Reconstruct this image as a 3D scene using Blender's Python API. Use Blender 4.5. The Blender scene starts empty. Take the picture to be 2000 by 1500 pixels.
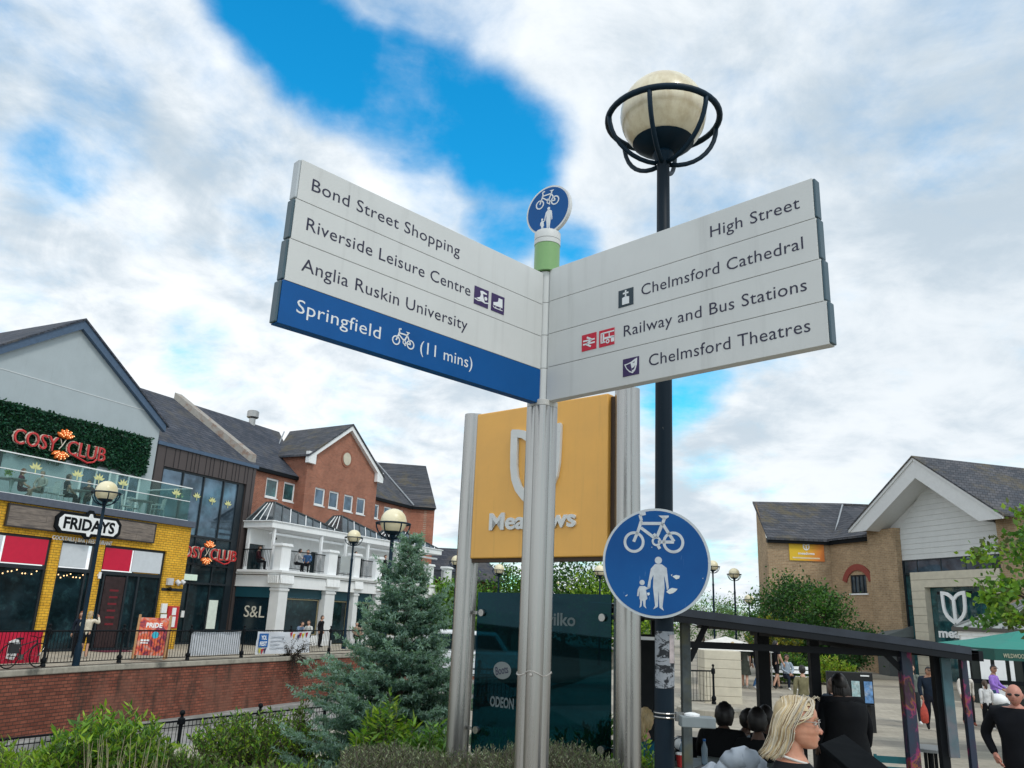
import bpy, bmesh, math, random
import numpy as np
from mathutils import Vector, Matrix
random.seed(7); RNG = np.random.default_rng(7)
SC = bpy.context.scene; COL = SC.collection
R = math.radians; PI = math.pi
# ------------------------------------------------------------------ camera
CAM_H = 2.5
cam = bpy.data.objects.new('camera', bpy.data.cameras.new('camera')); COL.objects.link(cam); SC.camera = cam
cam.data.sensor_width = 36; cam.data.lens = 1577 / 2000 * 36; cam.data.clip_start = .05; cam.data.clip_end = 3000
TH, PH = math.atan2(452, 1577), math.atan2(230, 5500)
_f = Vector((0, math.cos(TH), math.sin(TH))); _u0 = Vector((0, -math.sin(TH), math.cos(TH))); _r0 = Vector((1, 0, 0))
_r = _r0 * math.cos(PH) + _u0 * math.sin(PH); _u = _u0 * math.cos(PH) - _r0 * math.sin(PH)
cam.matrix_world = Matrix(((_r.x, _u.x, -_f.x, 0), (_r.y, _u.y, -_f.y, 0), (_r.z, _u.z, -_f.z, CAM_H), (0, 0, 0, 1)))
# ------------------------------------------------------------------ sky and sun
SUN_AZ, SUN_EL = R(142), R(52)            # azimuth measured from +Y towards +X
sd = Vector((math.sin(SUN_AZ) * math.cos(SUN_EL), math.cos(SUN_AZ) * math.cos(SUN_EL), math.sin(SUN_EL)))
sun = bpy.data.objects.new('sun', bpy.data.lights.new('sun', 'SUN')); COL.objects.link(sun)
sun.data.energy = 1.25; sun.data.angle = R(12); sun.data.color = (1, .95, .87)
sun.rotation_euler = (-sd).to_track_quat('-Z', 'Y').to_euler(); sun.location = (20, -10, 40)
SC.view_settings.view_transform = 'Standard'; SC.view_settings.look = 'None'
SC.view_settings.exposure = 0.10; SC.view_settings.gamma = 1
W = bpy.data.worlds.new('World'); SC.world = W; W.use_nodes = True


class NT:                                   # small node-graph writer
    def __init__(s, tree): s.t = tree; s.n = tree.nodes; s.l = tree.links
    def add(s, typ, **kw):
        n = s.n.new(typ)
        for k, v in kw.items():
            if k[0] == 'i' and k[1:].isdigit(): s.put(n, int(k[1:]), v)
            elif k.startswith('in_'): s.put(n, k[3:].replace('_', ' '), v)
            else: setattr(n, k, v)
        return n
    def put(s, n, key, v):
        i = n.inputs[key]
        if isinstance(v, bpy.types.NodeSocket): s.l.new(v, i)
        elif isinstance(v, bpy.types.Node): s.l.new(v.outputs[0], i)
        else: i.default_value = v
    def math(s, op, a, b=0., c=0., clamp=False):
        n = s.add('ShaderNodeMath', operation=op, use_clamp=clamp); s.put(n, 0, a); s.put(n, 1, b); s.put(n, 2, c); return n.outputs[0]
    def vec(s, op, a, b=(0, 0, 0)):
        n = s.add('ShaderNodeVectorMath', operation=op); s.put(n, 0, a); s.put(n, 1, b); return n
    def rng(s, v, a, b, c=0., d=1., smooth=True):
        n = s.add('ShaderNodeMapRange', interpolation_type='SMOOTHSTEP' if smooth else 'LINEAR'); s.put(n, 0, v); s.put(n, 1, a); s.put(n, 2, b); s.put(n, 3, c); s.put(n, 4, d); return n.outputs[0]
    def noise(s, vec, scale, detail=4., rough=.55, dist=0.):
        n = s.add('ShaderNodeTexNoise'); s.put(n, 'Vector', vec); s.put(n, 'Scale', scale); s.put(n, 'Detail', detail); s.put(n, 'Roughness', rough); s.put(n, 'Distortion', dist); return n.outputs[0]
    def mix(s, f, a, b, blend='MIX'):
        n = s.add('ShaderNodeMix', data_type='RGBA', blend_type=blend); s.put(n, 0, f); s.put(n, 6, a); s.put(n, 7, b); return n.outputs[2]


def rgb(c): return (c[0], c[1], c[2], 1.)


def build_sky():
    g = NT(W.node_tree); bg = g.n['Background']
    sky = g.add('ShaderNodeTexSky', sky_type='NISHITA', sun_disc=False, sun_elevation=SUN_EL, sun_rotation=SUN_AZ, altitude=0, air_density=1.0, dust_density=.6, ozone_density=2.5)
    d = g.add('ShaderNodeTexCoord').outputs['Generated']
    sep = g.add('ShaderNodeSeparateXYZ'); g.put(sep, 0, d)
    zz = g.math('ADD', g.math('MAXIMUM', sep.outputs[2], 0.), .30)
    cx = g.math('DIVIDE', sep.outputs[0], zz); cy = g.math('DIVIDE', sep.outputs[1], zz)
    p = g.add('ShaderNodeCombineXYZ'); g.put(p, 0, cx); g.put(p, 1, cy)
    n1 = g.noise(p, 1.9, 7, .56, .5); n2 = g.noise(p, 5.5, 8, .62, .2)
    dens = g.math('ADD', g.math('MULTIPLY', n1, 1.15), g.math('MULTIPLY', n2, .75))
    # open blue gaps between the clouds: direction, half-width in degrees, depth
    gaps = [(-0.2889, 0.7183, 0.6330, 2.5, 0.55), (-0.2630, 0.7428, 0.6157, 2.6, 0.55), (-0.2327, 0.7660, 0.5993, 2.8, 0.55), (-0.1952, 0.7895, 0.5819, 3.0, 0.55), (-0.1499, 0.8061, 0.5724, 3.4, 0.55), (-0.1060, 0.8194, 0.5633, 3.7, 0.55), (-0.0610, 0.8295, 0.5551, 3.4, 0.55), (-0.0269, 0.8458, 0.5328, 3.4, 0.55), (-0.0044, 0.8610, 0.5086, 2.4, 0.50), (-0.0091, 0.8788, 0.4771, 2.6, 0.44), (-0.0174, 0.8902, 0.4552, 2.2, 0.39), (0.0587, 0.9010, 0.4298, 1.8, 0.39), (-0.0961, 0.8559, 0.5081, 2.6, 0.30), (-0.4882, 0.7612, 0.4269, 2.0, 0.19), (-0.4414, 0.7400, 0.5076, 2.2, 0.15), (-0.3048, 0.8647, 0.3993, 2.5, 0.17), (-0.3673, 0.8830, 0.2923, 1.6, 0.22), (0.2045, 0.9377, 0.2809, 2.4, 0.33), (-0.1206, 0.7741, 0.6215, 4.5, 0.28), (-0.1984, 0.9461, 0.2561, 1.5, 0.11)]
    gap = None
    for (x, y, z, w, k) in gaps:
        dt = g.vec('DOT_PRODUCT', d, (x, y, z)).outputs['Value']
        v = g.rng(dt, math.cos(R(w * 1.85)), math.cos(R(w * .1)), 0., k * 1.1)
        gap = v if gap is None else g.math('MAXIMUM', gap, v)
    cover = g.rng(g.math('SUBTRACT', dens, gap), .36, .98)
    # light and shade inside the cloud layer
    s1 = g.noise(p, 1.6, 8, .62, .5); s2 = g.noise(p, 4.6, 9, .66, .5)
    bil = g.math('SUBTRACT', 1., g.math('ABSOLUTE', g.math('SUBTRACT', g.math('MULTIPLY', g.noise(p, 3.4, 3, .5, .4), 2.), 1.)))      # rounded puffs
    sh = g.rng(g.math('ADD', g.math('ADD', g.math('MULTIPLY', s1, .55), g.math('MULTIPLY', s2, .3)), g.math('MULTIPLY', bil, .22)), .50, .70)
    east = g.rng(sep.outputs[0], -.2, .5, 1., .60, False)
    sh = g.math('MULTIPLY', sh, east)
    low = g.rng(sep.outputs[2], .0, .45, .22, 0., False)
    sh = g.math('ADD', sh, low, clamp=True)
    cloud = g.mix(sh, (5.2, 6.2, 7.1, 1), (9.6, 10.0, 10.3, 1))
    hs = g.add('ShaderNodeHueSaturation'); g.put(hs, 'Saturation', 1.4); g.put(hs, 'Value', 2.15); g.put(hs, 'Color', sky.outputs[0])
    blue = g.mix(1., hs.outputs[0], (.35, 1.38, 1.12, 1), 'MULTIPLY')
    south = g.rng(sep.outputs[1], .15, -.6, 1., 1.3, False)          # extra cloud brightness behind the camera, sunward, added to fill the facades
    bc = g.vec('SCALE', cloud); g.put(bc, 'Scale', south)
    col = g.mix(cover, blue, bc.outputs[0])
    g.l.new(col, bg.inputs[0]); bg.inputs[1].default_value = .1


build_sky()
# ------------------------------------------------------------------ tags
def tag(o, label=None, cat=None, group=None, kind=None):
    if label: o['label'] = label
    if cat: o['category'] = cat
    if group: o['group'] = group
    if kind: o['kind'] = kind
    return o


def thing(name, label, cat, loc=(0, 0, 0), rotz=0., group=None):
    o = bpy.data.objects.new(name, None); COL.objects.link(o); o.location = loc; o.rotation_euler = (0, 0, rotz); o.empty_display_size = .2
    return tag(o, label, cat, group)


def kids(o): return [c for c in bpy.data.objects if c.parent == o]


def dup(root, loc, rotz=0., label=None, group=None, scale=1.):
    r = root.copy(); COL.objects.link(r); r.location = loc; r.rotation_euler = (0, 0, rotz); r.scale = (scale,) * 3
    if label: r['label'] = label
    if group: r['group'] = group
    for ch in kids(root):
        c = ch.copy(); COL.objects.link(c); c.parent = r
        for q in kids(ch):
            d = q.copy(); COL.objects.link(d); d.parent = c
    return r
# ------------------------------------------------------------------ mesh writer
class MB:
    def __init__(s): s.v = []; s.f = []; s.m = []
    def add(s, vs, fs, mi=0):
        b = len(s.v); s.v += [tuple(v) for v in vs]; s.f += [[i + b for i in f] for f in fs]; s.m += [mi] * len(fs); return s
    def box(s, x0, x1, y0, y1, z0, z1, mi=0):
        return s.add([(x0, y0, z0), (x1, y0, z0), (x1, y1, z0), (x0, y1, z0), (x0, y0, z1), (x1, y0, z1), (x1, y1, z1), (x0, y1, z1)],
                     [(3, 2, 1, 0), (4, 5, 6, 7), (0, 1, 5, 4), (1, 2, 6, 5), (2, 3, 7, 6), (3, 0, 4, 7)], mi)
    def tube(s, pts, r, n=8, mi=0, closed=False, cap=True):
        pts = [Vector(p) for p in pts]; k = len(pts); rs = r if hasattr(r, '__len__') else [r] * k
        vs = []; up = None
        for i, p in enumerate(pts):
            a = pts[(i - 1) % k] if (closed or i) else p; b = pts[(i + 1) % k] if (closed or i < k - 1) else p
            t = (b - a).normalized()
            if up is None: up = t.orthogonal().normalized()
            up = (up - t * up.dot(t));
            up = up.normalized() if up.length > 1e-6 else t.orthogonal().normalized()
            w = t.cross(up)
            for j in range(n):
                q = 2 * PI * j / n; vs.append(p + (up * math.cos(q) + w * math.sin(q)) * rs[i])
        fs = []
        for i in range(k if closed else k - 1):
            i2 = (i + 1) % k
            for j in range(n): fs.append((i * n + j, i * n + (j + 1) % n, i2 * n + (j + 1) % n, i2 * n + j))
        if cap and not closed: fs += [tuple(range(n - 1, -1, -1)), tuple(range((k - 1) * n, k * n))]
        return s.add(vs, fs, mi)
    def cyl(s, p0, p1, r0, r1=None, n=12, mi=0): return s.tube([p0, p1], [r0, r0 if r1 is None else r1], n, mi)
    def lathe(s, prof, n=20, c=(0, 0, 0), mi=0):
        vs = []
        for (r, z) in prof:
            for j in range(n): a = 2 * PI * j / n; vs.append((c[0] + r * math.cos(a), c[1] + r * math.sin(a), c[2] + z))
        fs = [(i * n + j, i * n + (j + 1) % n, (i + 1) * n + (j + 1) % n, (i + 1) * n + j) for i in range(len(prof) - 1) for j in range(n)]
        fs += [tuple(range(n - 1, -1, -1)), tuple(range((len(prof) - 1) * n, len(prof) * n))]
        return s.add(vs, fs, mi)
    def ball(s, c, r, n=14, m=9, mi=0, sc=(1, 1, 1)):
        vs = []
        for i in range(m + 1):
            t = -PI / 2 + PI * i / m
            for j in range(n): a = 2 * PI * j / n; vs.append((c[0] + r * sc[0] * math.cos(t) * math.cos(a), c[1] + r * sc[1] * math.cos(t) * math.sin(a), c[2] + r * sc[2] * math.sin(t)))
        return s.add(vs, [(i * n + j, i * n + (j + 1) % n, (i + 1) * n + (j + 1) % n, (i + 1) * n + j) for i in range(m) for j in range(n)], mi)
    def flat(s, poly, y0, y1, mi=0):            # polygon in x,z extruded along y (front y0 < y1)
        k = len(poly); ar = sum(poly[i][0] * poly[(i + 1) % k][1] - poly[(i + 1) % k][0] * poly[i][1] for i in range(k))
        if ar < 0: poly = poly[::-1]
        vs = [(x, y0, z) for x, z in poly] + [(x, y1, z) for x, z in poly]
        fs = [tuple(range(k)), tuple(range(2 * k - 1, k - 1, -1))] + [(i, i + k, (i + 1) % k + k, (i + 1) % k) for i in range(k)]
        return s.add(vs, fs, mi)
    def stroke(s, p, q, w, y0, y1, mi=0):       # straight bar in x,z
        dx, dz = q[0] - p[0], q[1] - p[1]; l = math.hypot(dx, dz) or 1; nx, nz = -dz / l * w / 2, dx / l * w / 2
        return s.flat([(p[0] + nx, p[1] + nz), (p[0] - nx, p[1] - nz), (q[0] - nx, q[1] - nz), (q[0] + nx, q[1] + nz)], y0, y1, mi)
    def ring(s, c, r0, r1, y0, y1, mi=0, n=28):
        vs = []
        for y in (y0, y1):
            for r in (r0, r1):
                for j in range(n): a = 2 * PI * j / n; vs.append((c[0] + r * math.cos(a), y, c[1] + r * math.sin(a)))
        fs = []
        for j in range(n):
            k = (j + 1) % n
            fs += [(j, n + j, n + k, k)[::-1], (2 * n + j, 2 * n + k, 3 * n + k, 3 * n + j)[::-1], (n + j, 3 * n + j, 3 * n + k, n + k)[::-1], (j, k, 2 * n + k, 2 * n + j)[::-1]]
        return s.add(vs, fs, mi)
    def disc(s, c, r, y0, y1, mi=0, n=40, sz=1.): return s.flat([(c[0] + r * math.cos(2 * PI * j / n), c[1] + sz * r * math.sin(2 * PI * j / n)) for j in range(n)], y0, y1, mi)
    def wall(s, u0, u1, z0, z1, y0, y1, holes=(), mi=0):   # slab with openings (ua,ub,za,zb); front at y0
        us = sorted({u0, u1, *[h[0] for h in holes], *[h[1] for h in holes]}); zs = sorted({z0, z1, *[h[2] for h in holes], *[h[3] for h in holes]})
        us = [u for u in us if u0 <= u <= u1]; zs = [z for z in zs if z0 <= z <= z1]
        sol = lambda i, j: 0 <= i < len(us) - 1 and 0 <= j < len(zs) - 1 and not any(h[0] <= (us[i] + us[i + 1]) / 2 <= h[1] and h[2] <= (zs[j] + zs[j + 1]) / 2 <= h[3] for h in holes)
        for i in range(len(us) - 1):
            for j in range(len(zs) - 1):
                if not sol(i, j): continue
                a, b, c, d = us[i], us[i + 1], zs[j], zs[j + 1]
                s.add([(a, y0, c), (b, y0, c), (b, y0, d), (a, y0, d)], [(0, 1, 2, 3)], mi); s.add([(a, y1, c), (b, y1, c), (b, y1, d), (a, y1, d)], [(3, 2, 1, 0)], mi)
                if not sol(i - 1, j): s.add([(a, y0, c), (a, y1, c), (a, y1, d), (a, y0, d)], [(3, 2, 1, 0)], mi)
                if not sol(i + 1, j): s.add([(b, y0, c), (b, y1, c), (b, y1, d), (b, y0, d)], [(0, 1, 2, 3)], mi)
                if not sol(i, j - 1): s.add([(a, y0, c), (b, y0, c), (b, y1, c), (a, y1, c)], [(3, 2, 1, 0)], mi)
                if not sol(i, j + 1): s.add([(a, y0, d), (b, y0, d), (b, y1, d), (a, y1, d)], [(0, 1, 2, 3)], mi)
        return s
    def frame(s, u0, u1, z0, z1, y0, y1, w, mi=0):
        s.box(u0, u0 + w, y0, y1, z0, z1, mi); s.box(u1 - w, u1, y0, y1, z0, z1, mi); s.box(u0 + w, u1 - w, y0, y1, z1 - w, z1, mi); return s.box(u0 + w, u1 - w, y0, y1, z0, z0 + w, mi)
    def xf(s, M):
        s.v = [tuple(M @ Vector(v)) for v in s.v]; return s
    def build(s, name, mats, parent=None, smooth=False, bevel=0., autosmooth=False):
        me = bpy.data.meshes.new(name); me.from_pydata(s.v, [], s.f)
        for m in (mats if isinstance(mats, (list, tuple)) else [mats]): me.materials.append(m)
        me.polygons.foreach_set('material_index', s.m)
        if smooth: me.polygons.foreach_set('use_smooth', [True] * len(s.f))
        me.update()
        o = bpy.data.objects.new(name, me); COL.objects.link(o)
        if parent: o.parent = parent
        if autosmooth:
            for e in me.edges: pass
            me.set_sharp_from_angle(angle=R(40))
        if bevel:
            b = o.modifiers.new('bevel', 'BEVEL'); b.width = bevel; b.segments = 2; b.limit_method = 'ANGLE'
        return o


def text(s, mat, parent, x0, x1, z0, z1, y, depth=.004, bold=0., spacing=1., name='lettering', M=None, cap_fit=True, wscale=1.):
    """Lettering standing in the x,z plane, front face at y; x0..x1 is its ink width, z0..z1 baseline to capital height."""
    c = bpy.data.curves.new(name, 'FONT'); c.body = s; c.size = 1; c.offset = bold; c.space_character = spacing; c.resolution_u = 3; c.fill_mode = 'BOTH'; c.extrude = .5
    o = bpy.data.objects.new(name, c); COL.objects.link(o)
    dg = bpy.context.evaluated_depsgraph_get(); me = bpy.data.meshes.new_from_object(o.evaluated_get(dg)); bpy.data.objects.remove(o)
    n = len(me.vertices); a = np.empty(n * 3); me.vertices.foreach_get('co', a); a = a.reshape(-1, 3)
    xa, xb = a[:, 0].min(), a[:, 0].max(); CAP = .70
    sx = (x1 - x0) / (xb - xa) if x1 is not None else (z1 - z0) / CAP * wscale
    b = np.empty_like(a); b[:, 0] = x0 + (a[:, 0] - xa) * sx; b[:, 2] = z0 + a[:, 1] * (z1 - z0) / CAP; b[:, 1] = y - a[:, 2] * depth + depth * .5
    if M is not None: m = np.array(M); b = b @ m[:3, :3].T + m[:3, 3]
    me.vertices.foreach_set('co', b.ravel()); me.materials.clear(); me.materials.append(mat)
    me.polygons.foreach_set('material_index', [0] * len(me.polygons)); me.update()
    t = bpy.data.objects.new(name, me); COL.objects.link(t)
    if parent: t.parent = parent
    return t
# ------------------------------------------------------------------ materials
MATS = {}
def M(name, col, rough=.6, metal=0., var=.10, scale=7., bump=0., coat=0., spec=.5, tint=None, stretch=None, alpha=1., trans=0., emis=0., streak=0.):
    if name in MATS: return MATS[name]
    m = bpy.data.materials.new(name); m.use_nodes = True; g = NT(m.node_tree); b = g.n['Principled BSDF']
    co = g.add('ShaderNodeTexCoord').outputs['Object']
    if stretch: mp = g.add('ShaderNodeMapping'); g.put(mp, 'Vector', co); mp.inputs['Scale'].default_value = stretch; co = mp.outputs[0]
    n = g.noise(co, scale, 5, .6); f = g.rng(n, .3, .7, 1 - var, 1 + var, False)
    c = g.vec('SCALE', rgb(col)[:3]); g.put(c, 'Scale', f); cc = c.outputs[0]
    if tint is not None:
        n3 = g.noise(co, scale * .31, 4, .65); cc = g.mix(g.rng(n3, .48, .72), cc, rgb(tint))
    if streak:
        mp2 = g.add('ShaderNodeMapping'); g.put(mp2, 'Vector', g.add('ShaderNodeTexCoord').outputs['Object']); mp2.inputs['Scale'].default_value = (9, 9, .5)
        sn = g.noise(mp2.outputs[0], 1.3, 5, .65); cc = g.mix(g.rng(sn, .52, .8, 0., streak), cc, (.05, .048, .04, 1))
    g.put(b, 'Base Color', cc); g.put(b, 'Metallic', metal)
    g.put(b, 'Roughness', g.rng(n, .3, .7, max(0, rough - .06), min(1, rough + .08), False))
    b.inputs['Specular IOR Level'].default_value = spec; b.inputs['Coat Weight'].default_value = coat
    if alpha < 1: b.inputs['Alpha'].default_value = alpha
    if trans: b.inputs['Transmission Weight'].default_value = trans
    if emis: g.put(b, 'Emission Color', rgb(col)); b.inputs['Emission Strength'].default_value = emis
    if bump:
        bp = g.add('ShaderNodeBump', in_Strength=min(1., bump), in_Distance=.02); g.put(bp, 'Height', n); g.put(b, 'Normal', bp.outputs[0])
    MATS[name] = m; return m


def brick(name, c1, c2, mortar, bw=.225, bh=.075, gap=.06, flat=False, tint=None, bump=.4, stain=0., axes='xz'):
    if name in MATS: return MATS[name]
    m = bpy.data.materials.new(name); m.use_nodes = True; g = NT(m.node_tree); b = g.n['Principled BSDF']
    co = g.add('ShaderNodeTexCoord').outputs['Object']; sp = g.add('ShaderNodeSeparateXYZ'); g.put(sp, 0, co)
    cb = g.add('ShaderNodeCombineXYZ')
    if flat: g.put(cb, 0, sp.outputs[0]); g.put(cb, 1, sp.outputs[1])
    else: g.put(cb, 0, g.math('ADD', sp.outputs[0], g.math('MULTIPLY', sp.outputs[1], .97))); g.put(cb, 1, sp.outputs[2])
    bt = g.add('ShaderNodeTexBrick', offset=.5); g.put(bt, 'Vector', cb); bt.inputs['Scale'].default_value = 1.
    bt.inputs['Brick Width'].default_value = bw; bt.inputs['Row Height'].default_value = bh; bt.inputs['Mortar Size'].default_value = bh * gap; bt.inputs['Mortar Smooth'].default_value = .3
    bt.inputs['Color1'].default_value = rgb(c1); bt.inputs['Color2'].default_value = rgb(c2); bt.inputs['Mortar'].default_value = rgb(mortar)
    n = g.noise(co, .9, 6, .65); n2 = g.noise(co, 9., 4, .6)
    c = g.vec('SCALE', bt.outputs[0]); g.put(c, 'Scale', g.math('MULTIPLY', g.rng(n, .3, .7, .8, 1.2, False), g.rng(n2, .3, .7, .85, 1.15, False))); cc = c.outputs[0]
    if tint is not None: cc = g.mix(g.rng(g.noise(co, .5, 6, .7), .5, .68, 0., .8), cc, rgb(tint))
    if stain:
        mp = g.add('ShaderNodeMapping'); g.put(mp, 'Vector', co); mp.inputs['Scale'].default_value = (1.6, 1.6, .3)
        cc = g.mix(g.rng(g.noise(mp.outputs[0], 1., 6, .7), .5, .75, 0., stain), cc, (.03, .03, .025, 1))
    g.put(b, 'Base Color', cc); b.inputs['Roughness'].default_value = .85; b.inputs['Specular IOR Level'].default_value = .25
    bp = g.add('ShaderNodeBump', in_Strength=bump, in_Distance=.012); g.put(bp, 'Height', g.math('SUBTRACT', g.math('MULTIPLY', n2, .5), bt.outputs[1])); g.put(b, 'Normal', bp.outputs[0])
    MATS[name] = m; return m


def glass(name, tint, rough=.03, alpha=1., metal=0., spec=.8):
    if name in MATS: return MATS[name]
    m = bpy.data.materials.new(name); m.use_nodes = True; g = NT(m.node_tree); b = g.n['Principled BSDF']
    co = g.add('ShaderNodeTexCoord').outputs['Object']; n = g.noise(co, 1.1, 4, .6)
    n5 = g.noise(co, 2.6, 6, .7, .6); hi = (tint[0] * 2 + .002, tint[1] * 2.2 + .004, tint[2] * 2 + .004) if metal == 0 else tint  # paler blotches in the colour stand in for pane reflections
    c = g.vec('SCALE', g.mix(g.rng(n5, .48, .72), rgb(tint), rgb(hi))); g.put(c, 'Scale', g.rng(n, .35, .65, .5, 1.5, False)); g.put(b, 'Base Color', c.outputs[0])
    b.inputs['Roughness'].default_value = rough; b.inputs['Specular IOR Level'].default_value = spec; b.inputs['Alpha'].default_value = alpha; b.inputs['Metallic'].default_value = metal
    bp = g.add('ShaderNodeBump', in_Strength=.05, in_Distance=.05); g.put(bp, 'Height', g.noise(co, .8, 2, .5)); g.put(b, 'Normal', bp.outputs[0])
    MATS[name] = m; return m


def leafmat(name, col, var=.35):
    if name in MATS: return MATS[name]
    m = bpy.data.materials.new(name); m.use_nodes = True; g = NT(m.node_tree); b = g.n['Principled BSDF']
    geo = g.add('ShaderNodeNewGeometry'); co = g.add('ShaderNodeTexCoord').outputs['Object']
    f = g.math('MULTIPLY', g.rng(geo.outputs['Random Per Island'], 0., 1., 1 - var, 1 + var, False), g.rng(g.noise(co, 3., 3), .3, .7, .8, 1.2, False))
    c = g.vec('SCALE', rgb(col)[:3]); g.put(c, 'Scale', f); g.put(b, 'Base Color', c.outputs[0]); b.inputs['Roughness'].default_value = .5; b.inputs['Specular IOR Level'].default_value = .35
    tr = g.add('ShaderNodeBsdfTranslucent'); g.put(tr, 'Color', g.vec('MULTIPLY', c.outputs[0], (1.3, 1.5, .5)).outputs[0])
    mx = g.add('ShaderNodeMixShader'); mx.inputs[0].default_value = .3; g.l.new(b.outputs[0], mx.inputs[1]); g.l.new(tr.outputs[0], mx.inputs[2])
    g.l.new(mx.outputs[0], g.n['Material Output'].inputs[0]); MATS[name] = m; return m


WHITE_P = M('white_panel', (.57, .585, .58), .45, var=.05, scale=2.2, streak=.15, spec=.3)
NAVY = M('navy_lettering', (.012, .012, .04), .5)
BLUE = M('sign_blue', (.002, .078, .27), .42, var=.08, scale=4, spec=.22)
PICTO = M('pictogram_white', (.68, .71, .73), .4, var=.05)
STEEL = M('brushed_steel', (.37, .36, .345), .27, .92, var=.13, scale=3, stretch=(7, 7, .25), streak=.10)  # vertical tone bands: brushed grain and painted reflection stripes
LAMPBLK = M('dark_blue_paint', (.004, .018, .034), .5, var=.25, scale=5, spec=.18)
BLACK = M('black_paint', (.004, .006, .008), .55, spec=.14, var=.25, scale=5)
BLACKM = M('matt_black', (.006, .007, .008), .7)
DARKFR = M('dark_frame', (.012, .020, .027), .4)
WHITEP = M('white_paint', (.84, .85, .85), .55, var=.05, scale=1.5, streak=.18)
CREAM = M('cream_stone', (.58, .53, .42), .8, var=.10, scale=3, bump=.2)
GLOBE = M('globe_plastic', (.80, .72, .50), .32, var=.06, scale=5, tint=(.66, .57, .33))
SLATE = brick('roof_slate', (.045, .055, .075), (.085, .090, .110), (.02, .023, .03), .28, .17, .08, tint=(.10, .095, .09))
SLATEL = brick('lichen_slate', (.055, .062, .075), (.10, .10, .11), (.022, .024, .03), .28, .17, .08, tint=(.12, .10, .06))
REDBRICK = brick('red_brick', (.40, .135, .080), (.29, .095, .058), (.34, .25, .19), gap=.14, stain=.2)
WALLBRICK = brick('river_wall_brick', (.30, .10, .062), (.18, .056, .036), (.07, .042, .034), bw=.30, bh=.10, gap=.13, stain=.8, tint=(.22, .10, .07), bump=.7)
YELBRICK = brick('yellow_brick', (.80, .46, .045), (.68, .36, .03), (.30, .17, .03), .26, .10, .12)
TANBRICK = brick('tan_brick', (.43, .295, .175), (.32, .215, .125), (.42, .34, .24), .26, .09, .14, stain=.25)
DGLASS = glass('dark_glass', (.008, .020, .026), .06, spec=.28)
SKYGLASS = glass('blue_glass', (.10, .15, .20), .03, metal=.55)
TEALGLASS = glass('teal_glass', (.02, .075, .085), .03)
WOODL = M('light_wood', (.42, .22, .09), .6, stretch=(1, 1, 8), scale=4, var=.2)
# left terrace of buildings: x runs along the street, y into the building
B_ANG = R(25.84); O_L = Vector((-15.84, 35.82, .45)); ROT_L = PI / 2 - B_ANG
UL = Vector((math.sin(B_ANG), math.cos(B_ANG), 0)); VL = Vector((-math.cos(B_ANG), math.sin(B_ANG), 0))
def FL(u, v, z=0.): return O_L + UL * u + VL * v + Vector((0, 0, z))
def left(name, label, cat, u=0., v=0., z=0., group=None): return thing(name, label, cat, FL(u, v, z), ROT_L, group)
# ================================================================== ground, promenade, river path
def lerp_tab(y, tab):
    for (a, za), (b, zb) in zip(tab, tab[1:]):
        if y <= b: return za + (zb - za) * max(0, (y - a)) / (b - a)
    return tab[-1][1]
def sstep(x, a, b): t = min(1, max(0, (x - a) / (b - a))); return t * t * (3 - 2 * t)
def G(y): return lerp_tab(y, [(5, .85), (10, .25), (18, -.2), (26, -.2), (34, .3), (48, .4), (400, .4)])
WALL_L = [(-26, -8), (-19, 9), (-15.5, 19), (-13.94, 24), (-13.2, 26.4), (-12.45, 28.5), (-11.2, 31.2), (-10.1, 34), (-8.6, 37.5), (-6.5, 42.5), (-3.4, 50), (.5, 58)]
RAIL_L = [(-22, -8), (-16.3, 9), (-12.5, 16.2), (-10.85, 19.2), (-8.15, 23.8), (-5.4, 28.2), (-3.2, 32.5), (-1.6, 37), (-.2, 42), (2.4, 50), (5.5, 58)]
def rail_x(y): return lerp_tab(y, [(b, a) for a, b in RAIL_L])
def ground_z(x, y):
    t = x - rail_x(y); z = G(y); bed = (1 - sstep(x, .95, 1.5)) * (1 - sstep(y, 10.5, 14)); z = z + (.72 - .16 * sstep(-x, 2, 4.5) - z) * bed
    k = sstep(t, .3, 6.5) if y < 60 else 1; return -1.6 + (z + 1.6) * k
PLAZA = None
def plaza_mat():
    m = bpy.data.materials.new('plaza_paving'); m.use_nodes = True; g = NT(m.node_tree); b = g.n['Principled BSDF']
    co = g.add('ShaderNodeTexCoord').outputs['Object']; sp = g.add('ShaderNodeSeparateXYZ'); g.put(sp, 0, co)
    yy = g.math('ADD', sp.outputs[1], g.math('MULTIPLY', sp.outputs[0], .06)); band = g.math('FRACT', g.math('DIVIDE', yy, 4.6))
    bt = g.add('ShaderNodeTexBrick'); g.put(bt, 'Vector', co); bt.inputs['Scale'].default_value = 1; bt.inputs['Brick Width'].default_value = .6; bt.inputs['Row Height'].default_value = .3; bt.inputs['Mortar Size'].default_value = .006
    bt.inputs['Color1'].default_value = (.40, .36, .29, 1); bt.inputs['Color2'].default_value = (.35, .315, .255, 1); bt.inputs['Mortar'].default_value = (.2, .18, .15, 1)
    n = g.noise(co, .35, 7, .65); n2 = g.noise(co, 5, 4, .6)
    c = g.mix(g.rng(band, .73, .76, 0., .75), bt.outputs[0], (.21, .19, .16, 1)); v = g.vec('SCALE', c); g.put(v, 'Scale', g.math('MULTIPLY', g.rng(n, .3, .7, .78, 1.18, False), g.rng(n2, .3, .7, .9, 1.1, False)))
    g.put(b, 'Base Color', v.outputs[0]); b.inputs['Roughness'].default_value = .8; b.inputs['Specular IOR Level'].default_value = .3
    return m
PLAZA = plaza_mat()
SOIL = M('planting_soil', (.045, .040, .02), .95, var=.4, scale=4, tint=(.04, .07, .015), bump=.6)
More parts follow.
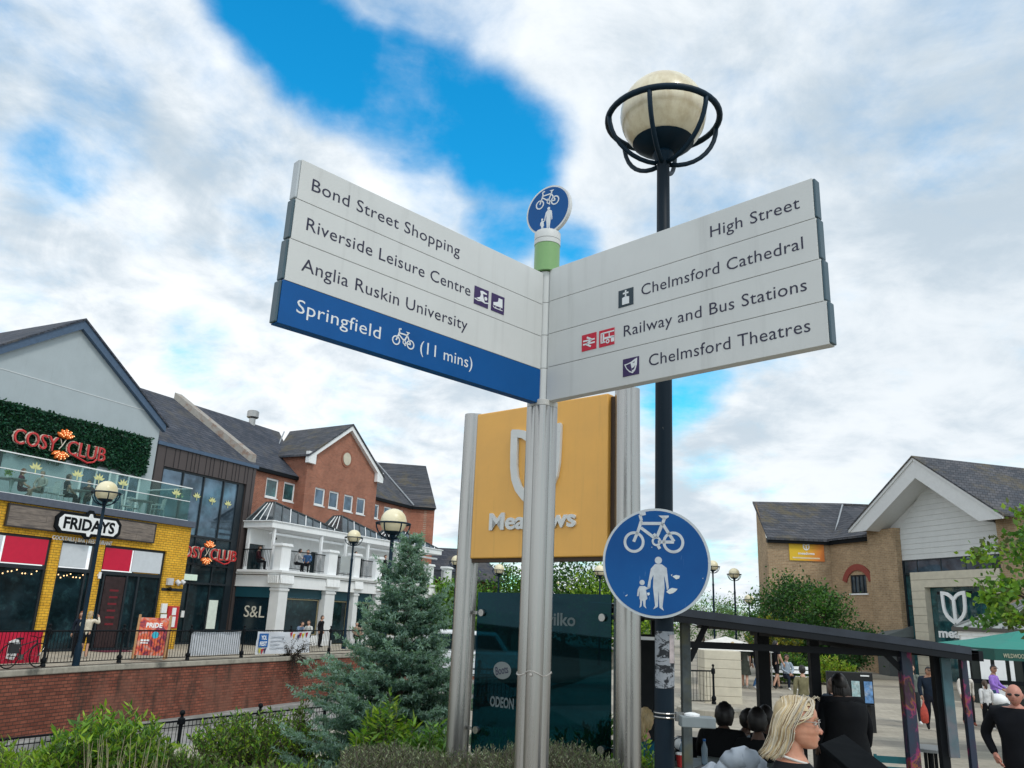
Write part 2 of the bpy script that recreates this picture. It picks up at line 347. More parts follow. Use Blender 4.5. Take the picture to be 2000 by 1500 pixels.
PAVE = brick('promenade_paving', (.44, .39, .31), (.38, .335, .265), (.25, .22, .18), .4, .2, .04, flat=True, bump=.1)
CONC = M('river_concrete', (.30, .295, .28), .85, var=.2, scale=2, tint=(.17, .17, .15), streak=.3, bump=.2)
def build_ground():
    ys = [-8 + i * .8 for i in range(60)] + [40 + i * 2 for i in range(11)] + [62, 80, 120, 300, 900]
    ts = [0, .5, 1, 1.7, 2.5, 3.3, 4.2, 5.2, 6.2, 7.2, 8.4, 9.6, 10.8, 12, 13, 14, 15, 16, 17, 18, 20, 23, 26, 30, 36, 44, 55, 80, 200, 900]
    v = []; f = []; mi = []
    for y in ys:
        for t in ts: x = rail_x(y) + t; v.append((x, y, ground_z(x, y)))
    n = len(ts)
    for i in range(len(ys) - 1):
        for j in range(n - 1):
            f.append((i * n + j, i * n + j + 1, i * n + n + j + 1, i * n + n + j)); t = (ts[j] + ts[j + 1]) / 2; y = (ys[i] + ys[i + 1]) / 2; x = rail_x(y) + t
            mi.append(1 if (t < 6.4 and y < 46) or (x < 1.45 and y < 13 and y > 4.6) else 0)
    mb = MB(); mb.v = v; mb.f = f; mb.m = mi; o = mb.build('ground', [PLAZA, SOIL], smooth=True); tag(o, kind='structure')
    mb = MB(); k = len(WALL_L)
    mb.add([(a, b, .45) for a, b in WALL_L] + [(a - 60, b + 30, .45) for a, b in WALL_L], [(i, i + 1, k + i + 1, k + i) for i in range(k - 1)])
    tag(mb.build('promenade', PAVE), kind='structure')
    mb = MB(); mb.add([(a - .2, b, -1.75) for a, b in WALL_L] + [(a + .4, b, -1.75) for a, b in RAIL_L[:1] + RAIL_L[1:]], [])
    k2 = len(RAIL_L); mb.f = [(i, k + min(i, k2 - 1), k + min(i + 1, k2 - 1), i + 1) if min(i, k2 - 1) != min(i + 1, k2 - 1) else (i, k + k2 - 1, i + 1) for i in range(k - 1)]; mb.m = [0] * len(mb.f)
    tag(mb.build('river_path', CONC), kind='structure')
    mb = MB(); mb.add([(-1500, -60, -2.3), (1500, -60, -2.3), (1500, 1500, -2.3), (-1500, 1500, -2.3)], [(0, 1, 2, 3)]); tag(mb.build('terrain', SOIL), kind='structure')
build_ground()


def resample(pts, step, carry=0.):
    out = []
    for (a, b) in zip(pts, pts[1:]):
        a = Vector(a); b = Vector(b); L = (b - a).length; t = carry
        while t < L: out.append(a + (b - a) * (t / L)); t += step
        carry = t - L
    return out


def ribbon_wall(mb, pts, off0, off1, z0, z1, mi=0):      # wall following pts, between two sideways offsets
    n = len(pts); P0 = []; P1 = []
    for i in range(n):
        a = Vector(pts[max(0, i - 1)]); b = Vector(pts[min(n - 1, i + 1)]); t = (b - a).normalized(); nn = Vector((t.y, -t.x))
        P0.append(Vector(pts[i]) + nn * off0); P1.append(Vector(pts[i]) + nn * off1)
    vs = [(p.x, p.y, z) for P in (P0, P1) for z in (z0, z1) for p in P]
    fs = []
    for i in range(n - 1):
        fs += [(i, n + i, n + i + 1, i + 1), (2 * n + i, 2 * n + i + 1, 3 * n + i + 1, 3 * n + i), (n + i, 3 * n + i, 3 * n + i + 1, n + i + 1), (i, i + 1, 2 * n + i + 1, 2 * n + i)]
    fs += [(0, 2 * n, 3 * n, n), (n - 1, 2 * n - 1, 4 * n - 1, 3 * n - 1)]
    mb.add(vs, fs, mi)
COPING = M('coping_stone', (.36, .33, .27), .85, var=.18, scale=3, tint=(.10, .10, .085), bump=.3, streak=.35)
rw = thing('river_wall', 'weathered red brick retaining wall with stone coping below the promenade railing', 'wall', (WALL_L[4][0], WALL_L[4][1], -1.75))
wl = [(a - WALL_L[4][0], b - WALL_L[4][1]) for a, b in WALL_L]
def smooth_line(p): return [tuple(q) for q in resample(p, 1.)]
mb = MB(); ribbon_wall(mb, wl, -.35, 0, 0, 2.02); mb.build('brickwork', WALLBRICK, rw)
mb = MB(); ribbon_wall(mb, wl, -.42, .06, 2.02, 2.20); mb.build('coping', COPING, rw, bevel=.03)
mb = MB(); ribbon_wall(mb, wl, .002, .55, -.1, .32); mb.build('plinth', CONC, rw, bevel=.03)


def railing(name, label, pts, zb, h, post_step, ball, group=None, dz=.10, post_r=.035, spike=.12, start=0.):
    o = Vector((pts[0][0], pts[0][1], zb)); root = thing(name, label, 'railing', o, 0, group)
    pp = resample(pts, post_step, start); pp = [Vector((p.x - o.x, p.y - o.y, 0)) for p in pp]
    for p in pp:
        mb = MB(); z = lambda q: q * h
        mb.lathe([(post_r * 2.2, 0), (post_r * 2.2, z(.05)), (post_r * 1.5, z(.09)), (post_r * 2.3, z(.13)), (post_r * 2.3, z(.2)), (post_r * 1.2, z(.25)), (post_r, z(.6)), (post_r * 1.1, z(.88)), (post_r * 1.9, z(.9)), (post_r * 1.9, z(1.02)), (post_r * .8, z(1.06)), (post_r * .8, z(1.1))], 10, p)
        mb.ball((p.x, p.y, z(1.1) + ball * .8), ball, 10, 7); mb.build('post', BLACK, root, smooth=True, autosmooth=True)
    for a, b in zip(pp, pp[1:]):
        d = b - a; L = d.length; t = d / L; mb = MB()
        for zz, r in ((h * .97, .026), (dz, .016), (h * .84 if ball > .05 else h * .97, .012)):
            mb.tube([a + t * .03 + Vector((0, 0, zz)), b - t * .03 + Vector((0, 0, zz))], r, 6)
        n = max(2, int(L / spike))
        for i in range(1, n): q = a + d * (i / n); mb.tube([q + Vector((0, 0, dz)), q + Vector((0, 0, h * .965))], .0085, 5, cap=False)
        mb.build('rail_panel', BLACK, root)
    return root
wr = [(a - .25, b) for a, b in WALL_L[1:-1]]
railing('promenade_railing', 'black metal railing along the top of the red brick wall', wr, .47, 1.05, 3.0, .045, start=2.6)
railing('riverside_railing', 'low black railing with ball finials behind the leafy bushes below the brick wall', RAIL_L[1:-2], -1.62, 1.1, 2.72, .075, post_r=.05)

# ================================================================== lamp posts
def lamp_parts(root, hh, dirty=False):
    mb = MB(); mb.lathe([(.11, 0), (.11, .5), (.085, .62), (.066, .7), (.060, hh - 1.25), (.068, hh - 1.2), (.068, hh - 1.12), (.052, hh - 1.1), (.050, hh - .43), (.062, hh - .40)], 18); mb.build('pole', CHIP if dirty else LAMPBLK, root, smooth=True, autosmooth=True)
    mb = MB(); mb.ball((0, 0, hh), .345, 36, 22); mb.build('lamp_globe', GLOBED if dirty else GLOBE, root, smooth=True)
    mb = MB(); pr = []
    for i in range(8): a = -PI / 2 + (PI * .24) * i / 7; pr.append((max(.001, .356 * math.cos(a)), hh + .356 * math.sin(a)))
    pr += [(pr[-1][0] - .02, pr[-1][1] + .004)]; mb.lathe([(.05, hh - .44), (.085, hh - .37)] + pr[2:], 28); mb.build('socket_cup', LAMPBLK, root, smooth=True, autosmooth=True)
    mb = MB(); zr = hh - .05; mb.tube([(0.446 * math.cos(2 * PI * i / 44), .446 * math.sin(2 * PI * i / 44), zr) for i in range(44)], .025, 10, closed=True); mb.build('cage_ring', LAMPBLK, root, smooth=True)
    for k in range(6):
        a = R(-90 - 24 + 60 * k); mb = MB(); pts = []
        for i in range(10): t = i / 9 * PI / 2; r = .055 + .391 * math.cos(t); pts.append((r * math.cos(a), r * math.sin(a), zr - .40 * math.sin(t)))
        mb.tube(pts, .019, 8); mb.build('cage_rib', LAMPBLK, root, smooth=True)
def chipmat():
    m = bpy.data.materials.new('chipped_paint'); m.use_nodes = True; g = NT(m.node_tree); b = g.n['Principled BSDF']
    co = g.add('ShaderNodeTexCoord').outputs['Object']; mp = g.add('ShaderNodeMapping'); g.put(mp, 'Vector', co); mp.inputs['Scale'].default_value = (22, 22, 6)
    n = g.noise(mp.outputs[0], 1., 7, .75); n2 = g.noise(co, 1.3, 3); ch = g.math('MULTIPLY', g.rng(n, .66, .69), g.rng(n2, .46, .58))
    g.put(b, 'Base Color', g.mix(ch, (.003, .011, .020, 1), (.45, .46, .46, 1))); b.inputs['Roughness'].default_value = .5; b.inputs['Specular IOR Level'].default_value = .16; return m
CHIP = chipmat()
def globedirty():
    m = bpy.data.materials.new('dirty_globe'); m.use_nodes = True; g = NT(m.node_tree); b = g.n['Principled BSDF']
    co = g.add('ShaderNodeTexCoord').outputs['Object']; mp = g.add('ShaderNodeMapping'); g.put(mp, 'Vector', co); mp.inputs['Scale'].default_value = (7, 7, 2.2)
    n = g.noise(mp.outputs[0], 1.2, 6, .7); n2 = g.noise(co, 16, 5, .7); c = g.mix(g.rng(n, .40, .66), (.74, .67, .49, 1), (.60, .51, .34, 1)); c = g.mix(g.rng(n2, .66, .74, 0., .5), c, (.22, .18, .10, 1))
    g.put(b, 'Base Color', c); b.inputs['Roughness'].default_value = .3; b.inputs['Coat Weight'].default_value = .2; return m
GLOBED = globedirty()
big = thing('street_lamp', 'tall dark blue globe lamp post carrying the round blue path sign', 'street lamp', (1.083, 5.7, .8)); big.rotation_euler = (0, .0095, 0)
lamp_parts(big, 5.66, True)
def paper_mat():
    m = bpy.data.materials.new('torn_sticker'); m.use_nodes = True; g = NT(m.node_tree); b = g.n['Principled BSDF']; co = g.add('ShaderNodeTexCoord').outputs['Object']
    mp = g.add('ShaderNodeMapping'); g.put(mp, 'Vector', co); mp.inputs['Scale'].default_value = (9, 9, 15)
    n = g.noise(mp.outputs[0], 1, 6, .7, .6); g.put(b, 'Base Color', g.mix(g.rng(n, .475, .505), (.006, .009, .014, 1), (.27, .29, .32, 1))); b.inputs['Roughness'].default_value = .6; return m
mb = MB()
for i in range(17):
    for j in range(15):
        a0, a1 = R(-165 + i * 9), R(-165 + i * 9 + 9); z0, z1 = 1.28 + j * .024, 1.28 + (j + 1) * .024; r = .0672 + .0006 * math.sin(i * 3.1 + j * 1.7)
        mb.add([(r * math.cos(a0), r * math.sin(a0), z0), (r * math.cos(a1), r * math.sin(a1), z0), (r * math.cos(a1), r * math.sin(a1), z1), (r * math.cos(a0), r * math.sin(a0), z1)], [(0, 1, 2, 3)])
mb.build('sticker_residue', paper_mat(), big)
mb = MB(); mb.add([(0.0684 * math.cos(R(-70 + 8 * i)), .0684 * math.sin(R(-70 + 8 * i)), z) for z in (1.44, 1.62) for i in range(6)], [(i, i + 1, 7 + i, 6 + i) for i in range(5)]); mb.build('torn_poster', M('torn_poster_paper', (.42, .36, .36), .8, var=.35, scale=20), big)
mb = MB()
for z in (1.10, 1.125): mb.tube([(.066 * math.cos(2 * PI * i / 20), .066 * math.sin(2 * PI * i / 20), z) for i in range(20)], .006, 6, closed=True)
mb.box(.06, .115, -.075, -.045, 1.085, 1.14); mb.build('strap', STEEL, big)
mb = MB(); mb.box(.08, .30, -.16, -.05, 1.06, 1.125); mb.build('strap_box', M('grey_box_plastic', (.20, .23, .24), .5), big, bevel=.006)
mb = MB(); mb.lathe([(.05, 0), (.05, .012), (.02, .02)], 12, (.16, -.1, 1.126)); mb.build('cup_lid', WHITEP, big)
lamp = thing('street_lamp', 'black globe lamp post in front of the yellow shopfront at far left', 'street lamp', (-13.22, 26.75, .45), 0, 'globe lamp posts')
lamp_parts(lamp, 5.45)
LAMPS = [(-2.9, 21.0, 4.70, 5.2, 'globe lamp post rising behind the blue spruce, larger of two there'), (-7.5, 40.6, 5.94, 5.3, 'globe lamp post in front of the white terrace by the bunting banner'), (-2.98, 51.3, 5.63, 5.2, 'globe lamp post beside the left steel post of the orange sign'), (-.33, 53.9, 5.36, 5.0, 'globe lamp post seen between orange panel and tinted glass, left of the pole'),
         (5.67, 48.95, 5.25, 4.9, 'globe lamp post seen under the orange panel, next to the round blue sign'), (6.3, 99, 6.36, 6, 'tiny distant globe lamp just right of the fluted pole'), (7.5, 109, 5.94, 5.6, 'tiny lower distant globe lamp right of the fluted pole'),
         (12.88, 51, 5.96, 5.6, 'globe lamp post above the shelter roof, taller of the two against the sky'), (14.25, 51.2, 5.56, 5.2, 'globe lamp post above the shelter roof, lower of the two against the sky'), (18.0, 61, 4.36, 4.1, 'short globe lamp against the bushy tree beside the tan brick building')]
for (x, y, zg, hh, lb) in LAMPS:
    s = hh / 5.45 if hh < 5.45 else 1.; dup(lamp, (x, y, zg - 5.45 * .97), 0, lb, 'globe lamp posts', .97)

# ================================================================== pictograms (x,z plane, unit boxes)
def bike(mb, x, z, s, y0, y1, mi=0, w=.045):
    P = lambda a, b: (x + a * s, z + b * s)
    for c in ((.175, .175), (.82, .175)): mb.ring(P(*c), .130 * s, .175 * s, y0, y1, mi)
    for a, b in (((.17, .18), (.245, .36)), ((.245, .36), (.30, .53)), ((.30, .53), (.275, .62)), ((.27, .625), (.37, .645)), ((.29, .48), (.64, .48)), ((.29, .41), (.52, .24)), ((.55, .25), (.685, .57)), ((.645, .48), (.83, .19)), ((.57, .18), (.83, .18)), ((.50, .31), (.545, .25)), ((.57, .12), (.60, .07))): mb.stroke(P(*a), P(*b), w * s, y0, y1, mi)
    mb.ring(P(.545, .19), .045 * s, .078 * s, y0, y1, mi); mb.flat([P(.58, .61), P(.75, .61), P(.75, .585), P(.70, .55), P(.66, .55), P(.62, .58)], y0, y1, mi)
ADULT = [(600, 722), (665, 722), (712, 760), (722, 870), (730, 960), (712, 985), (700, 900), (685, 830), (690, 960), (668, 1150), (680, 1188), (640, 1160), (632, 985), (625, 1150), (580, 1178), (598, 1140), (580, 960), (585, 830), (560, 890), (552, 965), (525, 975), (530, 930), (560, 770)]
CHILD = [(452, 948), (500, 948), (520, 960), (548, 950), (550, 968), (512, 985), (525, 1075), (508, 1090), (505, 1140), (515, 1172), (488, 1150), (482, 1095), (474, 1095), (468, 1150), (448, 1168), (456, 1130), (455, 1090), (448, 1075), (452, 990), (440, 1052), (425, 1050), (432, 985)]
def walkers(mb, cx, cz, r, y0, y1, mi=0):
    f = lambda p: (cx + (p[0] - 605) / 520 * r, cz - (p[1] - 705) / 562 * r)
    mb.flat([f(p) for p in ADULT], y0, y1, mi); mb.disc(f((633, 683)), .066 * r, y0, y1, mi, 18); mb.flat([f(p) for p in CHILD], y0, y1, mi); mb.disc(f((475, 912)), .048 * r, y0, y1, mi, 16)

# ================================================================== fingerpost
FZ = .72; fp = thing('fingerpost', 'white and blue fingerpost sign with two boards on a fluted steel pole', 'signpost', (.168, 4.2, FZ))
def lobed(n, off, rr, k=4, ph=-PI / 2):
    out = []
    for i in range(n):
        a = 2 * PI * i / n; best = 0
        for j in range(k):
            d = a - (ph + j * 2 * PI / k); q = rr * rr - (off * math.sin(d)) ** 2
            if q > 0: best = max(best, off * math.cos(d) + math.sqrt(q))
        out.append((best * math.cos(a), best * math.sin(a)))
    return out
def extrude_prof(mb, prof, zs, mi=0):
    n = len(prof); vs = [(x * s, y * s, z) for z, s in zs for x, y in prof]
    mb.add(vs, [(i * n + j, i * n + (j + 1) % n, (i + 1) * n + (j + 1) % n, (i + 1) * n + j) for i in range(len(zs) - 1) for j in range(n)] + [tuple(range(n - 1, -1, -1)), tuple(range((len(zs) - 1) * n, len(zs) * n))], mi)
mb = MB(); extrude_prof(mb, lobed(96, .040, .042), [(-.3, 1), (3.575 - FZ, 1)]); mb.build('fluted_pole', STEEL, fp, smooth=True, autosmooth=True)
mb = MB(); extrude_prof(mb, lobed(96, .040, .042), [(3.577 - FZ, 1.0), (3.605 - FZ, 1.0), (3.612 - FZ, .8)]); mb.build('pole_collar', M('collar_grey', (.50, .50, .48), .5, var=.2), fp, smooth=True, autosmooth=True)
mb = MB(); pf = lobed(40, .040, .0445); mb.tube([(x, y, 2.235 - FZ + .012 * math.sin(i * .5)) for i, (x, y) in enumerate(pf)], .0035, 6, closed=True); mb.ball((-.02, -.088, 2.23 - FZ), .008, 8, 6); mb.build('wire_tie', M('wire_grey', (.35, .33, .31), .5), fp)
mb = MB(); rows = [4.352, 4.165, 3.975, 3.786, 3.607]
for a, b in zip(rows, rows[1:]): mb.lathe([(.050, b - FZ + .0015), (.050, a - FZ - .0015)], 24)
mb.build('sign_column', WHITE_P, fp, smooth=True, autosmooth=True)
mb = MB(); mb.lathe([(.047, 3.6 - FZ), (.047, 4.36 - FZ)], 24); mb.build('column_core', M('gap_dark', (.02, .02, .02), .8), fp)
mb = MB(); mb.lathe([(.072, 4.356 - FZ), (.072, 4.525 - FZ)], 30); mb.build('green_band', M('band_green', (.19, .36, .14), .35, var=.05), fp, smooth=True, autosmooth=True)
mb = MB(); mb.lathe([(.0745, 4.526 - FZ), (.0745, 4.553 - FZ)], 30); mb.lathe([(.0745, 4.556 - FZ), (.0745, 4.600 - FZ), (.070, 4.606 - FZ)], 30); mb.build('cap', WHITE_P, fp, smooth=True, autosmooth=True)
MD = Matrix.Translation((0.004, 0, 4.752 - FZ)) @ Matrix.Rotation(R(-38), 4, 'Z')
mb = MB(); mb.disc((0, 0), .152, -.012, .012, n=48); disc = mb.xf(MD).build('path_disc', M('disc_rim', (.62, .63, .63), .5), fp)
mb = MB(); mb.disc((0, 0), .141, -.0135, -.0122, n=48); mb.xf(MD).build('disc_face', BLUE, disc)
mb = MB(); bike(mb, -.085, .018, .165, -.0155, -.0137); walkers(mb, 0, 0, .145, -.0155, -.0137); mb.xf(MD).build('pictogram', PICTO, disc)
mb = MB(); mb.box(-.02, .02, -.0, .03, -.17, -.08); mb.xf(MD).build('disc_bracket', BLACK, fp)
CAPD = M('end_cap', (.035, .075, .10), .4, var=.15); CAPW = M('end_cap_pale', (.42, .46, .49), .4); CORE = M('gap_dark', (.02, .02, .02), .8)
VIOLET = M('icon_violet', (.030, .012, .085), .4, var=.05); TEALD = M('icon_teal', (.006, .025, .04), .4, var=.05); REDI = M('icon_red', (.50, .008, .035), .4, var=.05)
def icon(kind, x0, x1, z0, z1, mat, par, MM):
    w, h = x1 - x0, z1 - z0; P = lambda a, b: (x0 + a * w, z0 + b * h)
    mb = MB(); mb.flat([P(0, 0), P(1, 0), P(1, 1), P(0, 1)], -.0285, -.0262); o = mb.xf(MM).build('icon_plate', mat, par); mb = MB(); y0, y1 = -.0302, -.0287; S = lambda a, b, t: mb.stroke(P(*a), P(*b), t * w, y0, y1)
    if kind == 'swim':
        for i in range(4): S((.02 + .24 * i, .24 if i % 2 else .29), (.26 + .24 * i, .29 if i % 2 else .24), .06)
        mb.flat([P(.13, .34), P(.40, .48), P(.44, .62), P(.38, .82), P(.56, .86), P(.86, .80), P(.86, .73), P(.58, .71), P(.62, .54), P(.74, .28)], y0, y1); mb.disc(P(.80, .50), .10 * w, y0, y1, 0, 16)
    elif kind == 'skate':
        mb.flat([P(.14, .34), P(.14, .50), P(.34, .55), P(.50, .62), P(.53, .84), P(.82, .84), P(.85, .34)], y0, y1); S((.22, .20), (.86, .20), .045); S((.12, .28), (.23, .20), .045); S((.34, .2), (.34, .3), .05); S((.68, .2), (.68, .3), .05)
    elif kind == 'church':
        mb.flat([P(.27, .12), P(.73, .12), P(.73, .52), P(.56, .56), P(.5, .62), P(.44, .56), P(.27, .52)], y0, y1); S((.5, .5), (.5, .93), .09); S((.32, .77), (.68, .77), .09)
    elif kind == 'rail':
        S((.10, .60), (.90, .60), .085); S((.10, .40), (.90, .40), .085); S((.70, .60), (.36, .40), .10); S((.36, .80), (.72, .60), .10); S((.30, .40), (.64, .20), .10)
    elif kind == 'bus':
        S((.15, .22), (.15, .82), .07); S((.15, .80), (1, .80), .07); S((.30, .24), (.30, .8), .1); S((.12, .25), (.42, .25), .08); S((.36, .47), (1, .47), .11); S((.68, .5), (.68, .78), .05); S((.80, .33), (1, .33), .3); mb.ring(P(.58, .26), .06 * w, .12 * w, y0, y1, 0, 18)
    else:
        mb.flat([P(.10, .68), P(.30, .70), P(.52, .76), P(.72, .86), P(.90, .93), P(.88, .55), P(.78, .25), P(.62, .10), P(.42, .20), P(.22, .42)], y0, y1); q = MB(); q.flat([P(.19, .62), P(.50, .68), P(.56, .38), P(.60, .18), P(.44, .27), P(.27, .45)], -.0312, -.0304); q.flat([P(.62, .68), P(.76, .75), P(.74, .68)], -.0312, -.0304); q.flat([P(.56, .36), P(.70, .42), P(.80, .52), P(.72, .32), P(.62, .27)], -.0312, -.0304); q.xf(MM).build('icon_inlay', mat, par)  # violet inner half, eye and mouth of the printed mask
    mb.xf(MM).build('icon_figure', PICTO, par)
def board(MM, side, rowz, lens, texts):
    for i in range(4):
        z1, z0 = rowz[i] - FZ - .0012, rowz[i + 1] - FZ + .0012; L = lens[i]; xa, xb = (-L, -.052) if side < 0 else (.052, L)
        blue = side < 0 and i == 3; mb = MB(); mb.box(xa, xb, -.026, .026, z0, z1); p = mb.xf(MM).build('board', BLUE if blue else WHITE_P, fp, bevel=.0015)
        mb = MB(); e = side * L; mb.box(min(e, e + side * .011), max(e, e + side * .011), -.0235, .0235, z0 + .004, z1 - .003); mb.xf(MM).build('end_cap', CAPW if (side < 0 and i == 0) else CAPD, p, bevel=.004)
        for it in texts[i]:
            if it[0] == 'icon': icon(it[1], it[2], it[3], it[4] - FZ, it[5] - FZ, it[6], p, MM)
            elif it[0] == 'bike': q = MB(); bike(q, it[1], it[2] - FZ, it[3], -.0285, -.0262, w=.05); q.xf(MM).build('pictogram', PICTO, p)
            else: text(it[0], PICTO if blue else NAVY, p, it[1], it[2], it[3] - FZ, it[3] - FZ + .0585, -.0272, .002, M=MM, spacing=1.04, bold=-.002)
    mb = MB(); xa, xb = (-lens[0] + .02, -.06) if side < 0 else (.06, lens[0] - .02); mb.box(xa, xb, -.0225, .0225, rowz[4] - FZ + .01, rowz[0] - FZ - .01); mb.xf(MM).build('board_core', CORE, fp)
board(Matrix.Rotation(R(45), 4, 'Z'), -1, [4.337, 4.149, 3.963, 3.776, 3.588], [1.586, 1.591, 1.596, 1.604],
      [[('Bond Street Shopping', -1.525, -.672, 4.213)], [('Riverside Leisure Centre', -1.528, -.586, 4.027), ('icon', 'swim', -.560, -.462, 3.998, 4.094, VIOLET), ('icon', 'skate', -.440, -.347, 3.998, 4.094, VIOLET)],
       [('Anglia Ruskin University', -1.528, -.593, 3.842)], [('Springfield', -1.528, -1.104, 3.656), ('bike', -1.040, 3.653, .128), ('(11 mins)', -.876, -.546, 3.656)]])
board(Matrix.Rotation(R(-45), 4, 'Z'), 1, [4.361, 4.170, 3.979, 3.789, 3.600], [1.558, 1.563, 1.571, 1.582],
      [[('High Street', 1.060, 1.497, 4.237)], [('Chelmsford Cathedral', .667, 1.501, 4.045), ('icon', 'church', .527, .619, 4.012, 4.104, TEALD)],
       [('Railway and Bus Stations', .560, 1.505, 3.853), ('icon', 'rail', .291, .387, 3.828, 3.917, REDI), ('icon', 'bus', .405, .502, 3.827, 3.916, REDI)], [('Chelmsford Theatres', .709, 1.509, 3.671), ('icon', 'mask', .556, .652, 3.644, 3.734, VIOLET)]])

# ================================================================== round sign on the lamp post
rs = thing('round_sign', 'round blue shared path sign with bicycle and walkers fixed to the lamp post', 'sign', (1.024, 5.585, 2.885), R(-20))
RR = .365
mb = MB(); mb.disc((0, 0), RR, -.006, .006, n=64); mb.build('sign_plate', M('sign_rim_grey', (.48, .52, .55), .4, var=.1), rs)
def scratched():
    m = bpy.data.materials.new('scratched_blue'); m.use_nodes = True; g = NT(m.node_tree); b = g.n['Principled BSDF']; co = g.add('ShaderNodeTexCoord').outputs['Object']
    mp = g.add('ShaderNodeMapping'); g.put(mp, 'Vector', co); mp.inputs['Rotation'].default_value = (0, R(40), 0); mp.inputs['Scale'].default_value = (60, 10, 5); n = g.noise(mp.outputs[0], 1, 4, .7); n2 = g.noise(co, 7, 3)
    n3 = g.noise(co, 1.7, 4); base = g.mix(g.rng(n3, .35, .65), (.002, .065, .24, 1), (.003, .085, .29, 1)); g.put(b, 'Base Color', g.mix(g.math('MULTIPLY', g.rng(n, .62, .70, 0., .35), g.rng(n2, .52, .62)), base, (.25, .4, .6, 1))); b.inputs['Roughness'].default_value = .42; b.inputs['Specular IOR Level'].default_value = .22; return m
mb = MB(); mb.disc((0, 0), RR * .955, -.0075, -.0062, n=64); face = mb.build('sign_face', scratched(), rs)
mb = MB(); bike(mb, -.60 * RR, .17 * RR, 1.14 * RR, -.0095, -.0077, w=.05); walkers(mb, 0, 0, RR, -.0095, -.0077); mb.build('pictogram', M('picto_grey', (.50, .54, .58), .45, var=.15, scale=20), face)
mb = MB(); f = lambda p: ((p[0] - 605) / 520 * RR, -(p[1] - 705) / 562 * RR)
for poly in ([(765, 842), (800, 828), (836, 835), (828, 862), (800, 872)], [(728, 975), (760, 958), (812, 966), (800, 985), (770, 1010), (735, 1020), (705, 1000)], [(752, 828), (764, 820), (760, 842)], [(310, 1052), (330, 1038), (334, 1044), (316, 1058)], [(520, 1015), (545, 1010), (548, 1030), (530, 1045)], [(565, 548), (576, 545), (572, 556)], [(1046, 856), (1054, 850), (1052, 862)]): mb.flat([f(p) for p in poly], -.0098, -.0078)
mb.build('chipped_paint', M('bare_metal', (.62, .66, .66), .5), face)
mb = MB(); mb.box(-.05, .10, .006, .05, .16, .20); mb.box(-.05, .10, .006, .05, -.2, -.16); mb.build('clamp', STEEL, rs)

# ================================================================== monument sign
MZ = .7; mo = thing('monument_sign', 'tall orange panel sign on two steel posts with dark glass directory below', 'sign', (-.37, 8.2, MZ), R(-40))
for X, top in ((.0, 4.49), (1.845, 4.50)):
    mb = MB(); extrude_prof(mb, [(X + x, y) for x, y in lobed(72, .035, .082, 4, 0)], [(-.2, 1), (top - MZ, 1)]); mb.build('steel_post', STEEL, mo, smooth=True, autosmooth=True)
def orange_mat(): return M('orange_paint', (.76, .40, .085), .42, var=.06, scale=2.2, streak=.22)
mb = MB(); mb.box(.10, 1.69, -.075, .03, 3.02 - MZ, 4.475 - MZ); op = mb.build('sign_panel', orange_mat(), mo, bevel=.012)
mb = MB(); mb.box(.11, 1.68, -.055, .02, 2.985 - MZ, 3.018 - MZ); mb.box(1.692, 1.74, -.03, .02, 3.05 - MZ, 4.45 - MZ); mb.build('panel_edge', M('edge_brown', (.05, .028, .015), .7), mo)
def chain(mb, pts, w, y0, y1, mi=0):           # bent bar of constant width in x,z
    n = len(pts); L = []; Rr = []
    for i in range(n):
        p, q = pts[max(0, i - 1)], pts[min(n - 1, i + 1)]; dx, dz = q[0] - p[0], q[1] - p[1]; l = math.hypot(dx, dz) or 1; L.append((pts[i][0] - dz / l * w / 2, pts[i][1] + dx / l * w / 2)); Rr.append((pts[i][0] + dz / l * w / 2, pts[i][1] - dx / l * w / 2))
    vs = [(x, y, z) for y in (y0, y1) for S in (L, Rr) for x, z in S]; fs = []
    for i in range(n - 1): fs += [(i, n + i, n + i + 1, i + 1), (i, i + 1, 2 * n + i + 1, 2 * n + i), (n + i, 3 * n + i, 3 * n + i + 1, n + i + 1)]
    fs += [(0, 2 * n, 3 * n, n), (n - 1, 2 * n - 1, 4 * n - 1, 3 * n - 1)]; mb.add(vs, fs, mi)
def tulip(mb, x, z, w, h, y0, y1, t, mi=0):
    for sgn in (0, 1):
        Q = lambda a, b: (x + (a if sgn == 0 else 1 - a) * w, z + b * h)
        c = lambda pts: [Q(*q) for q in (pts if sgn == 0 else pts[::-1])]
        chain(mb, c([(.04, 1.0), (.045, .7), (.055, .5), (.09, .34), (.17, .21), (.30, .10), (.48, -.01)]), t, y0, y1 + sgn * .0004, mi)
        chain(mb, c([(-.02, .965), (.12, .955), (.24, .93), (.36, .87), (.47, .76)]), t * .95, y0 - .0006 - sgn * .0003, y1 + sgn * .0004, mi)
    mb.stroke((x + .5 * w, z + .82 * h), (x + .5 * w, z), t, y0 - .002, y1, mi)
LETG = M('letter_grey_white', (.62, .63, .62), .5, var=.06)
mb = MB(); tulip(mb, .60, 3.52 - MZ, .57, .72, -.105, -.076, .082); mb.build('emblem', LETG, op)
text('Meadows', LETG, op, .345, 1.365, 3.29 - MZ, 3.445 - MZ, -.095, .03, bold=.028)
